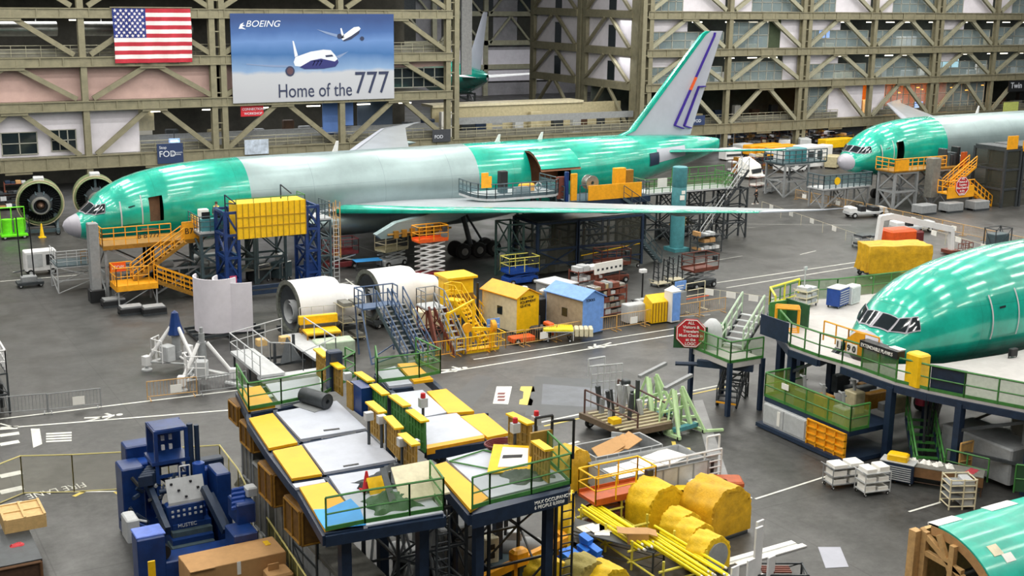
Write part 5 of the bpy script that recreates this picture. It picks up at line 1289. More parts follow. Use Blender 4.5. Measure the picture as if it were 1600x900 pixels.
r = thing('grey_flat_case', 'tall grey crate with pale lid behind the blue roofed shed', 'crate', (*F(868,492)[:2], 0), .2); MB().bbox(-.9,.9,-1.1,1.1,.1,2.3,.04).build('body', M_grey, r); MB().box(-1,1,-1.2,1.2,2.3,2.38).build('lid', M_lgrey, r); wheels(r, (-.7,.7), (-.9,.9), .1, .08)
r = thing('chrome_ball_unit', 'machine with silver domes between the yellow and blue sheds', 'machine', (*F(843,505)[:2], 0), 0)
MB().bbox(-1.2,.1,-.9,.3,.2,1.9,.05).build('dark_cabinet', M_black, r); MB().lathe([(0,-.4),(.35,-.25),(.42,0),(.35,.25),(0,.4)], (.3,0,2.0), 'z', 16).build('silver_dome', M_chrome, r); MB().tube((.3,0,.2),(.3,0,1.6),.07,8).tube((.3,0,1.0),(1.0,-.2,1.0),.05).build('stem', M_black, r); MB().lathe([(0,-.3),(.3,-.2),(.34,0),(.3,.2),(0,.3)], (-.2,1.8,1.9), 'x', 14).build('silver_drum', M_chrome, r); MB().box(-1.2,1.4,-1,.6,0,.2).build('base', M_dgrey, r); MB().bbox(.5,1.7,-.5,-.1,.3,1.2,.04).build('green_grey_panel', M_beige, r)
r = thing('orange_tow_unit', 'small orange tow unit with black engine behind the barriers', 'machine', (*F(838,532)[:2], 0), 0)
MB().bbox(-1.9,-.3,-.4,.4,.15,.45,.04).build('bed', M_orange, r); MB().bbox(-.3,.9,-.45,.45,.3,.9,.08).build('engine_block', M_black, r); MB().bbox(.7,1.1,-.4,.4,.3,1.1,.05).build('orange_cowl', M_orange, r); MB().tube((.2,0,.9),(.2,0,1.6),.05).build('exhaust', M_dgrey, r); wheels(r, (-1.6,.6), (-.4,.4), .2, .12)
r = thing('yellow_topped_trailer', 'low trailer with bright yellow cover in front of the blue shed', 'trailer', (*F(880,532)[:2], 0), -.5)
MB().bbox(-1.3,.6,-.6,.6,.75,.9,.03).build('yellow_cover', mat('lemon_cover','f0e02a'), r); t = MB(); tower(t, -1.3,.6,-.6,.6,.15,.75,.05,1); t.build('frame', M_lgrey, r); wheels(r, (-1,.4), (-.5,.5), .12, .08)
for k in range(4): MB().bbox(.7+k*.3,.95+k*.3,-.5,.4,.4,.9,.03).build('white_drawer_box', M_cream, r)
# tool racks right of the blue shed
storage_rack((*F(945,495)[:2],0), .15, 'white topped rack of long silver parts right of the blue shed', 3.0, 1.0, 2.2, M_rust, 5, (M_lgrey, M_chrome, M_grey, M_rust), None, .95)
storage_rack((*F(915,470)[:2],0), .15, 'red brown rack with a white cabinet on top behind the blue shed', 2.4, 1.0, 2.4, M_rust, 4, (M_lgrey, M_white, M_rust), None, .9)
r = thing('white_slotted_board', 'long white slotted board standing above the red brown racks', 'board', (*F(950,470)[:2], 0), .2); MB().box(-1.4,1.4,0,.1,2.1,2.9).build('board_panel', M_paper, r); MB().beam((-1.2,.1,0),(-1.2,.1,2.2),.06).beam((1.2,.1,0),(1.2,.1,2.2),.06).build('post', M_rust, r)
for k in range(6): MB().box(-1.2+k*.45,-1.0+k*.45,-.02,0,2.35,2.5).build('slot', M_dgrey, r)
rolling_cart(F(1000,490), .1, 'small grey cart with beacon pole right of the parts racks', .9, .6, .9, M_dgrey, 2, 'beacon_cart', M_lgrey)
r = thing('beacon_pole', 'thin black pole with a white lamp head beside the parts racks', 'pole', F(1003,470)); MB().tube((0,0,0),(0,0,2.1),.06).build('pole', M_black, r); MB().bbox(-.25,.25,-.2,.2,2.1,2.35,.04).build('lamp_head', M_white, r)
r = thing('white_side_cabinet', 'pale grey low cabinet left of the yellow bin', 'cabinet', F(990,503)); MB().bbox(-.8,.8,-.4,.4,.1,1.3,.04).build('body', M_lgrey, r); MB().box(-.75,0,-.43,-.4,.2,1.2).box(.02,.75,-.43,-.4,.2,1.2).build('door', M_lgrey, r)
r = thing('yellow_bin', 'yellow steel bin with sloping top in the barrier row', 'bin', F(1026,503)); MB().add([(-.8,-.5,.1),(.8,-.5,.1),(.8,.5,.1),(-.8,.5,.1),(-.8,-.5,1.5),(.8,-.5,1.5),(.8,.3,1.9),(-.8,.3,1.9),(-.8,.5,1.5),(.8,.5,1.5)], [(3,2,1,0),(0,1,5,4),(4,5,6,7),(7,6,9,8),(8,9,2,3),(1,2,9,6,5),(0,4,7,8,3)]).build('bin_body', M_yellow, r)
k = MB()
for i in range(7): k.box(-.75+i*.24,-.69+i*.24,-.53,-.5,.15,1.45)
k.build('rib', M_gold, r)
r = thing('white_locker', 'tall narrow white locker with pointed top right of the yellow bin', 'locker', F(1049,503), .1); MB().bbox(-.4,.4,-.4,.4,.1,2.2,.03).build('body', M_white, r); MB().add([(-.42,-.42,2.2),(.42,-.42,2.2),(.42,.42,2.2),(-.42,.42,2.2),(0,0,2.55)], [(0,1,4),(1,2,4),(2,3,4),(3,0,4),(3,2,1,0)]).build('pointed_top', M_paper, r); MB().box(-.34,.34,-.44,-.4,.2,2.1).build('door', M_lblue, r)
r = thing('info_board_stand', 'grey cabinet with blue white notice on top right of the white locker', 'sign', F(1062,490), .1); MB().box(-.5,.5,0,.1,1.7,2.3).build('board', M_lblue, r); MB().bbox(-.4,.4,-.2,.3,0,1.6,.03).build('cabinet_body', M_grey, r); MB().box(-.4,.3,-.02,0,1.95,2.02).box(-.4,.2,-.02,0,1.8,1.86).build('printed_lines', M_paper, r); MB().tube((0,.05,1.6),(0,.05,1.75),.05).build('post', M_grey, r)
r = thing('frame_trolley', 'thin wheeled frame trolley with an orange crossbar at the end of the barrier row', 'trolley', F(1085,487), .1)
f = MB(); f.path([(-.9,0,.1),(-.9,0,2.1),(.9,0,2.1),(.9,0,.1)], .035).tube((-.9,0,1.2),(.9,0,1.2),.03).tube((-.7,0,1.6),(.7,0,1.6),.03).beam((-.9,-.5,.12),(-.9,.5,.12),.06).beam((.9,-.5,.12),(.9,.5,.12),.06); f.build('frame', M_cream, r); MB().tube((-1.3,0,1.0),(1.3,0,1.0),.04).build('crossbar', M_orange, r); wheels(r, (-.9,.9), (-.45,.45), .08, .05)
# barriers along the walkway
for i in range(10):
    x = 32.2+i*2.42
    barrier((x, 64.6+.17*max(0,i-3), 0), 0 if i < 3 else .04, 'tan crowd barrier in the long row along the walkway', 2.3, M_amber if i < 2 else M_tan, i in (3,4,6), 'tan crowd barriers along the walkway')
barrier((16.2,64.5,0), -.12, 'tan crowd barrier with white notices below the tripod jacks', 2.6, M_tan, True)
barrier((18.9,64.2,0), -.05, 'thin grey barrier right of the tripod jack barrier', 2.6, M_grey, False)
barrier((8.6,65.3,0), -.2, 'thin grey barrier at the far left edge by the crossing', 2.6, M_grey, False)
barrier((11.2,64.8,0), -.1, 'thin grey barrier left of centre with a small white notice', 2.6, M_grey, True)
r = thing('gridded_rack', 'dark rack with white tubing cut by the left edge of the picture', 'rack', F(-8,640), 0); t = MB(); tower(t, -1,.6,-1,2.6,0,2.2,.09,2); t.build('frame', M_dgrey, r); g = MB(); rail(g, [(-1,-1,2.2),(.6,-1,2.2),(.6,2.6,2.2)], 1.2, .6, .05, (.5,)); g.build('white_tubing', M_white, r); MB().bbox(-.8,.4,-.8,2.2,.3,1.6,.05).build('dark_load', M_black, r)

# ================================================================= right middle distance
# nose stand of the second aircraft
r = thing('access_stand', 'yellow access stand with zigzag stairs beside the second green aircraft', 'access stand', (98.0, 91.2, 0))
MB().box(0,10.6,0,2.6,3.9,4.05).build('deck', M_gold, r)
g = MB(); rail(g, [(0,2.6,4.05),(0,0,4.05),(7.6,0,4.05)], 1.25, .8, .05, (.35,.68)); g.build('guardrail', M_amber, r)
MB().box(0,2,-.06,-.02,4.05,5.2).build('solid_panel', M_amber, r)
t = MB(); tower(t, .4,3.6,.2,2.4,0,3.9,.25,2); tower(t, 6,8.4,.2,2.4,0,3.9,.25,2); t.build('support_tower', M_grey, r)
MB().bbox(4.3,5.5,-1.2,-.2,1.2,5.3,.05).build('grey_column', M_concrete, r)
s = MB(); stair(s, (6.6,-1.6,1.9), (10.4,-1.6,4.2), 1.0, (0,1,0)); s.build('upper_steps', M_amber, r); g = MB(); stair_rail(g, (6.6,-1.6,1.9), (10.4,-1.6,4.2), 1.0, (0,1,0), 1.1, .05, True, 5, (.35,.68)); g.build('handrail', M_amber, r)
MB().box(4.8,8.8,-2.9,-1.6,1.75,1.9).box(4.8,8.8,-2.95,-2.9,1.3,2.5).build('landing', M_amber, r)
g = MB(); rail(g, [(4.8,-1.6,1.9),(4.8,-2.9,1.9),(8.8,-2.9,1.9)], 1.2, .7, .05); g.build('guardrail', M_amber, r)
s = MB(); stair(s, (11.8,-2.9,.05), (8.8,-2.9,1.9), 1.0, (0,1,0)); s.build('lower_steps', M_amber, r); g = MB(); stair_rail(g, (11.8,-2.9,.05), (8.8,-2.9,1.9), 1.0, (0,1,0), 1.1, .05, True, 5); g.build('handrail', M_amber, r)
MB().prism([(0,0)],0,0) if 0 else None
def octagon(parent, x, y, z, R, lines, size, name='stop_sign_board'):
    o = MB().add([(x+R*math.cos(PI/8+k*PI/4), y, z+R*math.sin(PI/8+k*PI/4)) for k in range(8)]+[(x+R*math.cos(PI/8+k*PI/4), y+.05, z+R*math.sin(PI/8+k*PI/4)) for k in range(8)], [tuple(range(8)), tuple(range(15,7,-1))]+[(k,(k+1)%8,8+(k+1)%8,8+k) for k in range(8)]).build(name, M_red, parent)
    f = MB()
    for k in range(8): f.beam((x+R*.93*math.cos(PI/8+k*PI/4), y-.01, z+R*.93*math.sin(PI/8+k*PI/4)), (x+R*.93*math.cos(PI/8+(k+1)*PI/4), y-.01, z+R*.93*math.sin(PI/8+(k+1)*PI/4)), .03, R*.05)
    f.build('sign_border', M_paper, o)
    for i, t in enumerate(lines): text_mesh(t, size, M_paper, o, wallM(x, y-.03, z+size*1.05*(len(lines)/2-i-.8)), 'sign_lettering', align='CENTER', bold=.004)
    return o
octagon(r, 6.9,-3.0,2.5,1.05, ['ALL','Visitors &','Travelers','Must Check in','at the','LOGC'], .3)
MB().box(9.6,10.5,-.2,-.1,4.05,5.6).build('orange_door_panel', M_dorange, r)
for i in range(3):
    x = 99.5+i*3.6; q = thing('base_pallet', 'grey weighted base pallet under the second stand, %s of three' % ['left','middle','right'][i], 'pallet', (x, 88.2-.3*i, 0)); MB().bbox(-1.1,1.1,-.7,.7,.2,1.0,.05).build('weight_block', M_grey, q); MB().box(-1.1,1.1,-.7,-.4,0,.2).box(-1.1,1.1,.4,.7,0,.2).build('runner', M_dgrey, q)
for i in range(7): MB().lathe([(0,0),(.4,.1),(.5,.5),(.35,.9),(0,1.0)], (7.2+i*.7+.2*random.random(),1.0+random.random(),4.05), 'z', 8).build('bundled_hose', random.choice([M_beige, M_gold, M_grey]), r)
for i in range(5): MB().bbox(8.2+i*.5,8.6+i*.5,.8,1.8,4.05,5.2+random.random()*.9,.05).build('dark_equipment', random.choice([M_dgrey, M_lgrey, M_black, M_slate]), r)
# black wire mesh cages with amber top
for i, (x0, x1) in enumerate(((109.9,112.2),(112.7,119.5))):
    r = thing('mesh_tower', 'tall wire mesh tower beside the second aircraft, %s' % ['narrow left one','wide right one with amber top'][i], 'tower', (x0, 87.2, 0))
    t = MB(); tower(t, 0, x1-x0, 0, 4, 0, 6.2, .25, 3, False); t.build('steel_frame', M_dgrey, r); mesh_panels([(0,4,0),(0,0,0),(x1-x0,0,0),(x1-x0,4,0)], 6.2, M_netk, r, 'wire_mesh')
    MB().box(0,x1-x0,0,4,6.2,6.4).build('deck', M_dgrey, r)
    if i: MB().box(-.3,7.6,-.1,0,5.9,7.0).box(1.5,4.0,.1,.4,7.0,8.2).build('amber_wall', M_amber, r)
    else: MB().box(0,1.6,-.1,0,6.2,7.6).build('amber_wall', M_amber, r)
# slate stand ahead of second nose
r = thing('slate_nose_stand', 'slate blue railed stand in front of the second aircraft nose', 'access stand', (91.6, 94.6, 0))
MB().box(0,6.8,0,2.4,2.0,2.15).build('deck', M_lgrey, r); g = MB(); rail(g, [(0,2.4,2.15),(0,0,2.15),(6.8,0,2.15),(6.8,2.4,2.15)], 1.4, .9, .06, (.33,.66)); g.build('guardrail', M_slate, r); mesh_panels([(0,0,2.15),(6.8,0,2.15)], 1.3, mat('teal_netting','3f7078',.6,0,.2,6,alpha=.6), r)
t = MB(); tower(t, .2,3.2,.2,2.2,0,2.0,.16,1); tower(t,3.6,6.6,.2,2.2,0,2.0,.16,1); t.build('support_tower', M_grey, r); MB().lathe([(0,-.03),(.4,-.03),(.4,.03)], (1.8,-.08,2.9), 'y', 16).build('yellow_disc', M_yellow, r)
r = thing('slate_upper_stand', 'taller slate scaffold stand behind the second aircraft nose', 'access stand', (93.4, 102.5, 0))
t = MB(); tower(t, 0,3.4,0,3,0,3.6,.2,2); t.build('support_tower', M_grey, r); MB().box(-.4,6,0,3,3.6,3.75).build('deck', M_slate, r); g = MB(); rail(g, [(-.4,3,3.7),(-.4,0,3.7),(6,0,3.7)], 1.4, .9, .06, (.33,.66)); g.build('guardrail', M_slate, r); MB().bbox(1.6,3.6,.6,2,3.75,5.2,.05).build('teal_case', M_teal, r)
# vehicles
def golf_cart(loc, rz, label):
    r = thing('flatbed_cart', label, 'vehicle', loc, rz)
    MB().bbox(-2.2,2.2,-.7,.7,.4,.65,.05).build('chassis', M_lgrey, r); wheels(r, (-1.6,1.5), (-.65,.65), .3, .2); MB().bbox(-2.2,-1.3,-.65,.65,.65,1.1,.08).build('bonnet', M_white, r)
    MB().bbox(-.9,-.3,-.6,.6,.65,1.2,.05).build('seat', M_black, r); MB().bbox(.4,1.2,-.6,.6,.65,1.1,.05).build('rear_seat', M_black, r); MB().bbox(1.4,2.1,-.6,.6,.65,1.0,.05).build('cargo_box', M_lgrey, r); MB().tube((-1.2,-.3,1.1),(-1.0,-.3,1.5),.03).build('steering_column', M_black, r)
    return r
golf_cart(F(1352,339), -.25, 'white flatbed electric cart with black seats parked behind the barrier line')
golf_cart(F(1425,362), -.2, 'second electric cart with dark load parked nearer than the white one')
r = thing('boom_lift', 'orange and white boom lift with folded white arm', 'lift', (*F(1402,402)[:2], 0), -.15)
MB().bbox(-1.8,2.0,-.9,.9,.6,1.0,.05).build('chassis', M_dgrey, r); wheels(r, (-1.4,1.9), (-.95,.95), .62, .42); MB().bbox(-1.5,1.2,-.9,.9,1.0,2.5,.15).build('orange_turret', M_orange, r); MB().bbox(1.0,2.0,-.8,.8,1.1,2.3,.1).build('dark_turret', M_maroon, r)
MB().beam((-2.2,0,1.2),(-2.0,0,3.6),.4).beam((-2.1,0,3.5),(-1.0,0,3.6),.45).beam((-1.0,0,3.6),(5.2,-.3,2.2),.42,.5).beam((5.2,-.3,2.3),(5.4,-.3,-.0+.2),.38).build('boom_arm', M_white, r); MB().box(4.9,6.0,-.8,.4,.1,.4).build('basket_floor', M_rust, r); g = MB(); rail(g, [(5.6,-.9,.2),(7.2,-.9,.2),(7.2,.5,.2)], .8, .5, .03); g.build('basket_rail', M_rust, r)
r = thing('tarped_crate', 'big box under a yellow tarpaulin on a wheeled base behind the green dock', 'covered crate', (*F(1394,432)[:2], 0), math.radians(-20))
def tarp_box(L, W, H, z0=.4, n=14, amp=.07, slope=0):
    mb = MB(); P = []
    per = [(-L/2,-W/2),(L/2,-W/2),(L/2,W/2),(-L/2,W/2)]
    ring = []
    for a in range(4):
        p, q = per[a], per[(a+1)%4]
        for i in range(n): t = i/n; ring.append((p[0]+(q[0]-p[0])*t, p[1]+(q[1]-p[1])*t))
    K = len(ring); vs = []
    for j, z in enumerate((z0, z0+(H-z0)*.35, z0+(H-z0)*.7, H-.04, H)):
        for i, (x, y) in enumerate(ring):
            k = 1+(0 if j > 2 else amp*math.sin(i*1.7+j)*(.9-j*.25)) ; k *= (.985 if j == 4 else 1)
            vs.append((x*k, y*k, z+(0.03*math.sin(i*.9) if j > 2 else 0)+slope*x))
    fs = [(j*K+i, j*K+(i+1)%K, (j+1)*K+(i+1)%K, (j+1)*K+i) for j in range(4) for i in range(K)]
    vs.append((0,0,H+.03)); fs += [(4*K+i, 4*K+(i+1)%K, 5*K) for i in range(K)]
    return mb.add(vs, fs, True)
tarp_box(5.2,2.4,2.7,.55).build('tarpaulin', M_tarp, r); MB().box(-2.5,2.5,-1.1,1.1,.35,.6).build('base_frame', M_dgrey, r); wheels(r, (-2.3,2.2), (-1,1), .2, .14)
r = thing('equipment_trolley', 'dark trolley of equipment far right behind the tarpaulin box', 'trolley', F(1556,398), 0); MB().bbox(-.9,.9,-.5,.5,.3,1.9,.05).build('dark_equipment', M_slate, r); t = MB(); tower(t, -1,1,-.6,.6,.2,2.4,.07,1); t.build('frame', M_dgrey, r); MB().box(-1.1,1.1,-.7,.7,.12,.25).build('bed', M_black, r); wheels(r, (-.9,.9), (-.6,.6), .1, .08)
rolling_cart(F(1355,385), 0, 'low grey cart left of the boom lift', 2.6, 1.2, .9, M_grey, 2, 'tool_cart', M_dgrey)
person(F(1181,319), -.5, 'person in dark jacket and trousers walking alone across the open floor', M_black, M_black, 1.0)
# barrier lines on the right
def row(p, q, n, label, group, m=M_tan, every=2, L=None):
    a = Vector(F(*p)); b = Vector(F(*q)); d = b-a; rz = math.atan2(d.y, d.x)
    for i in range(n):
        c = a.lerp(b, (i+.5)/n); barrier(tuple(c), rz, label, round(L or d.length/n*.97, 1), m, i % every == 0, group)
row((1242,311), (1348,333), 4, 'tan barrier in the line guarding the slate nose stand', 'tan barriers by the second aircraft')
row((1352,334), (1610,392), 8, 'tan barrier in the line in front of the second aircraft stand', 'tan barriers before the second aircraft stand')
def signpost_row(p, q, n, label, group):
    a = Vector(F(*p)); b = Vector(F(*q)); rz = math.atan2((b-a).y, (b-a).x); st_ = (b-a).length/n
    for i in range(n):
        c = a.lerp(b, (i+.5)/n); r = thing('chain_stanchion', label, 'stanchion', tuple(c), rz, group)
        MB().tube((-.5*st_,0,0),(-.5*st_,0,1.0),.02).build('post', M_cream, r); MB().tube((-.5*st_,0,1.0),(.5*st_,0,1.0),.012).build('chain', M_cream, r); MB().box(-.35,.35,-.03,0,.55,1.0).build('notice', M_paper, r)
signpost_row((1190,330), (1400,405), 6, 'thin stanchion with a small white notice on the open floor', 'notice stanchions on the open floor')
signpost_row((1440,372), (1600,418), 4, 'thin stanchion with a small white notice by the boom lift', 'notice stanchions behind the third aircraft')
signpost_row((1090,470), (1230,490), 4, 'thin stanchion with notice at the far end of the walkway row', 'notice stanchions at the end of the walkway')
# background stores behind the tail and under the wall
LO = (M_card, M_lgrey, M_white, M_dgrey, M_beige, M_navy, M_gold, M_black)
def clutter(px0, px1, py0, py1, n, label, group):
    for i in range(n):
        px = px0+(px1-px0)*(i+.5)/n; py = random.uniform(py0, py1)
        storage_rack(F(px,py), random.uniform(-.1,.1), label, random.uniform(2.2,3.4), 1.0, random.uniform(1.4,2.6), random.choice([M_dgrey, M_rust, M_grey, M_gold]), 3, LO, group, .85)
clutter(0, 40, 322, 330, 2, 'parts rack standing under the left end of the wall behind the lime green cart', 'parts racks left of the engines')
clutter(175, 350, 262, 268, 7, 'parts rack under the wall girder behind the freighter nose', 'parts racks behind the freighter nose')
clutter(1120, 1330, 226, 236, 9, 'parts rack far back under the right hand wall', 'parts racks under the right hand wall')
clutter(1130, 1300, 212, 222, 8, 'parts rack deep under the right hand wall girder', 'parts racks deepest under the right hand wall')
clutter(1150, 1215, 262, 285, 3, 'parts rack on the floor behind the tail tip', 'parts racks behind the tail tip')
for i, (px, py) in enumerate([(1233,268),(1262,262)]):
    r = thing('white_container', 'white boxy machine container behind the tail tip, %s one' % ['front','rear'][i], 'container', F(px,py), .1); MB().bbox(-1.8,1.8,-1.2,1.2,.3,2.9,.08).build('housing', M_white, r); MB().box(-1.4,-.4,-1.25,-1.2,.8,2.3).box(.3,1.2,-1.25,-1.2,.8,2.3).build('dark_hatch', M_dgrey, r); wheels(r, (-1.4,1.4), (-1.1,1.1), .2, .15)
for i, (px, py, c) in enumerate([(1190,248,'amber'),(1213,250,'amber'),(1305,238,'yellow')]):
    r = thing('amber_beam_stack', 'long %s painted machine frame in the far background, %s' % (c, ['left','middle','beside the second nose'][i]), 'frame', F(px,py), .1); MB().bbox(-3,3,-.8,.8,.8,2.0,.1).build('beam', M_amber if c == 'amber' else M_yellow, r); t = MB(); tower(t, -2.6,2.6,-.7,.7,0,.8,.15,1); t.build('legs_frame', M_dgrey, r)
r = thing('text_covered_case', 'white case with dark printing on the floor behind the tail tip', 'case', F(1172,278), .3); MB().add([(-1.4,-1,.3),(1.4,-1,.3),(1.4,1,.3),(-1.4,1,.3),(-1.2,-.6,1.6),(1.2,-.6,1.6),(1.2,1,2.4),(-1.2,1,2.4)], [(3,2,1,0),(4,5,6,7),(0,1,5,4),(1,2,6,5),(2,3,7,6),(3,0,4,7)]).build('case_body', M_paper, r); MB().box(-1,1,-.95,-.75,.7,1.2).build('printing', M_dgrey, r); wheels(r, (-1,1), (-.7,.7), .15, .1)
# far aircraft beyond the gap
fa_ = thing('airliner', 'distant green airliner with tall white tail seen through the wall gap', 'aircraft', (114.6, 251, 0), math.radians(-100))
t = MB(); tower(t, 46, 50, -2, 2, 0, 3.6, .3, 2); t.build('support_stand', M_grey, fa_)
ring_mesh(32, 62.95, 1.2).build('aft_fuselage', M_prim, fa_)
foil_mesh([(49.6,59.3,0,8.3,.035),(51.9,59.5,0,9.0,.045),(60.1,62.6,0,17.8,.05),(60.7,62.75,0,18.15,.04)], vertical=True).build('tail_fin', M_comp, fa_)
for sd in (-1,1): foil_mesh([(54.2,60.4,sd*1.0,7.0,.05),(56.0,61.0,sd*3.4,7.2,.045),(60.6,63.0,sd*10.3,7.85,.04),(61.6,63.2,sd*10.8,7.9,.03)]).build('tailplane', M_white, fa_)

# ================================================================= foreground: the green railed docks
def xat(px, Y, z):      # world X of the point with given Y, z that projects to column px
    lo, hi = -40, 160
    for _ in range(44):
        m = (lo+hi)/2; d = Vector((m, Y, z))-CAM
        if 800+FPX*d.dot(RT)/d.dot(FW) < px: lo = m
        else: hi = m
    return m
def bx(px0, py0, px1, zt, dep, zb):
    """grid-aligned box whose top near edge runs from pixel column px0 to px1 at height zt"""
    p = at(px0, py0, zt); return p.x, xat(px1, p.y, zt), p.y, p.y+dep, zb, zt
def pp(o, z, pts, dz=0):
    return [Vector((*at(x, y, z)[:2], z+dz))-Vector(o) for x, y in pts]
def deck_part(r, o, z, pts, m, name, t=.08, dz=0):
    return MB().slab(pp(o, z, pts, dz), t).build(name, m, r)
M_deckyel = mat('yellow_deck_plate', 'f0b010', .5, 0, .1, 1.2)
ZD = 5.2
o = (15.5, 34.0, 0)
r = thing('wing_dock', 'foreground left dock with white decks and yellow flaps inside green rails', 'dock', o)
LW = [[(415,600),(498,587.5),(503,619),(439,632)], [(431.6,644),(526,626),(572,669),(470,686)], [(474,693.5),(572,674),(618,718),(507,738)], [(514,744),(626,726),(693,800),(568,822)], [(457,756),(506,748),(509,753),(462,762)]]
LY = [[(371.5,609),(407,603),(430,634),(388,641)], [(389,654),(426,646),(465,692),(420,701)], [(426,705),(471,696),(503,741),(456,748.5)], [(468,762),(512,754),(566,816),(508,829)]]
for k, q in enumerate(LW): deck_part(r, o, ZD, q, M_deck, 'deck_plate', .1)
for k, q in enumerate(LY): deck_part(r, o, ZD, q, M_deckyel, 'yellow_flap', .1, .02)
deck_part(r, o, ZD, [(490,798),(512,797),(548,781),(562,795),(572,822),(508,829),(497,812)], M_cyan, 'blue_mat', .02, .05)
# frame beneath the plates
f = MB(); 
for q in ([(371,609),(388,642),(389,655),(420,702),(456,750),(468,763),(508,832)], [(503,619),(526,626),(572,671),(618,719),(693,802)], [(388,642),(439,633),(503,620)], [(420,702),(470,688),(572,671)], [(456,749),(507,739),(618,719)], [(508,832),(570,822),(693,802)], [(371,609),(415,600),(498,587)], [(430,634),(431,644),(470,688),(507,740),(514,746),(568,822)]):
    P = pp(o, ZD, q, -.28)
    for a, b in zip(P[:-1], P[1:]): f.beam(a, b, .18, .34)
f.build('deck_frame', M_navy, r)
def grail(r, o, z, pts, net=True, m=M_green, h=1.1, sp=1.3):
    P = pp(o, z, pts, .05); g = MB(); rail(g, P, h, sp, .035, (.5,), toe=.14); g.build('guardrail', m, r)
    if net: mesh_panels(P, h*.95, M_netg, r, 'green_netting', .1)
grail(r, o, ZD, [(510,832),(570,820),(640,808),(693,799)]); grail(r, o, ZD, [(693,799),(672,770)]); grail(r, o, ZD, [(371,610),(389,642),(440,633),(504,620)], True); grail(r, o, ZD, [(504,620),(555,590),(540,582)], False)
MB().slab(pp(o, ZD, [(508,832),(693,801),(690,797),(508,828)], -.05), .45).build('navy_fascia', M_navy, r)
MB().slab(pp(o, ZD, [(382,590),(500,568),(503,585),(410,602)], -.6), .06).build('rear_lower_deck', mat('pale_green_deck','c6d8cc',.5,0,.12,2), r)
MB().slab(pp(o, ZD, [(445,595),(480,585),(500,592),(468,605)], -.5), .03).build('green_floor_mat', M_dkgreen, r)
for (px, py), s in (((645,744),.1),((540,674),.1)):
    pass
# marks on the decks
for a in ((505,672,530,669),(536,728,560,724)):
    P = pp(o, ZD, [(a[0],a[1]),(a[2],a[3]),(a[2]+1,a[3]+2),(a[0]+1,a[1]+2)], .015); MB().slab(P, .01).build('deck_marking', M_black, r)
# upright yellow-capped wall panels, in two rows
M_brn = mat('tan_mesh_wall', '9c7a2e', .6, 0, .3, 5)
def capwall(r, o, p, q, z=6.4, zb=5.25, m=None, w_=.16):
    a = Vector((*at(*p, z)[:2], z))-Vector(o); b = Vector((*at(*q, z)[:2], z))-Vector(o); zb = Vector((0,0,zb))
    mb = MB(); n = 5; A = Vector((a.x,a.y,zb.z)); B = Vector((b.x,b.y,zb.z)); h = z-zb.z
    for i in range(n+1):
        c = A.lerp(B, i/n); mb.beam(c, c+Vector((0,0,h)), .07)
    for k in range(4): mb.beam(A+Vector((0,0,h*k/3+(.04 if k == 0 else -.04))), B+Vector((0,0,h*k/3+(.04 if k == 0 else -.04))), .07)
    w = mb.build('wall_panel_frame', m or M_brn, r)
    MB().beam(A+Vector((0,0,h/2)), B+Vector((0,0,h/2)), .025, h).build('panel_sheet', m or M_brn, w)
    MB().beam(a+Vector((0,0,.03)), b+Vector((0,0,.03)), .34, .07).build('yellow_cap', M_yellow, w)
for p, q in (((495,546),(511,559)),((514,563),(534,577)),((577,629),(598,646)),((606,652),(624,671)),((628,679),(650,697))): capwall(r, o, p, q)
for p in ((576,650),(596,655),(628,690),(648,694),(543,588)):
    a = Vector((*at(*p, 6.3)[:2], 5.2))-Vector(o); MB().tube(a, a+Vector((0,0,1.2)), .06, 8).build('post', M_dgrey, r); MB().cb(a.x,a.y,6.3,.3,.25,.3).build('junction_box', M_lgrey, r)
a = Vector((*at(555,640,5.2)[:2], 5.2))-Vector(o); MB().box(a.x-.1,a.x+.35,a.y-.9,a.y+.2,5.2,6.35).build('blue_gate', M_dblue, r); MB().box(a.x-.16,a.x-.1,a.y-.1,a.y+.5,5.2,6.3).build('tan_gate', M_brn, r)
a = Vector((*at(523,566,6.4)[:2], 5.2))-Vector(o); MB().bbox(a.x-.3,a.x+.3,a.y-.2,a.y+.3,5.2,6.9,.05).build('navy_cover', M_navy, r)
# legs, ladders
def leg(r, o, px, py, z, w_=.35, m=M_navy, inner=(0,0)):
    a = at(px, py, z)-Vector(o); MB().beam((a.x+inner[0],a.y+inner[1],0), (a.x+inner[0],a.y+inner[1],z-.4), w_).build('leg', m, r); return a
for (px, py), i in (((520,826),(.5,.3)),((685,792),(-.4,.4)),((440,640),(.2,.3)),((503,625),(-.3,0)),((480,700),(.4,.2)),((600,722),(0,.2))): leg(r, o, px, py, ZD, .34, M_navy, i)
def ladder(r, x, y, z0, z1, m=M_dgrey):
    l = MB(); l.beam((x,y,z0),(x,y,z1),.06).beam((x+.45,y,z0),(x+.45,y,z1),.06)
    for z in np.arange(z0+.2, z1, .3): l.tube((x,y,z),(x+.45,y,z),.025)
    l.build('ladder', m, r)
a = at(693,801,5)-Vector(o); ladder(r, a.x-.2, a.y+.1, .1, 4.8)
M_bx = mat('brown_box_steel', '6e4c16', .6, 0, .4, 5)
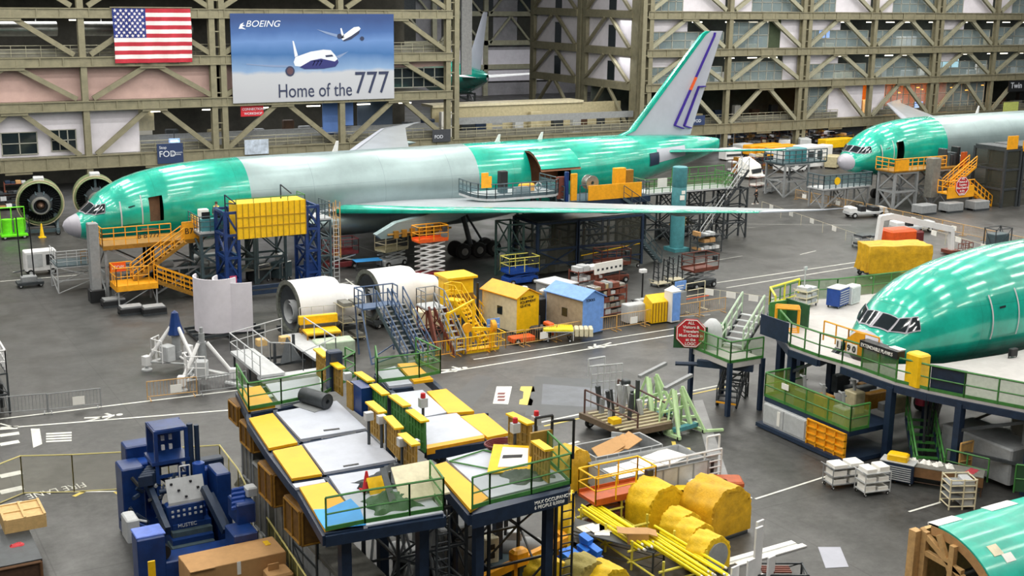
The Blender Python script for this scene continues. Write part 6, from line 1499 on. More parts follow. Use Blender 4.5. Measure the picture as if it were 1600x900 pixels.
# amber bins and grey cabinets slung under the left edge
for px0, py0, px1, zt, dep, zb, m in ((372,636,392,4.9,1.3,4.0,M_bx),(393,672,425,4.6,1.5,3.6,M_bx),(426,742,462,4.5,1.6,3.2,M_bx),(470,800,505,4.3,1.7,3.0,M_bx),(392,700,440,3.6,1.2,2.0,M_concrete),(415,740,440,3.2,1.6,.4,M_concrete),(452,790,478,2.9,1.6,.3,M_concrete),(440,705,470,3.6,1.0,2.4,M_brn)):
    b = bx(px0, py0, px1, zt, dep, zb); q = MB().bbox(b[0]-o[0],b[1]-o[0],b[2]-o[1],b[3]-o[1],b[4],b[5],.02).build('slung_cabinet' if m is M_concrete else 'amber_slung_box', m, r)
    k = MB(); x0_, x1_, y_ = b[0]-o[0], b[1]-o[0], b[2]-o[1]
    sd = MB(); d_ = b[3]-b[2]; sd.path([(x0_-.02,y_+.1,zb+.06),(x0_-.02,y_+d_-.1,zb+.06),(x0_-.02,y_+d_-.1,zt-.06),(x0_-.02,y_+.1,zt-.06),(x0_-.02,y_+.1,zb+.06)], .045); sd.path([(x0_-.02,y_+d_/2,zb+.06),(x0_-.02,y_+d_/2,zt-.06)], .03); sd.build('side_frame', M_gold if m is M_bx else M_grey, q)
    k.path([(x0_+.05,y_-.02,zb+.05),(x1_-.05,y_-.02,zb+.05),(x1_-.05,y_-.02,zt-.05),(x0_+.05,y_-.02,zt-.05),(x0_+.05,y_-.02,zb+.05)], .035); k.build('front_frame', M_gold if m is M_bx else (m if m is not M_concrete else M_lgrey), q)
# machinery below the dock
b = bx(500, 868, 560, 2.0, 4.2, .1)
q = thing('grey_machine_cabinet', 'long grey machine cabinet on the floor under the left dock', 'cabinet', (b[0], b[2], 0)); MB().bbox(0,b[1]-b[0],-2.5,3.2,.1,2.0,.05).build('cabinet_body', M_concrete, q)
for k in range(4): MB().box(-.03,0,-2.3+k*1.35,-1.1+k*1.35,.3,1.8).build('door', M_grey, q)
q = thing('under_dock_scaffold', 'dark pipe scaffold and hoses under the left dock', 'scaffold', (16.2, 35.5, 0))
t = MB(); tower(t, 0, 2.6, 0, 3.0, 0, 4.4, .1, 3); t.build('frame', M_dgrey, q); t = MB(); tower(t, -1.6, .2, 3.4, 6.0, 0, 4.4, .1, 3); t.build('rear_frame', M_dgrey, q)
for k in range(9):
    x = random.uniform(0,2.6); y = random.uniform(.2,2.5); MB().path([(x,y,4.2),(x+random.uniform(-.4,.4),y-.2,2.8),(x+random.uniform(-.6,.6),y,1.4),(x+random.uniform(-.3,.3),y+.3,.1)], .05).build('hose', random.choice([M_lgrey,M_grey,M_black]), q)
q = thing('white_gas_cylinder', 'white round ended tank lying under the left dock', 'tank', (18.7, 39.6, 0), 2.2); MB().lathe([(0,-1.1),(.3,-1.0),(.38,-.8),(.38,.8),(.3,1.0),(0,1.1)], (0,0,.75), 'x', 18).build('tank_shell', M_lgrey, q); MB().box(-.7,-.5,-.35,.35,0,.5).box(.5,.7,-.35,.35,0,.5).build('saddle', M_dgrey, q)
# right half
o = (20.3, 34.2, 0)
r = thing('wing_dock', 'foreground right dock with white and yellow decks and MAX OCCUPANCY sign', 'dock', o)
for q in ([(587,580),(617,572),(644,599),(608,603)], [(611,615),(660,609),(699,644),(664,651)], [(665,652),(713,645),(757,679),(667,695)], [(697,716),(792,693),(887,748),(765,778)]): deck_part(r, o, ZD, q, M_deck, 'deck_plate', .12)
for q in ([(621,569),(648,567),(677,593),(647,597)], [(667,612),(697,608),(741,643),(700,646)], [(719,651),(757,646),(795,677),(762,684)], [(675,728),(697,722),(763,779),(735,797)]): deck_part(r, o, ZD, q, M_deckyel, 'yellow_flap', .12, .02)
deck_part(r, o, ZD, [(667,695),(757,679),(757,684),(667,701)], M_amber, 'amber_step', .25, .0)
f = MB()
for q in ([(587,582),(611,606),(665,655),(667,697)], [(587,580),(648,568),(680,594)], [(645,600),(608,604)], [(700,646),(741,645)], [(664,653),(762,640)], [(762,685),(667,699)], [(697,717),(792,694),(888,749),(765,780),(735,799),(675,729),(697,717)], [(741,645),(796,685)], [(680,594),(697,610)]):
    P = pp(o, ZD, q, -.3)
    for a, b_ in zip(P[:-1], P[1:]): f.beam(a, b_, .18, .36)
f.build('deck_frame', M_navy, r)
MB().slab(pp(o, ZD, [(738,800),(888,762),(892,756),(760,784)], -.1), .5).build('navy_fascia', M_navy, r)
grail(r, o, ZD, [(738,798),(765,790),(830,774),(891,758)]); grail(r, o, ZD, [(891,758),(855,722)]); grail(r, o, ZD, [(587,580),(590,600),(655,592),(688,585)], True); grail(r, o, ZD, [(688,585),(650,566)], False)
for p, q in (((559,583),(580,597)),((583,602),(603,618)),((613,619),(636,636)),((640,642),(664,660))): capwall(r, o, p, q, 6.4, 5.25, M_green)
for p, q in (((796,647),(830,664)),((836,690),(858,705))): capwall(r, o, p, q)
for p in ((661,625),(838,653),(805,664)):
    a = Vector((*at(*p, 6.4)[:2], 5.2))-Vector(o); MB().tube(a, a+Vector((0,0,1.2)), .06, 8).build('post', M_dgrey, r); j = MB().cb(a.x,a.y,6.3,.3,.25,.35).build('junction_box', M_lgrey, r); MB().lathe([(0,.2),(.09,.17),(.1,0),(0,0)], (a.x,a.y,6.5), 'z', 12).build('red_beacon', M_red, j)
p = Vector((*at(838,792,5.0)[:2], 4.9))
a = at(833,778,5.2)-Vector(o)
t1 = math.atan2((at(891,762,5.2)-at(738,800,5.2)).y, (at(891,762,5.2)-at(738,800,5.2)).x)
text_mesh('MAX OCCUPANCY\n6 PEOPLE 8,000#', .17, M_paper, r, Matrix.Translation((a.x,a.y-.1,4.98)) @ Matrix.Rotation(t1,4,'Z') @ Matrix.Rotation(PI/2,4,'X'), 'occupancy_lettering')
for (px, py), i in (((748,792),(.2,.4)),((880,756),(-.4,.3)),((700,720),(.2,0)),((790,698),(-.3,0)),((605,602),(.2,.2)),((690,645),(0,0)),((750,680),(-.2,.2)),((640,594),(0,0))): leg(r, o, px, py, ZD, .3, M_navy, i)
a = at(888,762,5)-Vector(o); ladder(r, a.x-.3, a.y-.1, .1, 4.8, M_black)
b1 = at(700,785,5.0)-Vector(o)
# items lying on the decks
def deckthing(name, label, cat, px, py, z=ZD, rz=0): return thing(name, label, cat, (*at(px,py,z)[:2], z+.0), rz)
q = deckthing('rolled_mat', 'rolled grey mat lying on the white deck near the tan gate', 'mat', 493, 634, ZD, -1.2); MB().lathe([(.32,-.7),(.32,.7),(.27,.7),(.27,.72),(.1,.72),(.1,.6),(0,.6)], (0,0,.33), 'x', 20).lathe([(0,-.7),(.32,-.7)], (0,0,.33), 'x', 20).build('roll', M_dgrey, q); MB().box(-.7,.6,-.6,-.1,0,.03).build('loose_end', M_grey, q)
q = deckthing('traffic_cone', 'red cone standing on the lower left white deck', 'cone', 573, 766); MB().lathe([(.17,.04),(.15,.05),(.04,.68),(0,.7)], (0,0,0), 'z', 14).box(-.2,.2,-.2,.2,0,.05).build('cone_body', M_red, q)
q = deckthing('yellow_folding_sign', 'yellow plastic floor sign beside the red cone', 'sign', 588, 766); MB().slab([(-.35,0,.5),(.35,0,.5),(.35,-.3,0),(-.35,-.3,0)], .03).slab([(-.35,0,.5),(.35,0,.5),(.35,.25,0),(-.35,.25,0)], .03).build('panels', M_yellow, q)
q = deckthing('heap_of_dark_cloths', 'heap of crumpled dark grey cloths behind the cone', 'cloths', 618, 752)
def heap(L, W, H, n=20, m=12, seed=1):
    rr = random.Random(seed); mb = MB(); vs = []
    ph = [rr.uniform(0,6) for _ in range(6)]
    for i in range(n+1):
        for j in range(m+1):
            u, v = i/n*2-1, j/m*2-1; e = max(0, 1-u*u)*max(0, 1-v*v)
            z = H*e**.5*(.65+.25*math.sin(5*u+ph[0]+3*v)+.2*math.sin(9*v+ph[1]+4*u)+.12*math.sin(15*u+11*v+ph[2])); vs.append((u*L/2*(1+.1*math.sin(6*v+ph[3])), v*W/2*(1+.12*math.sin(7*u+ph[4])), max(0,z)))
    return mb.add(vs, [(i*(m+1)+j, (i+1)*(m+1)+j, (i+1)*(m+1)+j+1, i*(m+1)+j+1) for i in range(n) for j in range(m)], True)
heap(2.6,1.1,.55).build('cloth', M_dgrey, q)
q = deckthing('green_cargo_net', 'green netting bundle hanging behind the front rail', 'net', 612, 787); heap(1.6,1.3,.42,seed=4).build('bundle', M_dkgreen, q)
q = deckthing('tilted_white_panel', 'pale panel leaning on the front rail of the left dock', 'panel', 655, 775); MB().slab([(-.9,-.5,.15),(.9,-.5,.15),(.7,.7,.9),(-.7,.7,.9)], .06).build('panel_sheet', M_cream, q); MB().slab([(-1.3,-.5,.2),(-1.05,-.5,.2),(-.9,.7,.95),(-1.1,.7,.95)], .06).build('panel_strip', M_dgrey, q); MB().beam((-.8,.6,0),(-.8,.6,.8),.08).beam((.7,.6,0),(.7,.6,.8),.08).build('prop', M_dgrey, q)
q = deckthing('yellow_placard', 'yellow edged placard with white sheet leaning over the right dock deck', 'placard', 797, 728, ZD, -.4); MB().slab([(-.9,-.8,.1),(.6,-.8,.1),(.9,.6,.5),(-.5,.9,.5)], .04).build('yellow_board', M_yellow, q); MB().slab([(-.5,-.55,.2),(.55,-.55,.2),(.7,.4,.5),(-.2,.6,.5)], .03).build('white_sheet', M_paper, q); MB().slab([(-.3,-.1,.36),(.4,-.1,.36),(.45,.05,.4),(-.25,.05,.4)], .02).build('printing', M_black, q)
q = deckthing('maroon_hose_coil', 'coil of dark maroon hose on the right dock deck', 'hose', 783, 700); 
for k in range(4): MB().path([((.5+.05*k)*math.cos(t),(.35+.04*k)*math.sin(t),.05+.05*k) for t in [i*PI/9 for i in range(19)]], .035).build('hose_turn', M_maroon, q)
q = deckthing('grey_matting', 'dark grey mat draped on the deck behind the placard', 'mat', 822, 742); heap(1.6,1.4,.25,seed=9).build('mat_sheet', M_dgrey, q)
q = deckthing('olive_frame', 'thin olive frame lying across the white deck of the right dock', 'frame', 775, 725); MB().path([(-1.4,.9,.05),(.2,1.3,.05),(1.6,-1.0,.05),(.2,-1.4,.05),(-1.4,.9,.05)], .03).build('frame_tube', M_green, q)
q = deckthing('yellow_lattice_gate', 'amber mesh gate with black loop rails at the right end of the right dock', 'gate', 850, 722); MB().box(-.6,.3,-.05,.05,0,1.2).build('gate_mesh', M_brn, q); MB().path([(.3,0,0),(.3,0,1.5),(1.1,-.2,1.5),(1.1,-.2,0)], .05).path([(-.2,.3,0),(-.2,.3,1.6),(.5,.3,1.6),(.5,.3,.3)], .05).build('loop_rail', M_black, q)
# machinery under the right dock
b = bx(690, 830, 748, 2.2, 2.0, .1)
q = thing('grey_control_cabinet', 'grey control cabinet under the gap between the two docks', 'cabinet', (b[0], b[2], 0)); MB().bbox(0,b[1]-b[0],0,2.6,.1,2.2,.05).build('cabinet_body', M_grey, q); MB().box(.1,.9,-.04,0,.3,2.0).build('door', M_concrete, q)
q = thing('white_junction_cabinet', 'pale box with dark sockets on a post under the right dock', 'cabinet', (*at(764,868,1.0)[:2], 0)); MB().bbox(-.3,.3,-.25,.25,.8,1.8,.04).build('body', M_cream, q); MB().box(-.1,.1,-.28,-.25,1.0,1.2).box(-.1,.1,-.28,-.25,1.35,1.55).build('socket', M_black, q); MB().box(-.2,.2,-.2,.2,0,.8).build('post', M_dgrey, q)
q = thing('grey_pump_motor', 'big grey cylindrical pump motor under the right dock', 'motor', (*at(808,855,.9)[:2], 0), -.6); MB().lathe([(0,-1.0),(.35,-1.0),(.42,-.85),(.42,.8),(.3,1.0),(.12,1.15),(0,1.15)], (0,0,.9), 'x', 20).build('motor_body', M_grey, q); MB().box(-.8,.8,-.4,.4,.1,.5).build('base', M_black, q); MB().bbox(-.4,.2,-.2,.2,1.25,1.6,.03).build('terminal_box', M_lgrey, q); wheels(q,(-.6,.6),(-.35,.35),.1,.08)
q = thing('amber_tow_frame', 'long amber tow frame low under the right dock front', 'frame', (*at(800,885,.8)[:2], 0), .12)
t = MB(); t.beam((-2.0,0,.6),(2.6,0,1.2),.24,.3).beam((-1.9,0,.6),(-1.9,.9,.2),.2).beam((2.5,0,1.2),(2.5,.6,1.4),.3).beam((.6,0,1.0),(1.4,.8,.5),.2).beam((.2,.1,0),(.2,.1,1.0),.16).beam((2.4,.1,0),(2.4,.1,1.1),.16); t.bbox(0,.7,-.2,.3,.8,1.4,.1); t.build('tow_beam', M_amber, q); MB().bbox(-.6,1.0,.3,1.5,.1,.8,.05).build('teal_power_unit', M_slate, q)
q = thing('under_dock_scaffold', 'black pipe scaffold with diagonal braces under the right dock', 'scaffold', (19.2, 34.6, 0)); t = MB(); tower(t, 0, 2.7, 0, 2.6, 0, 4.5, .1, 2); t.build('frame', M_black, q); t = MB(); tower(t, .5, 3.2, 4.4, 8.4, 0, 4.4, .12, 2); t.build('rear_frame', M_black, q)

# ================================================================= the deep blue machine, lower left
o = (11.4, 44.6, 0)
r = thing('blue_fastening_machine', 'large deep blue machine with stepped centre and white control panel', 'machine', o)
def B(name, px0, py0, px1, zt, dep, zb, m, par=None, bev=.05):
    b = bx(px0, py0, px1, zt, dep, zb); return MB().bbox(b[0]-o[0],b[1]-o[0],b[2]-o[1],b[3]-o[1],b[4],b[5],bev).build(name, m, par or r)
c = B('front_console', 214, 845, 258, 2.0, .9, .1, M_dblue); B('console_top', 213, 841, 259, 2.06, .95, 2.0, M_lblue if 0 else mat('lavender_blue_lid','5f7bd0',.4), c)
b = bx(226, 872, 237, 1.7, .05, .2); MB().box(b[0]-o[0],b[1]-o[0],b[2]-o[1]-.5,b[2]-o[1]-.42,.2,1.75).build('yellow_strip', M_yellow, c)
B('white_side_box', 198, 815, 218, 2.1, 1.0, 1.2, M_lgrey)
B('left_cabinet', 190, 735, 225, 3.0, 1.2, .1, M_dblue); B('left_block', 218, 725, 250, 2.9, 1.5, .1, M_blue)
B('left_rear_block', 196, 700, 240, 3.4, .9, .1, M_dblue)
for k in range(5): B('cable_tray', 216+k*3, 745-k*4, 240+k*3, 3.05+.05*k, .12, 2.6, M_navy)
B('panel_housing', 261, 792, 318, 2.1, .5, .2, M_dblue)
b = bx(258, 752, 316, 3.0, .2, 1.9); 
cp = MB(); x0_, x1_, y_ = b[0]-o[0], b[1]-o[0], b[2]-o[1]; cp.slab([(x0_,y_,3.05),(x0_,y_-.35,2.2),(x1_,y_-.35,2.2),(x1_,y_,3.05)], .12); cpo = cp.build('control_panel', M_lgrey, r)
k = MB()
for i in range(6): k.cb(x0_+.2+i*.25, y_-.1-.12*(i%3), 2.85-.25*(i%3)+.02, .09,.08,.06)
k.build('switch', M_black, cpo)
k = MB()
for i in range(12): k.cb(x0_+.1+(i%6)*.22, y_-.52, 1.9-.2*(i//6), .09,.04,.08)
k.build('button_row', M_lgrey, r)
text_mesh('HUSTEC', .2, M_lgrey, r, wallM(x0_+.25, y_-.6, 1.25), 'lettering')
B('centre_block', 262, 800, 322, 1.75, 1.0, .2, M_dblue)
for i in range(6):
    b = bx(270-i*0, 822+i*12, 330+i*2, 1.3-.2*i, .5, 0.02); MB().box(b[0]-o[0],b[1]-o[0],b[2]-o[1],b[3]-o[1]+.3,b[4],b[5]).build('step', M_slate if i % 2 else M_dblue, r)
B('sloping_plate', 272, 806, 325, 1.45, .45, 1.2, mat('blue_sheen','3a5cb4',.3))
# cage over the middle
b = bx(242, 674, 290, 4.7, 1.2, 2.9); x0_, x1_, y0_, y1_ = b[0]-o[0], b[1]-o[0], b[2]-o[1], b[3]-o[1]
t = MB(); tower(t, x0_, x1_, y0_, y1_, 1.0, 4.7, .14, 2, False); t.box(x0_,x1_,y0_,y1_,4.6,4.72).box(x0_,x1_,y1_-.1,y1_,2.8,4.6).box(x0_-.2,x1_+.1,y0_-.1,y1_,3.3,3.45); t.build('tall_cage', M_dblue, r)
k = MB()
for i in range(4): k.cb(x0_+.4+.3*(i%2), y0_+.5, 4.2-.4*(i//2), .12,.1,.2)
k.path([(x0_+.5,y0_-.3,2.4),(x1_,y0_-.3,2.5),(x1_,y0_-.3,3.2),(x0_+.8,y0_-.3,3.2),(x0_+.8,y0_-.3,2.7)], .03); k.build('white_pipes', M_white, r)
MB().tube((x1_+.15,y0_,2.2),(x1_+.15,y0_,4.8),.12,10).tube((x1_+.42,y0_,2.2),(x1_+.42,y0_,4.7),.1,10).build('hydraulic_column', M_navy, r); MB().tube((x1_+.3,y0_-.5,1.2),(x1_+.3,y0_-.5,3.3),.24,14).build('hydraulic_column', M_blue, r)
MB().tube((x0_-.1,y0_-.6,2.4),(x1_+.2,y0_-.6,2.4),.1,10).tube((x0_+.3,y0_-.6,2.4),(x0_+.6,y0_-.4,3.0),.07).build('cross_tube', M_navy, r)
B('right_block', 312, 735, 336, 2.9, 1.4, .1, M_blue); B('right_tower', 338, 742, 361, 3.1, 1.3, .1, M_dblue); B('right_rear_block', 306, 722, 350, 3.1, .5, .1, M_navy)
B('right_front_console', 366, 838, 404, 1.8, 1.2, .1, M_dblue); B('right_panel', 370, 790, 400, 2.6, 1.2, 1.8, M_dblue); B('white_unit', 386, 764, 403, 3.0, .5, 2.65, M_lgrey)
for k in range(5): B('vent_fin', 362, 764+k*7, 384, 2.95-.1*k, .12, 2.4, M_blue)
b = bx(366, 838, 404, 1.8, 1.2, .1); text_mesh('HUSTE-C', .21, M_paper, r, wallM(b[0]-o[0]+.12, b[2]-o[1]-.04, 1.35), 'lettering')
p = at(318,762,2.6)-Vector(o); q_ = at(352,830,1.4)-Vector(o); MB().beam(p, q_, .22, .3).beam(p+Vector((.3,0,-.3)), q_+Vector((.3,0,-.3)), .15).build('sloping_rail', M_navy, r)
p = at(226,745,2.6)-Vector(o); q_ = at(262,830,1.4)-Vector(o); MB().beam(p, q_, .2, .4).build('sloping_rail', M_navy, r)
for i in range(26):
    px = random.uniform(200,262); py = random.uniform(730,830); z = 3.2-(py-715)/115*2.0; p = at(px,py,z)-Vector(o)
    d_ = Vector((random.uniform(-.5,.5), random.uniform(-.5,.3), random.uniform(-.5,.2))); MB().tube(p, p+d_, random.choice([.03,.05,.08])).build('hydraulic_hose', random.choice([M_lgrey, M_navy, M_navy, M_black, M_dblue]), r)
MB().lathe([(0,-.15),(.3,-.15),(.3,.15),(.1,.2),(0,.2)], tuple(at(253,862,1.2)-Vector(o)), 'y', 16).build('hand_wheel', M_black, r)
MB().box(-1.2,2.6,-1.2,3.2,0,.12).build('base_plate', M_navy, r)
MB().bbox(-1.4,1.9,-1.6,-.6,.12,.9,.05).build('front_skirt', M_dblue, r)
# cardboard boxes and crates
b = bx(296, 890, 447, 1.6, 1.6, .1)
r = thing('cardboard_box', 'long taped cardboard carton at the lower edge in front of the blue machine', 'box', (b[0], b[2], 0)); L = b[1]-b[0]
MB().bbox(0,L,0,1.5,.15,1.5,.02).build('carton', M_card, r); MB().box(.0,.9,-.1,1.0,1.5,1.53).build('open_flap', M_card, r); MB().box(L-.5,L-.3,.8,1.2,1.5,1.52).build('yellow_sticker', M_yellow, r); MB().box(L*.48,L*.52,-.01,0,1.0,1.5).build('tape', M_paper, r); MB().box(.0,L,.1,1.4,0,.15).build('pallet_base', M_wood, r)
b = bx(418, 893, 462, 1.2, 1.0, .1); r = thing('cardboard_box', 'small crumpled brown carton right of the long one', 'box', (b[0], b[2]-.3, 0)); MB().bbox(0,.9,0,.9,.0,1.1,.08).build('carton', M_card, r); MB().box(.1,.5,.5,.55,1.1,1.35).build('raised_flap', M_card, r)
b = bx(6, 820, 57, 1.5, 1.5, .8)
r = thing('wooden_crate', 'pale wooden crate on top of the dark box at the left edge', 'crate', (b[0], b[2], 1.1)); MB().bbox(0,1.55,0,1.7,0,.5,.02).build('crate_body', M_wood, r); k = MB()
for i in range(3): k.box(0,1.55,i*.8,i*.8+.09,.5,.54)
for i in range(3): k.box(i*.73,i*.73+.09,0,1.7,.54,.57)
k.build('batten', M_wood, r)
b = bx(-22, 890, 66, 1.1, 3.2, 0)
r = thing('dark_wood_box', 'big dark brown wooden box with grey top at the left edge', 'crate', (b[0], b[2], 0)); MB().box(0,b[1]-b[0],0,3.4,.1,1.05).build('box_body', M_dwood, r); MB().box(0,b[1]-b[0],0,3.4,1.05,1.1).build('grey_cover', M_dgrey, r); k = MB(); L = b[1]-b[0]
k.path([(.06,-.03,.15),(L-.06,-.03,.15),(L-.06,-.03,1.0),(.06,-.03,1.0),(.06,-.03,.15)], .06); k.build('batten', mat('mid_brown_wood','6b4a2e'), r); MB().box(.1,L-.1,.1,.3,0,.1).box(.1,L-.1,3.0,3.2,0,.1).build('skid', M_dwood, r)
q = thing('red_cloth', 'small red cloth lying on the grey topped box', 'cloth', (b[0]+1.3, b[2]+1.6, 1.1)); heap(.5,.3,.12,8,6,2).build('cloth', M_red, q)
# tall mesh fence round the blue machine
r = thing('wire_mesh_fence', 'tall pale yellow mesh fence round the blue machine', 'fence', (7.1, 54.5, 0)); O = Vector((7.1,54.5,0))
P = [Vector((*at(x,y,1.7)[:2],0))-O for x, y in [(-40,742),(32,714),(112,712),(190,708),(262,702),(343,697),(372,735),(392,775)]]
M_fence = mat('pale_yellow_fence_paint','cfc27a',.5,0,.15,3)
g = MB(); rail(g, P, 1.75, 1.9, .03, (.02,)); g.build('fence_frame', M_fence, r); mesh_panels(P, 1.7, mat('fence_mesh','a9a282',.7,0,.15,8,alpha=.28), r, 'mesh')
r = thing('yellow_guard_fence', 'dark mesh fence with bright yellow top rail left of the left dock', 'fence', (*at(405,800,1.3)[:2], 0)); O = Vector(r.location)
P = [Vector((*at(x,y,1.3)[:2],0))-O for x, y in [(402,785),(420,815),(440,845),(478,902),(500,935)]]
g = MB(); rail(g, P, 1.35, 1.2, .03, ()); g.build('fence_frame', M_fence, r); mesh_panels(P, 1.3, mat('olive_fence_mesh','7d7a3a',.7,0,.2,8,alpha=.5), r, 'mesh')
for k in range(7):
    px, py = [(422,700),(405,730),(425,768),(440,800),(452,830),(395,755),(470,850)][k]
    q = thing('cable_heap', 'dark heap of cables below the left dock, %s' % ['by the far bins','by the fence corner','in the middle','near the grey cabinet','behind the yellow fence','leftmost of all','nearest the camera'][k], 'cables', F(px,py)); heap(1.5,1.0,.5,12,8,k).build('heap', M_black, q)
    for j in range(3): MB().path([(random.uniform(-.7,.7),random.uniform(-.5,.5),.2),(random.uniform(-.7,.7),random.uniform(-.5,.5),.7),(random.uniform(-.7,.7),random.uniform(-.5,.5),.15)], .035).build('hose', random.choice([M_lgrey,M_beige,M_grey]), q)

# ================================================================= green dock round the third aircraft
o = (43.5, 40.0, 0)
r = thing('nose_dock', 'green railed two level dock numbered 90 round the nearest aircraft nose', 'dock', o)
Z3 = 4.0
def loc(pts, z): return [Vector((x-o[0], y-o[1], z)) for x, y in pts]
far = [(43.3,44.2),(44.5,44.6),(46,45.6),(48,46.5),(52,47.1),(60,47.4),(60,52.6),(53,53.0),(50.6,53.6),(47.4,52.6),(44.6,48.6),(43.3,46.3)]
near = [(43.5,42.8),(43.6,39.4),(44.0,37.8),(44.6,36.3),(45.8,33.6),(47.2,31.0),(60,31.0),(60,40.7),(52,40.2),(48,40.5),(46,41.4),(44.6,42.4)]
M_deckw = mat('scuffed_white_deck', 'bcb8b6', .6, 0, .14, 1.5)
MB().slab(loc(far, Z3), .15).build('far_deck', M_deckw, r)
MB().slab(loc([(43.3,44.2),(43.5,42.8),(44.6,42.4),(44.5,44.6)][::-1], Z3), .15).build('nose_bridge', M_deckw, r)
MB().slab(loc(near, Z3), .15).build('near_deck', M_deckw, r)
f = MB()
for q in (far, near):
    P = loc(q, Z3-.32)
    for a, b_ in zip(P, P[1:]+P[:1]): f.beam(a, b_, .2, .34)
f.build('deck_frame', M_navy, r)
g = MB(); fr = loc([(44.6,48.6),(43.3,46.3),(43.3,44.2),(43.5,42.8),(43.6,41.6)], Z3); rail(g, fr, 1.25, 1.3, .045, (.5,), toe=.15); g.build('guardrail', M_green, r)
g = MB(); P = loc([(43.6,41.6),(43.6,39.4)], Z3); rail(g, P, 1.25, 1.1, .05, (.5,), toe=.15); go = g.build('guardrail', M_green, r); mesh_panels(P, 1.2, mat('dense_green_netting','4d7040',.7,0,.3,6,alpha=.8), r, 'green_netting')
hb = MB(); hb.box(43.45-o[0],43.95-o[0],39.3-o[1],41.7-o[1],Z3+1.15,Z3+1.5); hbo = hb.build('header_box', M_black, r)
def westM(x, y, z): return Matrix.Translation((x,y,z)) @ Matrix.Rotation(-PI/2,4,'Z') @ Matrix.Rotation(PI/2,4,'X')
text_mesh('EXTENDABLE PLANKS', .24, M_paper, hbo, westM(43.43-o[0], 41.6-o[1], Z3+1.22), 'header_lettering', sx=.85)
MB().box(43.7-o[0],44.1-o[0],39.4-o[1],40.1-o[1],Z3+1.5,Z3+1.53).build('paper_sheet', M_paper, hbo)
for t, y in (('1',43.1),('9',42.35),('0',42.0)):
    c = MB().box(43.3-o[0],43.33-o[0],y-.3-o[1],y+.02-o[1],Z3+.78,Z3+1.22).build('number_plate', M_paper, r); text_mesh(t, .42, M_black, c, westM(43.28-o[0], y-.02-o[1], Z3+.85), 'number', bold=.01)
ya = MB(); rail(ya, loc([(43.9,44.6),(43.9,42.9),(44.0,41.0)], Z3+.7), 1.0, .8, .04, (.3,)); ya.build('amber_gate_rail', M_amber, r)
q = MB(); q.add([(43.75-o[0],42.9-o[1],Z3+.6),(43.75-o[0],41.7-o[1],Z3+.6),(43.75-o[0],41.7-o[1],Z3+1.75),(43.75-o[0],42.3-o[1],Z3+1.7),(43.75-o[0],42.9-o[1],Z3+1.2),(43.8-o[0],42.9-o[1],Z3+.6),(43.8-o[0],41.7-o[1],Z3+.6),(43.8-o[0],41.7-o[1],Z3+1.75),(43.8-o[0],42.3-o[1],Z3+1.7),(43.8-o[0],42.9-o[1],Z3+1.2)], [(0,1,2,3,4),(9,8,7,6,5),(0,5,6,1),(1,6,7,2),(2,7,8,3),(3,8,9,4),(4,9,5,0)]); q.build('amber_shield', M_amber, r)
P = loc([(43.6,39.4),(44.0,37.8),(44.6,36.3),(45.8,33.6),(47.2,31.0)], Z3); g = MB(); rail(g, P, 1.2, 1.2, .045, (.5,), toe=.15); g.build('guardrail', M_green, r)
mesh_panels(P[2:], 1.15, mat('pale_mesh_screen','9aab92',.7,0,.15,6,alpha=.75), r, 'mesh_screen')
MB().beam(P[1]+Vector((.1,.0,.65)), P[2]+Vector((.1,0,.65)), .05, 1.15).build('navy_screen', M_navy, r)
MB().bbox(43.75-o[0],44.5-o[0],38.2-o[1],39.1-o[1],Z3,Z3+1.55,.08).build('yellow_locker', M_yellow, r)
MB().tube(P[4]+Vector((-.5,1.1,.2)), P[4]+Vector((-.5,1.1,1.5)), .04).build('beacon_post', M_dgrey, r); MB().lathe([(0,.2),(.09,.17),(.1,0),(0,0)], tuple(P[4]+Vector((-.5,1.1,1.5))), 'z', 12).build('lit_red_beacon', mat('lit_red','ff3b2a',emit=3), r)
# far side furniture rails
g = MB(); rail(g, loc([(47.4,52.6),(50.6,53.6),(53,53.0),(60,52.6)], Z3), 1.2, 1.3, .04, (.5,)); g.build('guardrail', M_green, r); mesh_panels(loc([(50.6,53.6),(53,53.0),(60,52.6)], Z3), 1.15, M_netg, r, 'green_netting')
g = MB(); rail(g, loc([(46.2,50.8),(47.4,52.6),(50.4,53.5)], Z3+.35), 1.0, 1.6, .06, (.05,)); g.build('yellow_gate_rail', mat('lemon_rail','e4dc3c'), r)
MB().box(46.6-o[0],46.7-o[0],48.6-o[1],50.4-o[1],Z3,Z3+1.3).build('green_screen', M_dkgreen, r); MB().box(45.4-o[0],46.6-o[0],50.3-o[1],50.4-o[1],Z3,Z3+1.2).build('green_screen', M_green, r)
for k in range(3): 
    g = MB(); x_, y_ = 44.6+k*.25-o[0], 48.9+k*.3-o[1]; g.path([(x_,y_,Z3),(x_,y_,Z3+1.3),(x_+.9,y_-.8,Z3+1.3),(x_+.9,y_-.8,Z3),(x_,y_,Z3)], .06); g.build('amber_folded_gate', M_amber, r)
MB().beam((43.2-o[0],48.5-o[1],Z3+.7), (43.2-o[0],46.4-o[1],Z3+.7), .06, 1.1).build('navy_screen', M_navy, r)
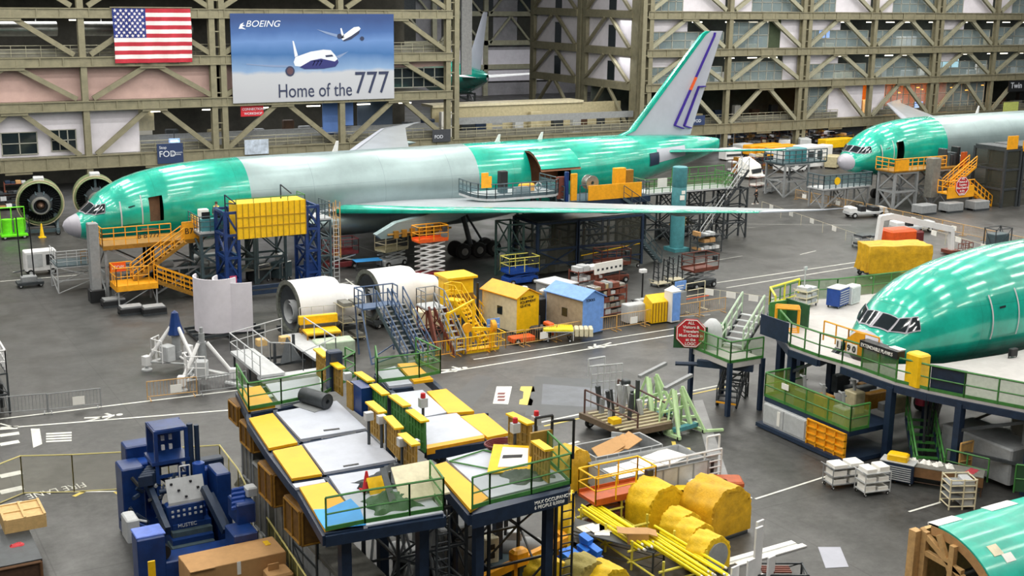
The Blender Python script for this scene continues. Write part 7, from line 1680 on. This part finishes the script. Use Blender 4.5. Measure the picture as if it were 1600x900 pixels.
# stop sign landing and flights
lz = 2.9
A = [(41.0,51.4),(41.0,48.2),(43.2,48.2),(43.2,51.4)]
MB().slab(loc(A, lz), .3).build('entry_landing', M_deckw, r); P = loc([(43.2,51.4),(41.0,51.4),(41.0,48.2),(43.2,48.2)], lz); g = MB(); rail(g, P, 1.15, 1.1, .045, (.5,), toe=.15); g.build('guardrail', M_green, r); mesh_panels(P, 1.1, M_netg, r, 'green_netting')
for p in P: MB().beam(p, Vector((p.x,p.y,0)), .22).build('leg', M_navy, r)
s = MB(); stair(s, (43.0-o[0],49.6-o[1],lz), (45.4-o[0],50.8-o[1],Z3+.3), 1.3, (-.45,.9,0), 6, mt=1, ms=0); s.build('upper_steps', [M_dgrey, M_lgrey], r); g = MB(); stair_rail(g, (43.0-o[0],49.6-o[1],lz), (45.4-o[0],50.8-o[1],Z3+.3), 1.3, (-.45,.9,0), 1.2, .05); g.build('handrail', mat('pale_green_rail','b4c8b0'), r)
sgn = MB()
sg2 = thing('stop_sign_board', 'red octagon visitors sign on the green rail at the left end of the nose dock', 'sign', (40.7, 51.2, 3.0), math.radians(-35)); octagon(sg2, 0, -.12, .85, .85, ['ALL','Visitors &','Travelers','Must Check in','at the','LOGC'], .22, 'octagon_plate'); MB().box(-.9,.9,-.05,0,0,1.2).build('green_backing', M_dkgreen, sg2)
q = thing('grey_vent_hood', 'pale grey rounded hood on the entry landing behind the octagon sign', 'hood', (42.0, 51.0, lz)); MB().lathe([(.55,0),(.55,1.0),(.45,1.35),(.2,1.6),(0,1.62)], (0,0,0), 'z', 16).build('hood_shell', M_lgrey, q)
low = steps_unit('rolling_stairs', 'dark low rolling steps with yellow bottom tread below the octagon sign', F(1150,640), math.radians(35), 2.0, 1.7, 1.1, M_dgrey, M_dgrey, .9, 'stairs', .6)
MB().box(-.1,.25,0,1.1,.25,.32).build('yellow_tread', M_amber, low)
MB().beam((40.6-o[0],50.4-o[1],2.4),(42.6-o[0],48.2-o[1],2.4),.3,.35).tube((39.6-o[0],51.0-o[1],2.35),(40.8-o[0],50.2-o[1],2.35),.12).build('navy_outrigger', M_navy, r)
# lower deck, legs and machinery
MB().box(41.7-o[0],44.6-o[0],40.2-o[1],46.2-o[1],1.35,1.6).build('lower_deck', M_navy, r); P = loc([(44.4,46.2),(41.7,46.2),(41.7,40.2),(42.9,40.2)], 1.6); g = MB(); rail(g, P, 1.25, 1.5, .045, (.5,), toe=.15); g.build('guardrail', M_green, r); mesh_panels(P, 1.2, mat('yellow_green_netting','9ab044',.7,0,.25,6,alpha=.5), r, 'green_netting')
MB().box(41.6-o[0],41.63-o[0],44.4-o[1],44.9-o[1],2.4,2.7).build('white_notice', M_paper, r)
for x, y in ((43.5,46.3),(43.6,39.6),(44.6,36.4),(47.0,31.4),(46.6,46.6),(46.6,40.0),(48.5,36.0),(50,47.5),(50,52.5),(45.0,48.8),(46.0,33.6)): MB().beam((x-o[0],y-o[1],0),(x-o[0],y-o[1],Z3-.3),.34).build('leg', M_navy, r)
b = MB(); b.beam((43.6-o[0],39.6-o[1],2.0),(44.6-o[0],40.6-o[1],3.6),.14).beam((43.5-o[0],46.3-o[1],2.6),(43.5-o[0],44.6-o[1],3.6),.14).beam((44.6-o[0],36.4-o[1],2.4),(46.0-o[0],33.6-o[1],3.5),.14).beam((47-o[0],31.4-o[1],.6),(48.5-o[0],36-o[1],3.2),.12).beam((46.6-o[0],40-o[1],.4),(48.5-o[0],36-o[1],3.4),.12)
b.beam((44.6-o[0],36.4-o[1],1.4),(47-o[0],31.4-o[1],1.4),.14); b.build('bracing', M_dgrey, r)
c = MB(); c.bbox(41.5-o[0],42.6-o[0],42.9-o[1],46.0-o[1],.25,1.35,.04); co = c.build('grey_cabinet', M_lgrey, r)
for k in range(2): MB().box(41.46-o[0],41.5-o[0],42.95+k*1.55-o[1],44.4+k*1.55-o[1],.35,1.28).build('cabinet_door', M_grey if 0 else M_lgrey, co)
MB().box(41.43-o[0],41.46-o[0],44.7-o[1],44.9-o[1],.45,1.2).build('paper_notice', M_paper, co)
MB().box(41.3-o[0],44.6-o[0],40-o[1],46.3-o[1],.05,.25).build('base_frame', M_navy, r)
ag = MB(); 
for i in range(5): ag.box(41.42-o[0],41.52-o[0],40.2+i*.63-o[1],40.26+i*.63-o[1],.1,1.5)
for i in range(5): ag.box(41.42-o[0],41.52-o[0],40.2-o[1],42.78-o[1],.1+i*.34,.16+i*.34)
ag.build('amber_grid_gate', M_amber, r); MB().box(41.52-o[0],41.56-o[0],40.2-o[1],42.78-o[1],.1,1.5).build('amber_gate_sheet', M_gold if 0 else M_amber, r)
s = MB(); stair(s, (43.0-o[0],37.2-o[1],.05), (45.6-o[0],40.4-o[1],1.6), 1.2, (.78,-.63,0), 8, mt=1); s.build('lower_steps', [M_navy, M_green], r); g = MB(); stair_rail(g, (43.0-o[0],37.2-o[1],.05), (45.6-o[0],40.4-o[1],1.6), 1.2, (.78,-.63,0), 1.1, .045); g.build('handrail', M_green, r)
MB().bbox(45.6-o[0],47.8-o[0],34.2-o[1],38.2-o[1],.3,2.0,.08).build('grey_machine_housing', M_grey, r)
MB().bbox(46.3-o[0],47.2-o[0],33.1-o[1],33.9-o[1],2.3,3.2,.05).build('yellow_box', M_yellow, r); MB().tube((46.9-o[0],34.4-o[1],1.8),(46.9-o[0],34.4-o[1],3.6),.28,12).build('grey_duct', M_grey, r)
MB().bbox(47.4-o[0],48.4-o[0],33.4-o[1],36-o[1],.2,3.4,.3).build('rounded_tank', M_concrete, r)
g = MB(); P = loc([(44.2,36.6),(44.9,34.8)], .4); rail(g, P, 1.1, 1, .04, (.5,)); rail(g, loc([(45.2,33.6),(46.2,32.6),(46.9,33.6)], .3), 1.3, 1, .045, (.5,)); g.build('low_guardrail', M_green, r); mesh_panels(loc([(45.2,33.6),(46.2,32.6),(46.9,33.6)], .3), 1.25, mat('dark_green_sheet','2f5a34',.6,alpha=.85), r, 'green_sheet')
MB().box(45.5-o[0],45.9-o[0],33.1-o[1],33.12-o[1],.9,1.2).build('white_notice', M_paper, r)
for k in range(4): MB().tube((45.0-o[0]+k*.5,38.6-o[1]+k*.3,.3),(45.2-o[0]+k*.4,38.9-o[1],3.5),.07).build('pipe', random.choice([M_dgrey,M_grey]), r)
for k in range(8): MB().bbox(44.8+random.uniform(0,1.4)-o[0],45.6+random.uniform(.7,1.2)-o[0],41+k*.55-o[1],41.4+k*.55-o[1],1.6,2.0+random.random()*.7,.04).build('stored_equipment', random.choice([M_dwood,M_grey,M_gold,M_dgrey,M_beige]), r)
q = thing('red_bucket_lamp', 'crimson drum hanging below the nose dock deck edge', 'drum', (45.5, 39.4, 2.6)); MB().lathe([(0,0),(.3,0),(.36,.7),(.3,.72),(0,.72)], (0,0,0), 'z', 16).build('drum', mat('crimson','a0204a'), q); MB().tube((0,0,.7),(0,0,1.25),.02).build('hanger', M_dgrey, q)
# things on the far deck
tool_chest((51.6,51.5,Z3), .35, 'royal blue drawer chest with pale top on the white deck of the nose dock', 1.3, .8, 1.15, M_blue, 6)
q = rolling_cart((50.0,52.4,Z3), .3, 'white shelf cart with tall thin pole on the far corner of the nose dock', 1.3, .8, 1.0, M_cream, 3, 'pole_cart', M_lgrey); MB().tube((-.3,0,1.0),(-.3,0,2.4),.04).box(-.45,-.15,-.05,.05,2.2,2.4).build('lamp_pole', M_lgrey, q)
q = thing('white_cabinet', 'white cabinet standing behind the blue drawer chest', 'cabinet', (52.9,51.7,Z3), .3); MB().bbox(-.5,.5,-.3,.3,.05,1.1,.03).build('body', M_white, q); MB().box(-.45,.45,-.33,-.3,.15,1.0).build('door', M_lgrey, q)
q = thing('work_lamp', 'small black work lamp on the deck by the aircraft door', 'lamp', (52.0, 39.6, Z3)); MB().bbox(-.25,.25,-.12,.12,.1,.5,.04).build('lamp_body', M_black, q); MB().path([(-.3,0,0),(-.3,0,.3),(.3,0,.3),(.3,0,0)], .03).build('lamp_bracket', M_black, q)
# carts and tables in front of the nose dock
rolling_cart(F(1318,758), -.2, 'dark framed cart of white trays, left of the two by the lower steps', 1.7, .8, 1.0, M_grey, 3, 'tray_cart', M_paper)
rolling_cart(F(1362,770), -.2, 'cart of stacked white trays, right of the two by the lower steps', 1.3, .8, 1.1, M_lgrey, 3, 'tray_cart', M_paper)
q = tool_chest(F(1402,752), math.radians(-60), 'dark navy drawer chest with yellow load behind the tray carts', 1.5, .8, 1.0, M_navy, 7); MB().bbox(-.5,.4,-.3,.3,1.05,1.35,.06).build('yellow_bundle', M_yellow, q)
q = table((43.4,36.2,0), math.radians(-55), 'long brown work table with papers and a red cloth below the nose dock', 3.8, 1.1, .95, M_dwood, M_concrete)
MB().box(-1.9,1.9,-.55,-.5,.45,.92).build('side_board', M_wood if 0 else mat('mid_brown_board','7b5a3a'), q)
for k in range(5):
    a = thing('paper_parts', 'white crumpled packing paper on the long brown table', 'paper', (42.5+.3*k, 37.6-.42*k, .95), k, 'papers on the long table'); heap(.5,.35,.2,8,6,k+20).build('paper', M_paper, a)
q = thing('red_cloth', 'red cloth lying at the right end of the long brown table', 'cloth', (44.2,35.1,.95), .3); heap(.7,.4,.08,8,6,31).build('cloth', mat('rose_red','b8434e'), q)
q = thing('tube_rack', 'white tubular shelf rack standing at the right end of the brown table', 'rack', F(1496,790), math.radians(-25)); f = MB()
for x in (-.6,0,.55):
    for y in (-.45,.45): f.tube((x,y,0),(x,y,1.4),.035)
for z in (.15,.5,.8,1.1,1.35): f.path([(-.6,-.45,z),(.55,-.45,z),(.55,.45,z),(-.6,.45,z),(-.6,-.45,z)], .03)
f.build('tube_frame', M_cream, q)
for z in (.52,.82,1.12): MB().box(-.6,0,-.4,.4,z,z+.03).build('shelf', M_grey, q)
MB().bbox(.05,.5,-.4,.4,.1,1.3,.03).build('white_bin', M_lgrey, q)
q = thing('tan_hand_truck', 'tan framed upright truck leaning by the green guardrail', 'truck', F(1505,752), 0); MB().path([(-.4,0,.1),(-.4,0,1.9),(.4,0,1.9),(.4,0,.1),(-.4,0,.1)], .05).tube((-.4,0,1.0),(.4,0,1.0),.04).box(-.35,.35,.02,.05,.2,1.8).build('truck_frame', M_tan, q); wheels(q,(-.35,.35),(.15,),.12,.06)

# ================================================================= green curved panel in a wooden cradle
r = thing('curved_skin_crate', 'curved green fuselage panel on a pale wooden cradle in the lower right corner', 'panel', (35.2, 29.6, 0))
R = 3.3; cy, cz = -.55, -.75
pl = arc_panel(0, 0, R, math.radians(8), math.radians(100), 0, 6.5, None, .06, 24)
def onx(mb, cy, cz):  # turn a z-axis arc into an x-axis one
    mb.v = [(z, -x+cy, y+cz) for x, y, z in mb.v]; return mb
onx(pl, cy, cz).build('green_skin', M_prim if 0 else mat('green_film_flat','18b39c',.35,0,.3,.7,coat=.3), r)
for x0, x1 in ((.0,1.3),(2.9,4.4)): onx(arc_panel(0,0,R+.02,math.radians(92),math.radians(101),x0,x1,None,.08,6), cy, cz).build('white_edge_tape', M_white, r)
onx(arc_panel(0,0,R+.02,math.radians(50),math.radians(56),1.1,1.6,None,.03,4), cy, cz).build('paper_label', M_paper, r)
onx(arc_panel(0,0,R+.02,math.radians(56),math.radians(64),.75,1.25,None,.05,4), cy, cz).build('cream_latch', M_cream, r)
onx(arc_panel(0,0,R-.08,math.radians(10),math.radians(98),-.02,.12,None,.35,20), cy, cz).build('wooden_rib', mat('raw_plywood','b48a5a',.7,0,.2,4), r)
wd = MB(); 
for y in (0,-1.3,-2.6): wd.beam((-.12,y,0),(-.12,y,cz+math.sqrt(max(.2,(R-.3)**2-(y-cy)**2))),.22)
wd.beam((-.12,.25,2.2),(-.12,-2.6,.7),.2).beam((-.12,.1,1.4),(-.12,-1.8,1.3),.2).beam((-.12,-.6,2.3),(-.12,-1.6,.5),.18).beam((-.35,.3,0),(-.35,.3,2.2),.34).beam((-.2,.3,.2),(-.2,-3,.2),.25)
wd.build('wooden_strut', mat('strut_wood','c49c66',.7,0,.25,4), r); w2 = MB(); w2.box(0,6.4,.15,.35,0,2.2).box(0,6.4,-3.2,-3.0,0,.8); w2.build('side_boards', M_wood, r)

# ================================================================= centre foreground
r = thing('flat_bed_machine', 'brown flat trolley crowded with grey machine columns and slanting handrails', 'trolley', (34.9, 48.9, 0), math.radians(0))
MB().slab([(-1.7,1.6,.75),(-1.4,-.9,.75),(-.5,-1.9,.75),(1.6,-1.9,.75),(1.9,-.2,.75),(1.2,1.7,.75)], .3).build('bed', mat('brown_steel','6a5a48',.6,0,.3,4), r); k = MB()
for i in range(8): k.box(-1.4,1.7,-1.7+i*.4,-1.55+i*.4,.75,.8)
k.build('bed_slats', M_beige, r)
g = MB(); g.path([(-1.5,1.4,.75),(-1.5,1.4,2.0),(-.4,-1.7,1.5),(-.4,-1.7,.75)], .05).path([(.6,1.5,.75),(.6,1.5,2.2),(1.8,-1.0,1.5),(1.8,-1.0,.75)], .05).path([(-1.5,1.3,1.5),(-.4,-1.6,1.1)], .04); g.build('handrail', mat('maroon_brown','5a3f38'), r)
for i in range(12):
    x, y = random.uniform(-1,1.3), random.uniform(-.6,1.4); MB().beam((x,y,.75),(x+random.uniform(-.3,.3),y,1.5+random.random()*1.1),random.choice([.1,.16,.2])).build('machine_column', random.choice([M_grey,M_dgrey,M_lgrey]), r)
g = MB(); rail(g, [(-.8,1.9,.8),(.9,1.6,.8)], 2.2, .35, .035, (.3,.6,.8)); g.path([(-.8,2.2,2.4),(-.8,2.2,3.3),(.2,2.2,3.3),(.2,2.2,2.4)], .05); g.tube((-.8,2.2,2.9),(.2,2.2,2.9),.04); g.build('grey_frame', M_lgrey, r)
MB().box(-1.3,-.8,-.9,-.4,.8,1.05).build('yellow_cloth', M_yellow, r); MB().bbox(.6,1.0,.9,1.3,2.0,2.3,.05).build('camera_head', M_dgrey, r); wheels(r, (-1.3,1.4), (-1.4,1.2), .25, .2)
MB().beam((-1.6,-1.2,.45),(-.6,-2.3,.45),.1,.3).build('white_bumper', M_lgrey, r)
for i, (px, py, lb) in enumerate([(1022,655,'pale green tilting frame jack, rear one of the pair'),(1062,676,'pale green tilting frame jack, front one of the pair')]):
    r = thing('frame_jack', lb, 'jack', F(px,py), .15)
    for s_ in (-1,1):
        t = MB(); t.beam((-.9*s_,-.9,.15),(-.9*s_,.9,.15),.16).beam((-.9*s_,-.8,.2),(-.35*s_,.3,2.3),.14).beam((-.9*s_,.8,.2),(-.35*s_,.3,2.3),.12).beam((-.9*s_,0,.2),(-.5*s_,.3,1.4),.1); t.build('side_frame', M_mint, r)
    b = MB(); b.beam((-1.0,-.2,.3),(1.1,-.1,.3),.2).beam((-.9,.3,1.2),(.9,.3,1.2),.12).beam((-.5,-.4,.3),(-.2,.3,2.2),.18).beam((.4,-.4,.3),(.3,.3,2.2),.18).beam((1.0,-.9,.15),(1.9,-1.2,.1),.12); b.build('cross_frame', M_mint, r)
    MB().beam((-.9,.3,2.4),(1.2,.5,2.7),.2,.16).build('padded_bar', M_grey, r); MB().box(-.8,.8,-.5,-.2,.3,.5).build('teal_cylinder_block', M_teal, r); g = MB(); rail(g, [(-1.3,.2,.3),(-.5,.9,.3)], 1.3, .5, .04, (.5,)); g.build('push_handle', M_mint, r)
    MB().tube((-.5,.1,.4),(.1,.25,1.9),.08,8).build('hydraulic_ram', M_chrome, r); wheels(r,(-.9,.9),(-.8,.8),.12,.08)
def open_cart(px, py, rz, label, L, W, H, m):
    r = thing('open_topped_cart', label, 'cart', F(px,py), rz); b = MB(); b.box(-L/2,L/2,-W/2,W/2,.3,.38).box(-L/2,L/2,-W/2,-W/2+.04,.38,H).box(-L/2,L/2,W/2-.04,W/2,.38,H).box(-L/2,-L/2+.04,-W/2,W/2,.38,H).box(L/2-.04,L/2,-W/2,W/2,.38,H); b.build('box_body', m, r)
    k = MB(); k.path([(-L/2,-W/2,H),(L/2,-W/2,H),(L/2,W/2,H),(-L/2,W/2,H),(-L/2,-W/2,H)], .03)
    for i in range(7): k.box(-L/2+L*i/6-.03,-L/2+L*i/6+.03,-W/2-.03,-W/2,.3,H)
    k.build('rim', M_lgrey if m is M_grey else M_grey, r); wheels(r,(-L/2+.3,L/2-.3),(-W/2+.1,W/2-.1),.14,.1); return r
q = open_cart(965,728,.0,'grey open topped cart holding folded cardboard, behind the orange lift',3.7,1.8,1.05,M_grey)
for k in range(3):
    c = thing('folded_cardboard', 'folded brown cardboard sheet leaning inside the grey cart', 'cardboard', (q.location.x-.6+k*.55, q.location.y, .38), .2*k, 'cardboard in the grey cart'); MB().slab([(-.7,-.5,.3+.2*k),(.7,-.4,.75),(.9,.5,.9),(-.5,.6,.5)], .04).build('sheet', M_card, c)
q = open_cart(1012,762,.0,'pale grey long cart holding white sheets, with white rails on its right side',5.0,2.2,1.25,M_lgrey)
for k in range(4):
    c = thing('white_sheet', 'white rigid sheet lying in the long pale cart', 'sheet', (q.location.x-1.2+k*.8, q.location.y+.1*k, 1.0+.05*k), .1*k, 'white sheets in the long cart'); MB().box(-.8,.8,-.7,.7,0,.03).build('sheet', M_paper, c)
r = thing('white_rail_rack', 'white horizontal rail rack against the right of the long pale cart', 'rack', F(1070,765), 0); g = MB(); rail(g, [(-1.9,0,.1),(2.0,0,.1)], 1.5, .95, .045, (.25,.45,.65,.85)); g.path([(1.3,.2,1.5),(1.3,.2,2.2),(2.0,.2,2.2),(2.0,.2,1.5)], .05); g.build('rails', M_white, r); MB().box(-1.8,1.9,.1,.16,.2,1.3).build('back_board', M_lgrey, r)
for k in range(5): MB().box(-1.5+k*.75,-1.35+k*.75,.06,.1,.5,1.1).build('black_slot', M_black, r)
scissor_lift(F(962,812), .0, 'orange scissor lift with yellow rails among the covered rolls', 3.0, 1.3, 1.15, M_rust, M_rust, M_dorange, M_yellow)
# rolls under yellow tarpaulins
def roll(px, py, R, W, rz, label, m=M_tarp, squash=1.0, lift=.12, face=False):
    r = thing('covered_roll', label, 'covered roll', F(px,py), rz); mb = MB(); n = 36; ys = [-W/2, -W/2*.96, -W/4, 0, W/4, W/2*.96, W/2]; vs = []; sd_ = random.random()*6
    P = [(-R,lift)]+[(-R*math.cos(PI*i/n), R*squash+R*math.sin(PI*i/n)*squash) for i in range(n+1)]+[(R,lift)]
    K = len(P)
    for j, y in enumerate(ys):
        s = .93 if j in (0, 6) else 1
        for i, (x, z) in enumerate(P):
            w_ = 1+.022*math.sin(i*.75+sd_+j*.9)*(1 if j not in (0,6) else .5)+(.05*math.sin(i*.7+j) if i in (0,K-1) else 0); vs.append((x*s*w_, y+.03*math.sin(i*2.3+sd_), max(.05, z*(s if z > R else 1)*w_)))
    fs = [(j*K+i, j*K+i+1, (j+1)*K+i+1, (j+1)*K+i) for j in range(6) for i in range(K-1)]
    fs.append(tuple(range(K-1,-1,-1))); fs.append(tuple(6*K+i for i in range(K)))
    mb.add(vs, fs, True); mb.build('tarpaulin', m, r)
    b = MB(); b.beam((-R*.8,-W/2,.08),(R*.8,-W/2,.08),.1).beam((-R*.8,W/2,.08),(R*.8,W/2,.08),.1).beam((-R*.8,-W/2,.08),(-R*.8,W/2,.08),.1).beam((R*.8,-W/2,.08),(R*.8,W/2,.08),.1); b.build('cradle', M_dgrey, r)
    if face: MB().lathe([(0,-W/2-.06),(R*.72,-W/2-.06),(R*.72,-W/2+.02)], (0,0,R), 'y', 20).build('exposed_disc', M_grey, r)
    return r
roll(1116,828,1.15,1.9,.1,'largest covered roll under dull yellow tarpaulin with two dark seams, rightmost',M_tarp,.95)
roll(1022,822,1.0,1.5,.1,'big covered roll under yellow tarpaulin beside the orange lift',M_tarp2)
roll(1062,848,.72,1.0,.15,'rear one of three small covered rolls in a row',M_tarp2,1,.12)
roll(1082,868,.74,.95,.15,'middle one of three small covered rolls in a row',M_tarp2)
roll(1104,892,.78,.95,.15,'front one of three small covered rolls, with its disc showing',M_tarp2,1,.12,True)
roll(887,765,1.0,1.1,.3,'covered roll standing behind the right end of the right dock',M_tarp)
roll(876,862,1.25,.8,.9,'tall covered roll under the right dock by the ladder',M_tarp2)
roll(855,935,.8,1.0,.1,'covered roll cut by the lower edge near the amber tow frame',M_tarp2)
roll(912,938,.85,1.1,.1,'olive covered roll cut by the lower edge, left one',mat('olive_tarpaulin','9c8f4a',.7,0,.3,2,bump=.6))
roll(945,945,.8,1.1,.1,'yellow covered roll cut by the lower edge right of the olive one',M_tarp2)
# yellow poles on racks
rk = thing('pole_rack', 'pale yellow tube rack carrying the long yellow poles', 'rack', F(1015,870), 0); g = MB()
for y in (3.0,1.2,-.6,-2.6):
    g.path([(-1.3,y,0),(-1.3,y,1.2)], .05).path([(.7,y,0),(.7,y,1.2)], .05).tube((-1.5,y,.8),(.8,y,.8),.05).tube((-1.5,y,.35),(.8,y,.35),.04)
g.tube((-1.3,-2.6,.35),(-1.3,3.0,.35),.04).tube((.7,-2.6,.35),(.7,3.0,.35),.04); g.build('tube_frame', mat('pale_yellow_tube','d9cc4e'), rk)
p0 = None
for i in range(26):
    layer = (i%13)//7; x = (-1.15 if i < 13 else -.55)+(i%7)*.17; y0 = (3.6 if i < 13 else .5)-random.random()*.6
    if p0 is None:
        p0 = thing('yellow_pole', 'long yellow pole lying on the tube rack among the covered rolls', 'pole', (rk.location.x+x, rk.location.y+y0, .92), 0, 'yellow poles on the tube rack'); MB().tube((0,0,0),(0,-4.2,0),.055,7).build('tube', mat('lemon_yellow_paint','f4e010'), p0); MB().tube((0,-4.2,0),(0,-4.3,0),.045,7).build('end_plug', M_paper, p0)
    else: dup(p0, (rk.location.x+x+random.uniform(-.03,.03), rk.location.y+y0, .92+layer*.13), random.uniform(-.03,.03))
# tables, boxes and bins
q = table(F(955,868), math.radians(-62), 'long dark grey table with papers and an open carton beside the yellow poles', 4.2, 1.1, .9, M_dgrey)
tx, ty = q.location.x, q.location.y
c = thing('open_carton', 'open cardboard carton on the long dark table', 'box', (tx+.5, ty-1.0, .9), -.5); MB().box(-.4,.4,-.3,.3,0,.45).build('carton', M_card, c)
for a, b_ in (((-.4,-.3,.45,-.75,-.3),(0,0)),): MB().slab([(-.4,-.3,.45),(-.4,.3,.45),(-.8,.3,.5),(-.8,-.3,.5)], .02).slab([(.4,.3,.45),(.4,-.3,.45),(.75,-.3,.35),(.75,.3,.35)], .02).build('carton_flap', M_card, c)
for k in range(2):
    c = thing('paper_stack', 'crumpled white paper on the long dark table, %s' % ['rear','middle'][k], 'paper', (tx-.5+.3*k, ty+.9-.5*k, .9), k); MB().box(-.4,.4,-.3,.3,0,.03).box(-.1,.6,-.5,.1,.03,.05).build('sheets', M_paper, c)
c = thing('white_notepad', 'white sheet at the front end of the long dark table', 'paper', (tx+1.0, ty-1.6, .9), .3); MB().box(-.25,.25,-.2,.2,0,.03).build('pad', M_paper, c)
q = table(F(905,895), 0, 'blue topped low table carrying blue bins', 1.6, .9, .7, M_blue); tx, ty = q.location.x, q.location.y
for k, (x, y, z) in enumerate([(-.6,0,0),(-.3,.05,0),(.25,.1,0),(.6,-.15,0),(.4,.2,.36)]):
    c = thing('blue_bin', 'small bright blue parts bin, %s on the blue table' % ['leftmost','second from left','third from left','rightmost','topmost'][k], 'bin', (tx+x, ty+y, .7+z), .3); MB().add([(-.14,-.2,0),(.14,-.2,0),(.14,.2,0),(-.14,.2,0),(-.17,-.24,.2),(.17,-.24,.2),(.17,.24,.34),(-.17,.24,.34)], [(3,2,1,0),(0,1,5,4),(1,2,6,5),(2,3,7,6),(3,0,4,7),(4,5,6,7)]).build('bin_body', mat('bright_blue_plastic','2e7fe8'), c)
q = thing('scrap_heap', 'pile of mixed grey metal fittings behind the long dark table', 'fittings', F(918,835), 0)
for k in range(26):
    a = Vector((random.uniform(-.9,.9), random.uniform(-.7,.7), random.uniform(.1,.7))); MB().tube(a, a+Vector((random.uniform(-.4,.4), random.uniform(-.4,.4), random.uniform(-.1,.4))), random.choice([.03,.05,.08])).build('fitting', random.choice([M_lgrey,M_chrome,M_dgrey,M_white]), q)
MB().box(-1.0,1.0,-.8,.8,0,.12).build('tray', M_dgrey, q)
for k, (px, py, c_, lb) in enumerate([(1060,790,M_maroon,'maroon wrapped bundle on the floor'),(1085,782,M_yellow,'yellow folded cover'),(1108,772,M_paper,'white board'),(1128,765,M_dorange,'orange brown board')]):
    q = thing('flat_bundle', lb+' lying between the pale cart and the largest covered roll', 'bundle', F(px,py), -.5); MB().bbox(-.9,.9,-.5,.5,.3,.55,.08).build('wrapped_load', c_, q); MB().box(-.8,.8,-.4,.4,0,.3).build('pallet', M_wood, q)
q = thing('white_board_stack', 'tall white notched boards standing at the lower edge right of the rolls', 'boards', F(1180,925), .2)
for k, (x, y, h) in enumerate([(0,0,2.6),(.3,.2,2.7),(-.5,-.1,1.5),(-.9,.3,1.2),(.45,-.3,1.4)]): MB().box(x-.2,x+.2,y-.04,y+.04,0,h).build('board', M_white, q)
MB().box(-1.2,1.2,-.6,.6,0,.15).build('base_board', M_paper, q)
for sx_ in (0,): 
    q = thing('floor_plate_pair', 'pair of long white floor plates at the lower edge right of the rolls', 'plates', F(1190,865), 0); a = at(1134,878,0)-Vector(q.location); b_ = at(1240,848,0)-Vector(q.location); n_ = Vector((0,.42,0)); MB().beam(a+Vector((0,0,.03)), b_+Vector((0,0,.03)), .28, .05).build('plate', M_white, q); MB().beam(a+n_*-1+Vector((.2,0,.03)), b_+n_*-1+Vector((.2,0,.03)), .28, .05).build('plate', M_white, q)
q = thing('metal_work_frame', 'dark metal frame with red parts at the lower edge right of the white boards', 'frame', F(1215,915), -.5); t = MB(); tower(t,-1,1,-.5,.5,0,.7,.07,1); t.build('frame', M_dgrey, q)
for k in range(4): MB().box(-.7,.4,-.4+k*.15,-.33+k*.15,.7,.76).build('red_strip', M_rust, q)

# ================================================================= further equipment that crowds the hall
for i, (px, py, lb) in enumerate([(205,452,'left of the nose stand stairs, rear'),(262,447,'under the nose stand deck, middle'),(300,440,'under the nose stand deck, right end'),(330,430,'under the slate desk tower'),(405,440,'inside the blue portal, left'),(440,436,'inside the blue portal, right')]):
    r = thing('compressor_unit', 'grey pump unit with pipes '+lb, 'machine', F(px,py), .1*i)
    MB().bbox(-.7,.7,-.5,.5,.2,1.1+.15*(i%3),.06).build('housing', (M_grey, M_dgrey, M_slate)[i%3], r); MB().lathe([(0,-.5),(.28,-.45),(.28,.45),(0,.5)], (0,0,1.5+.15*(i%3)), 'x', 12).build('receiver', M_lgrey, r)
    MB().path([(-.5,-.55,.4),(-.5,-.55,1.4),(.5,-.55,1.4)], .05).build('pipe', M_chrome, r); wheels(r, (-.5,.5), (-.45,.45), .12, .08)
for i, (px, py) in enumerate([(1140,250),(1160,246),(1285,252),(1300,262),(1225,238),(1255,240)]):
    r = thing('equipment_crate', 'pale crate of equipment far back between the tail and the second aircraft', 'crate', F(px,py), .2*i, 'pale crates behind the tail'); MB().bbox(-1.3,1.3,-.8,.8,.2,1.6+.3*(i%3),.08).build('crate_body', (M_white, M_lgrey, M_paper, M_beige)[i%4], r); MB().box(-1.2,1.2,-.85,-.8,.6,.9).build('dark_band', M_dgrey, r); wheels(r, (-1,1), (-.6,.6), .12, .1)
for i, (px, py) in enumerate([(1150,268),(1185,292),(1205,300)]):
    rolling_cart(F(px,py), .2*i, 'loaded parts cart on the floor by the dark boarding stairs, %s' % ['rear','middle','front'][i], 2.2, 1.0, 1.2, M_rust if i == 1 else M_grey, 2, 'parts_cart', (M_white, M_paper, M_grey)[i])
for i, (px, py) in enumerate([(1232,640),(1262,655),(1292,668),(1310,648)]):
    p = at(px, py, 1.6); r = thing('stored_machine', 'machine standing on the lower deck of the nose dock, %s from the left' % ['first','second','third','fourth'][i], 'machine', (min(44.3,p.x+1.0), p.y, 1.6)); MB().bbox(-.35,.35,-.4,.4,.0,.9+.2*(i%2),.05).build('machine_body', (M_dgrey, M_gold, M_grey, M_beige)[i], r); MB().tube((0,0,.9),(0,.1,1.6),.08,8).tube((.1,0,1.4),(.1,.5,1.5),.05).build('machine_arm', M_grey, r)
for i, (px, py) in enumerate([(870,385),(905,375),(950,370),(985,372)]):
    r = thing('caged_machine', 'dark machine block standing inside the mesh sided dock under the wing, %s' % ['leftmost','second','third','rightmost'][i], 'machine', (49.5+i*2.3, 82.2, 0)); MB().bbox(-.8,.8,-.7,.7,.1,1.5+.4*(i%2),.06).build('machine_body', (M_slate, M_grey)[i%2], r); MB().box(-.5,.5,-.74,-.7,.5,1.2).build('access_panel', M_lgrey, r); MB().tube((0,0,1.5),(0,0,3.2),.12,10).build('vertical_duct', M_grey, r)
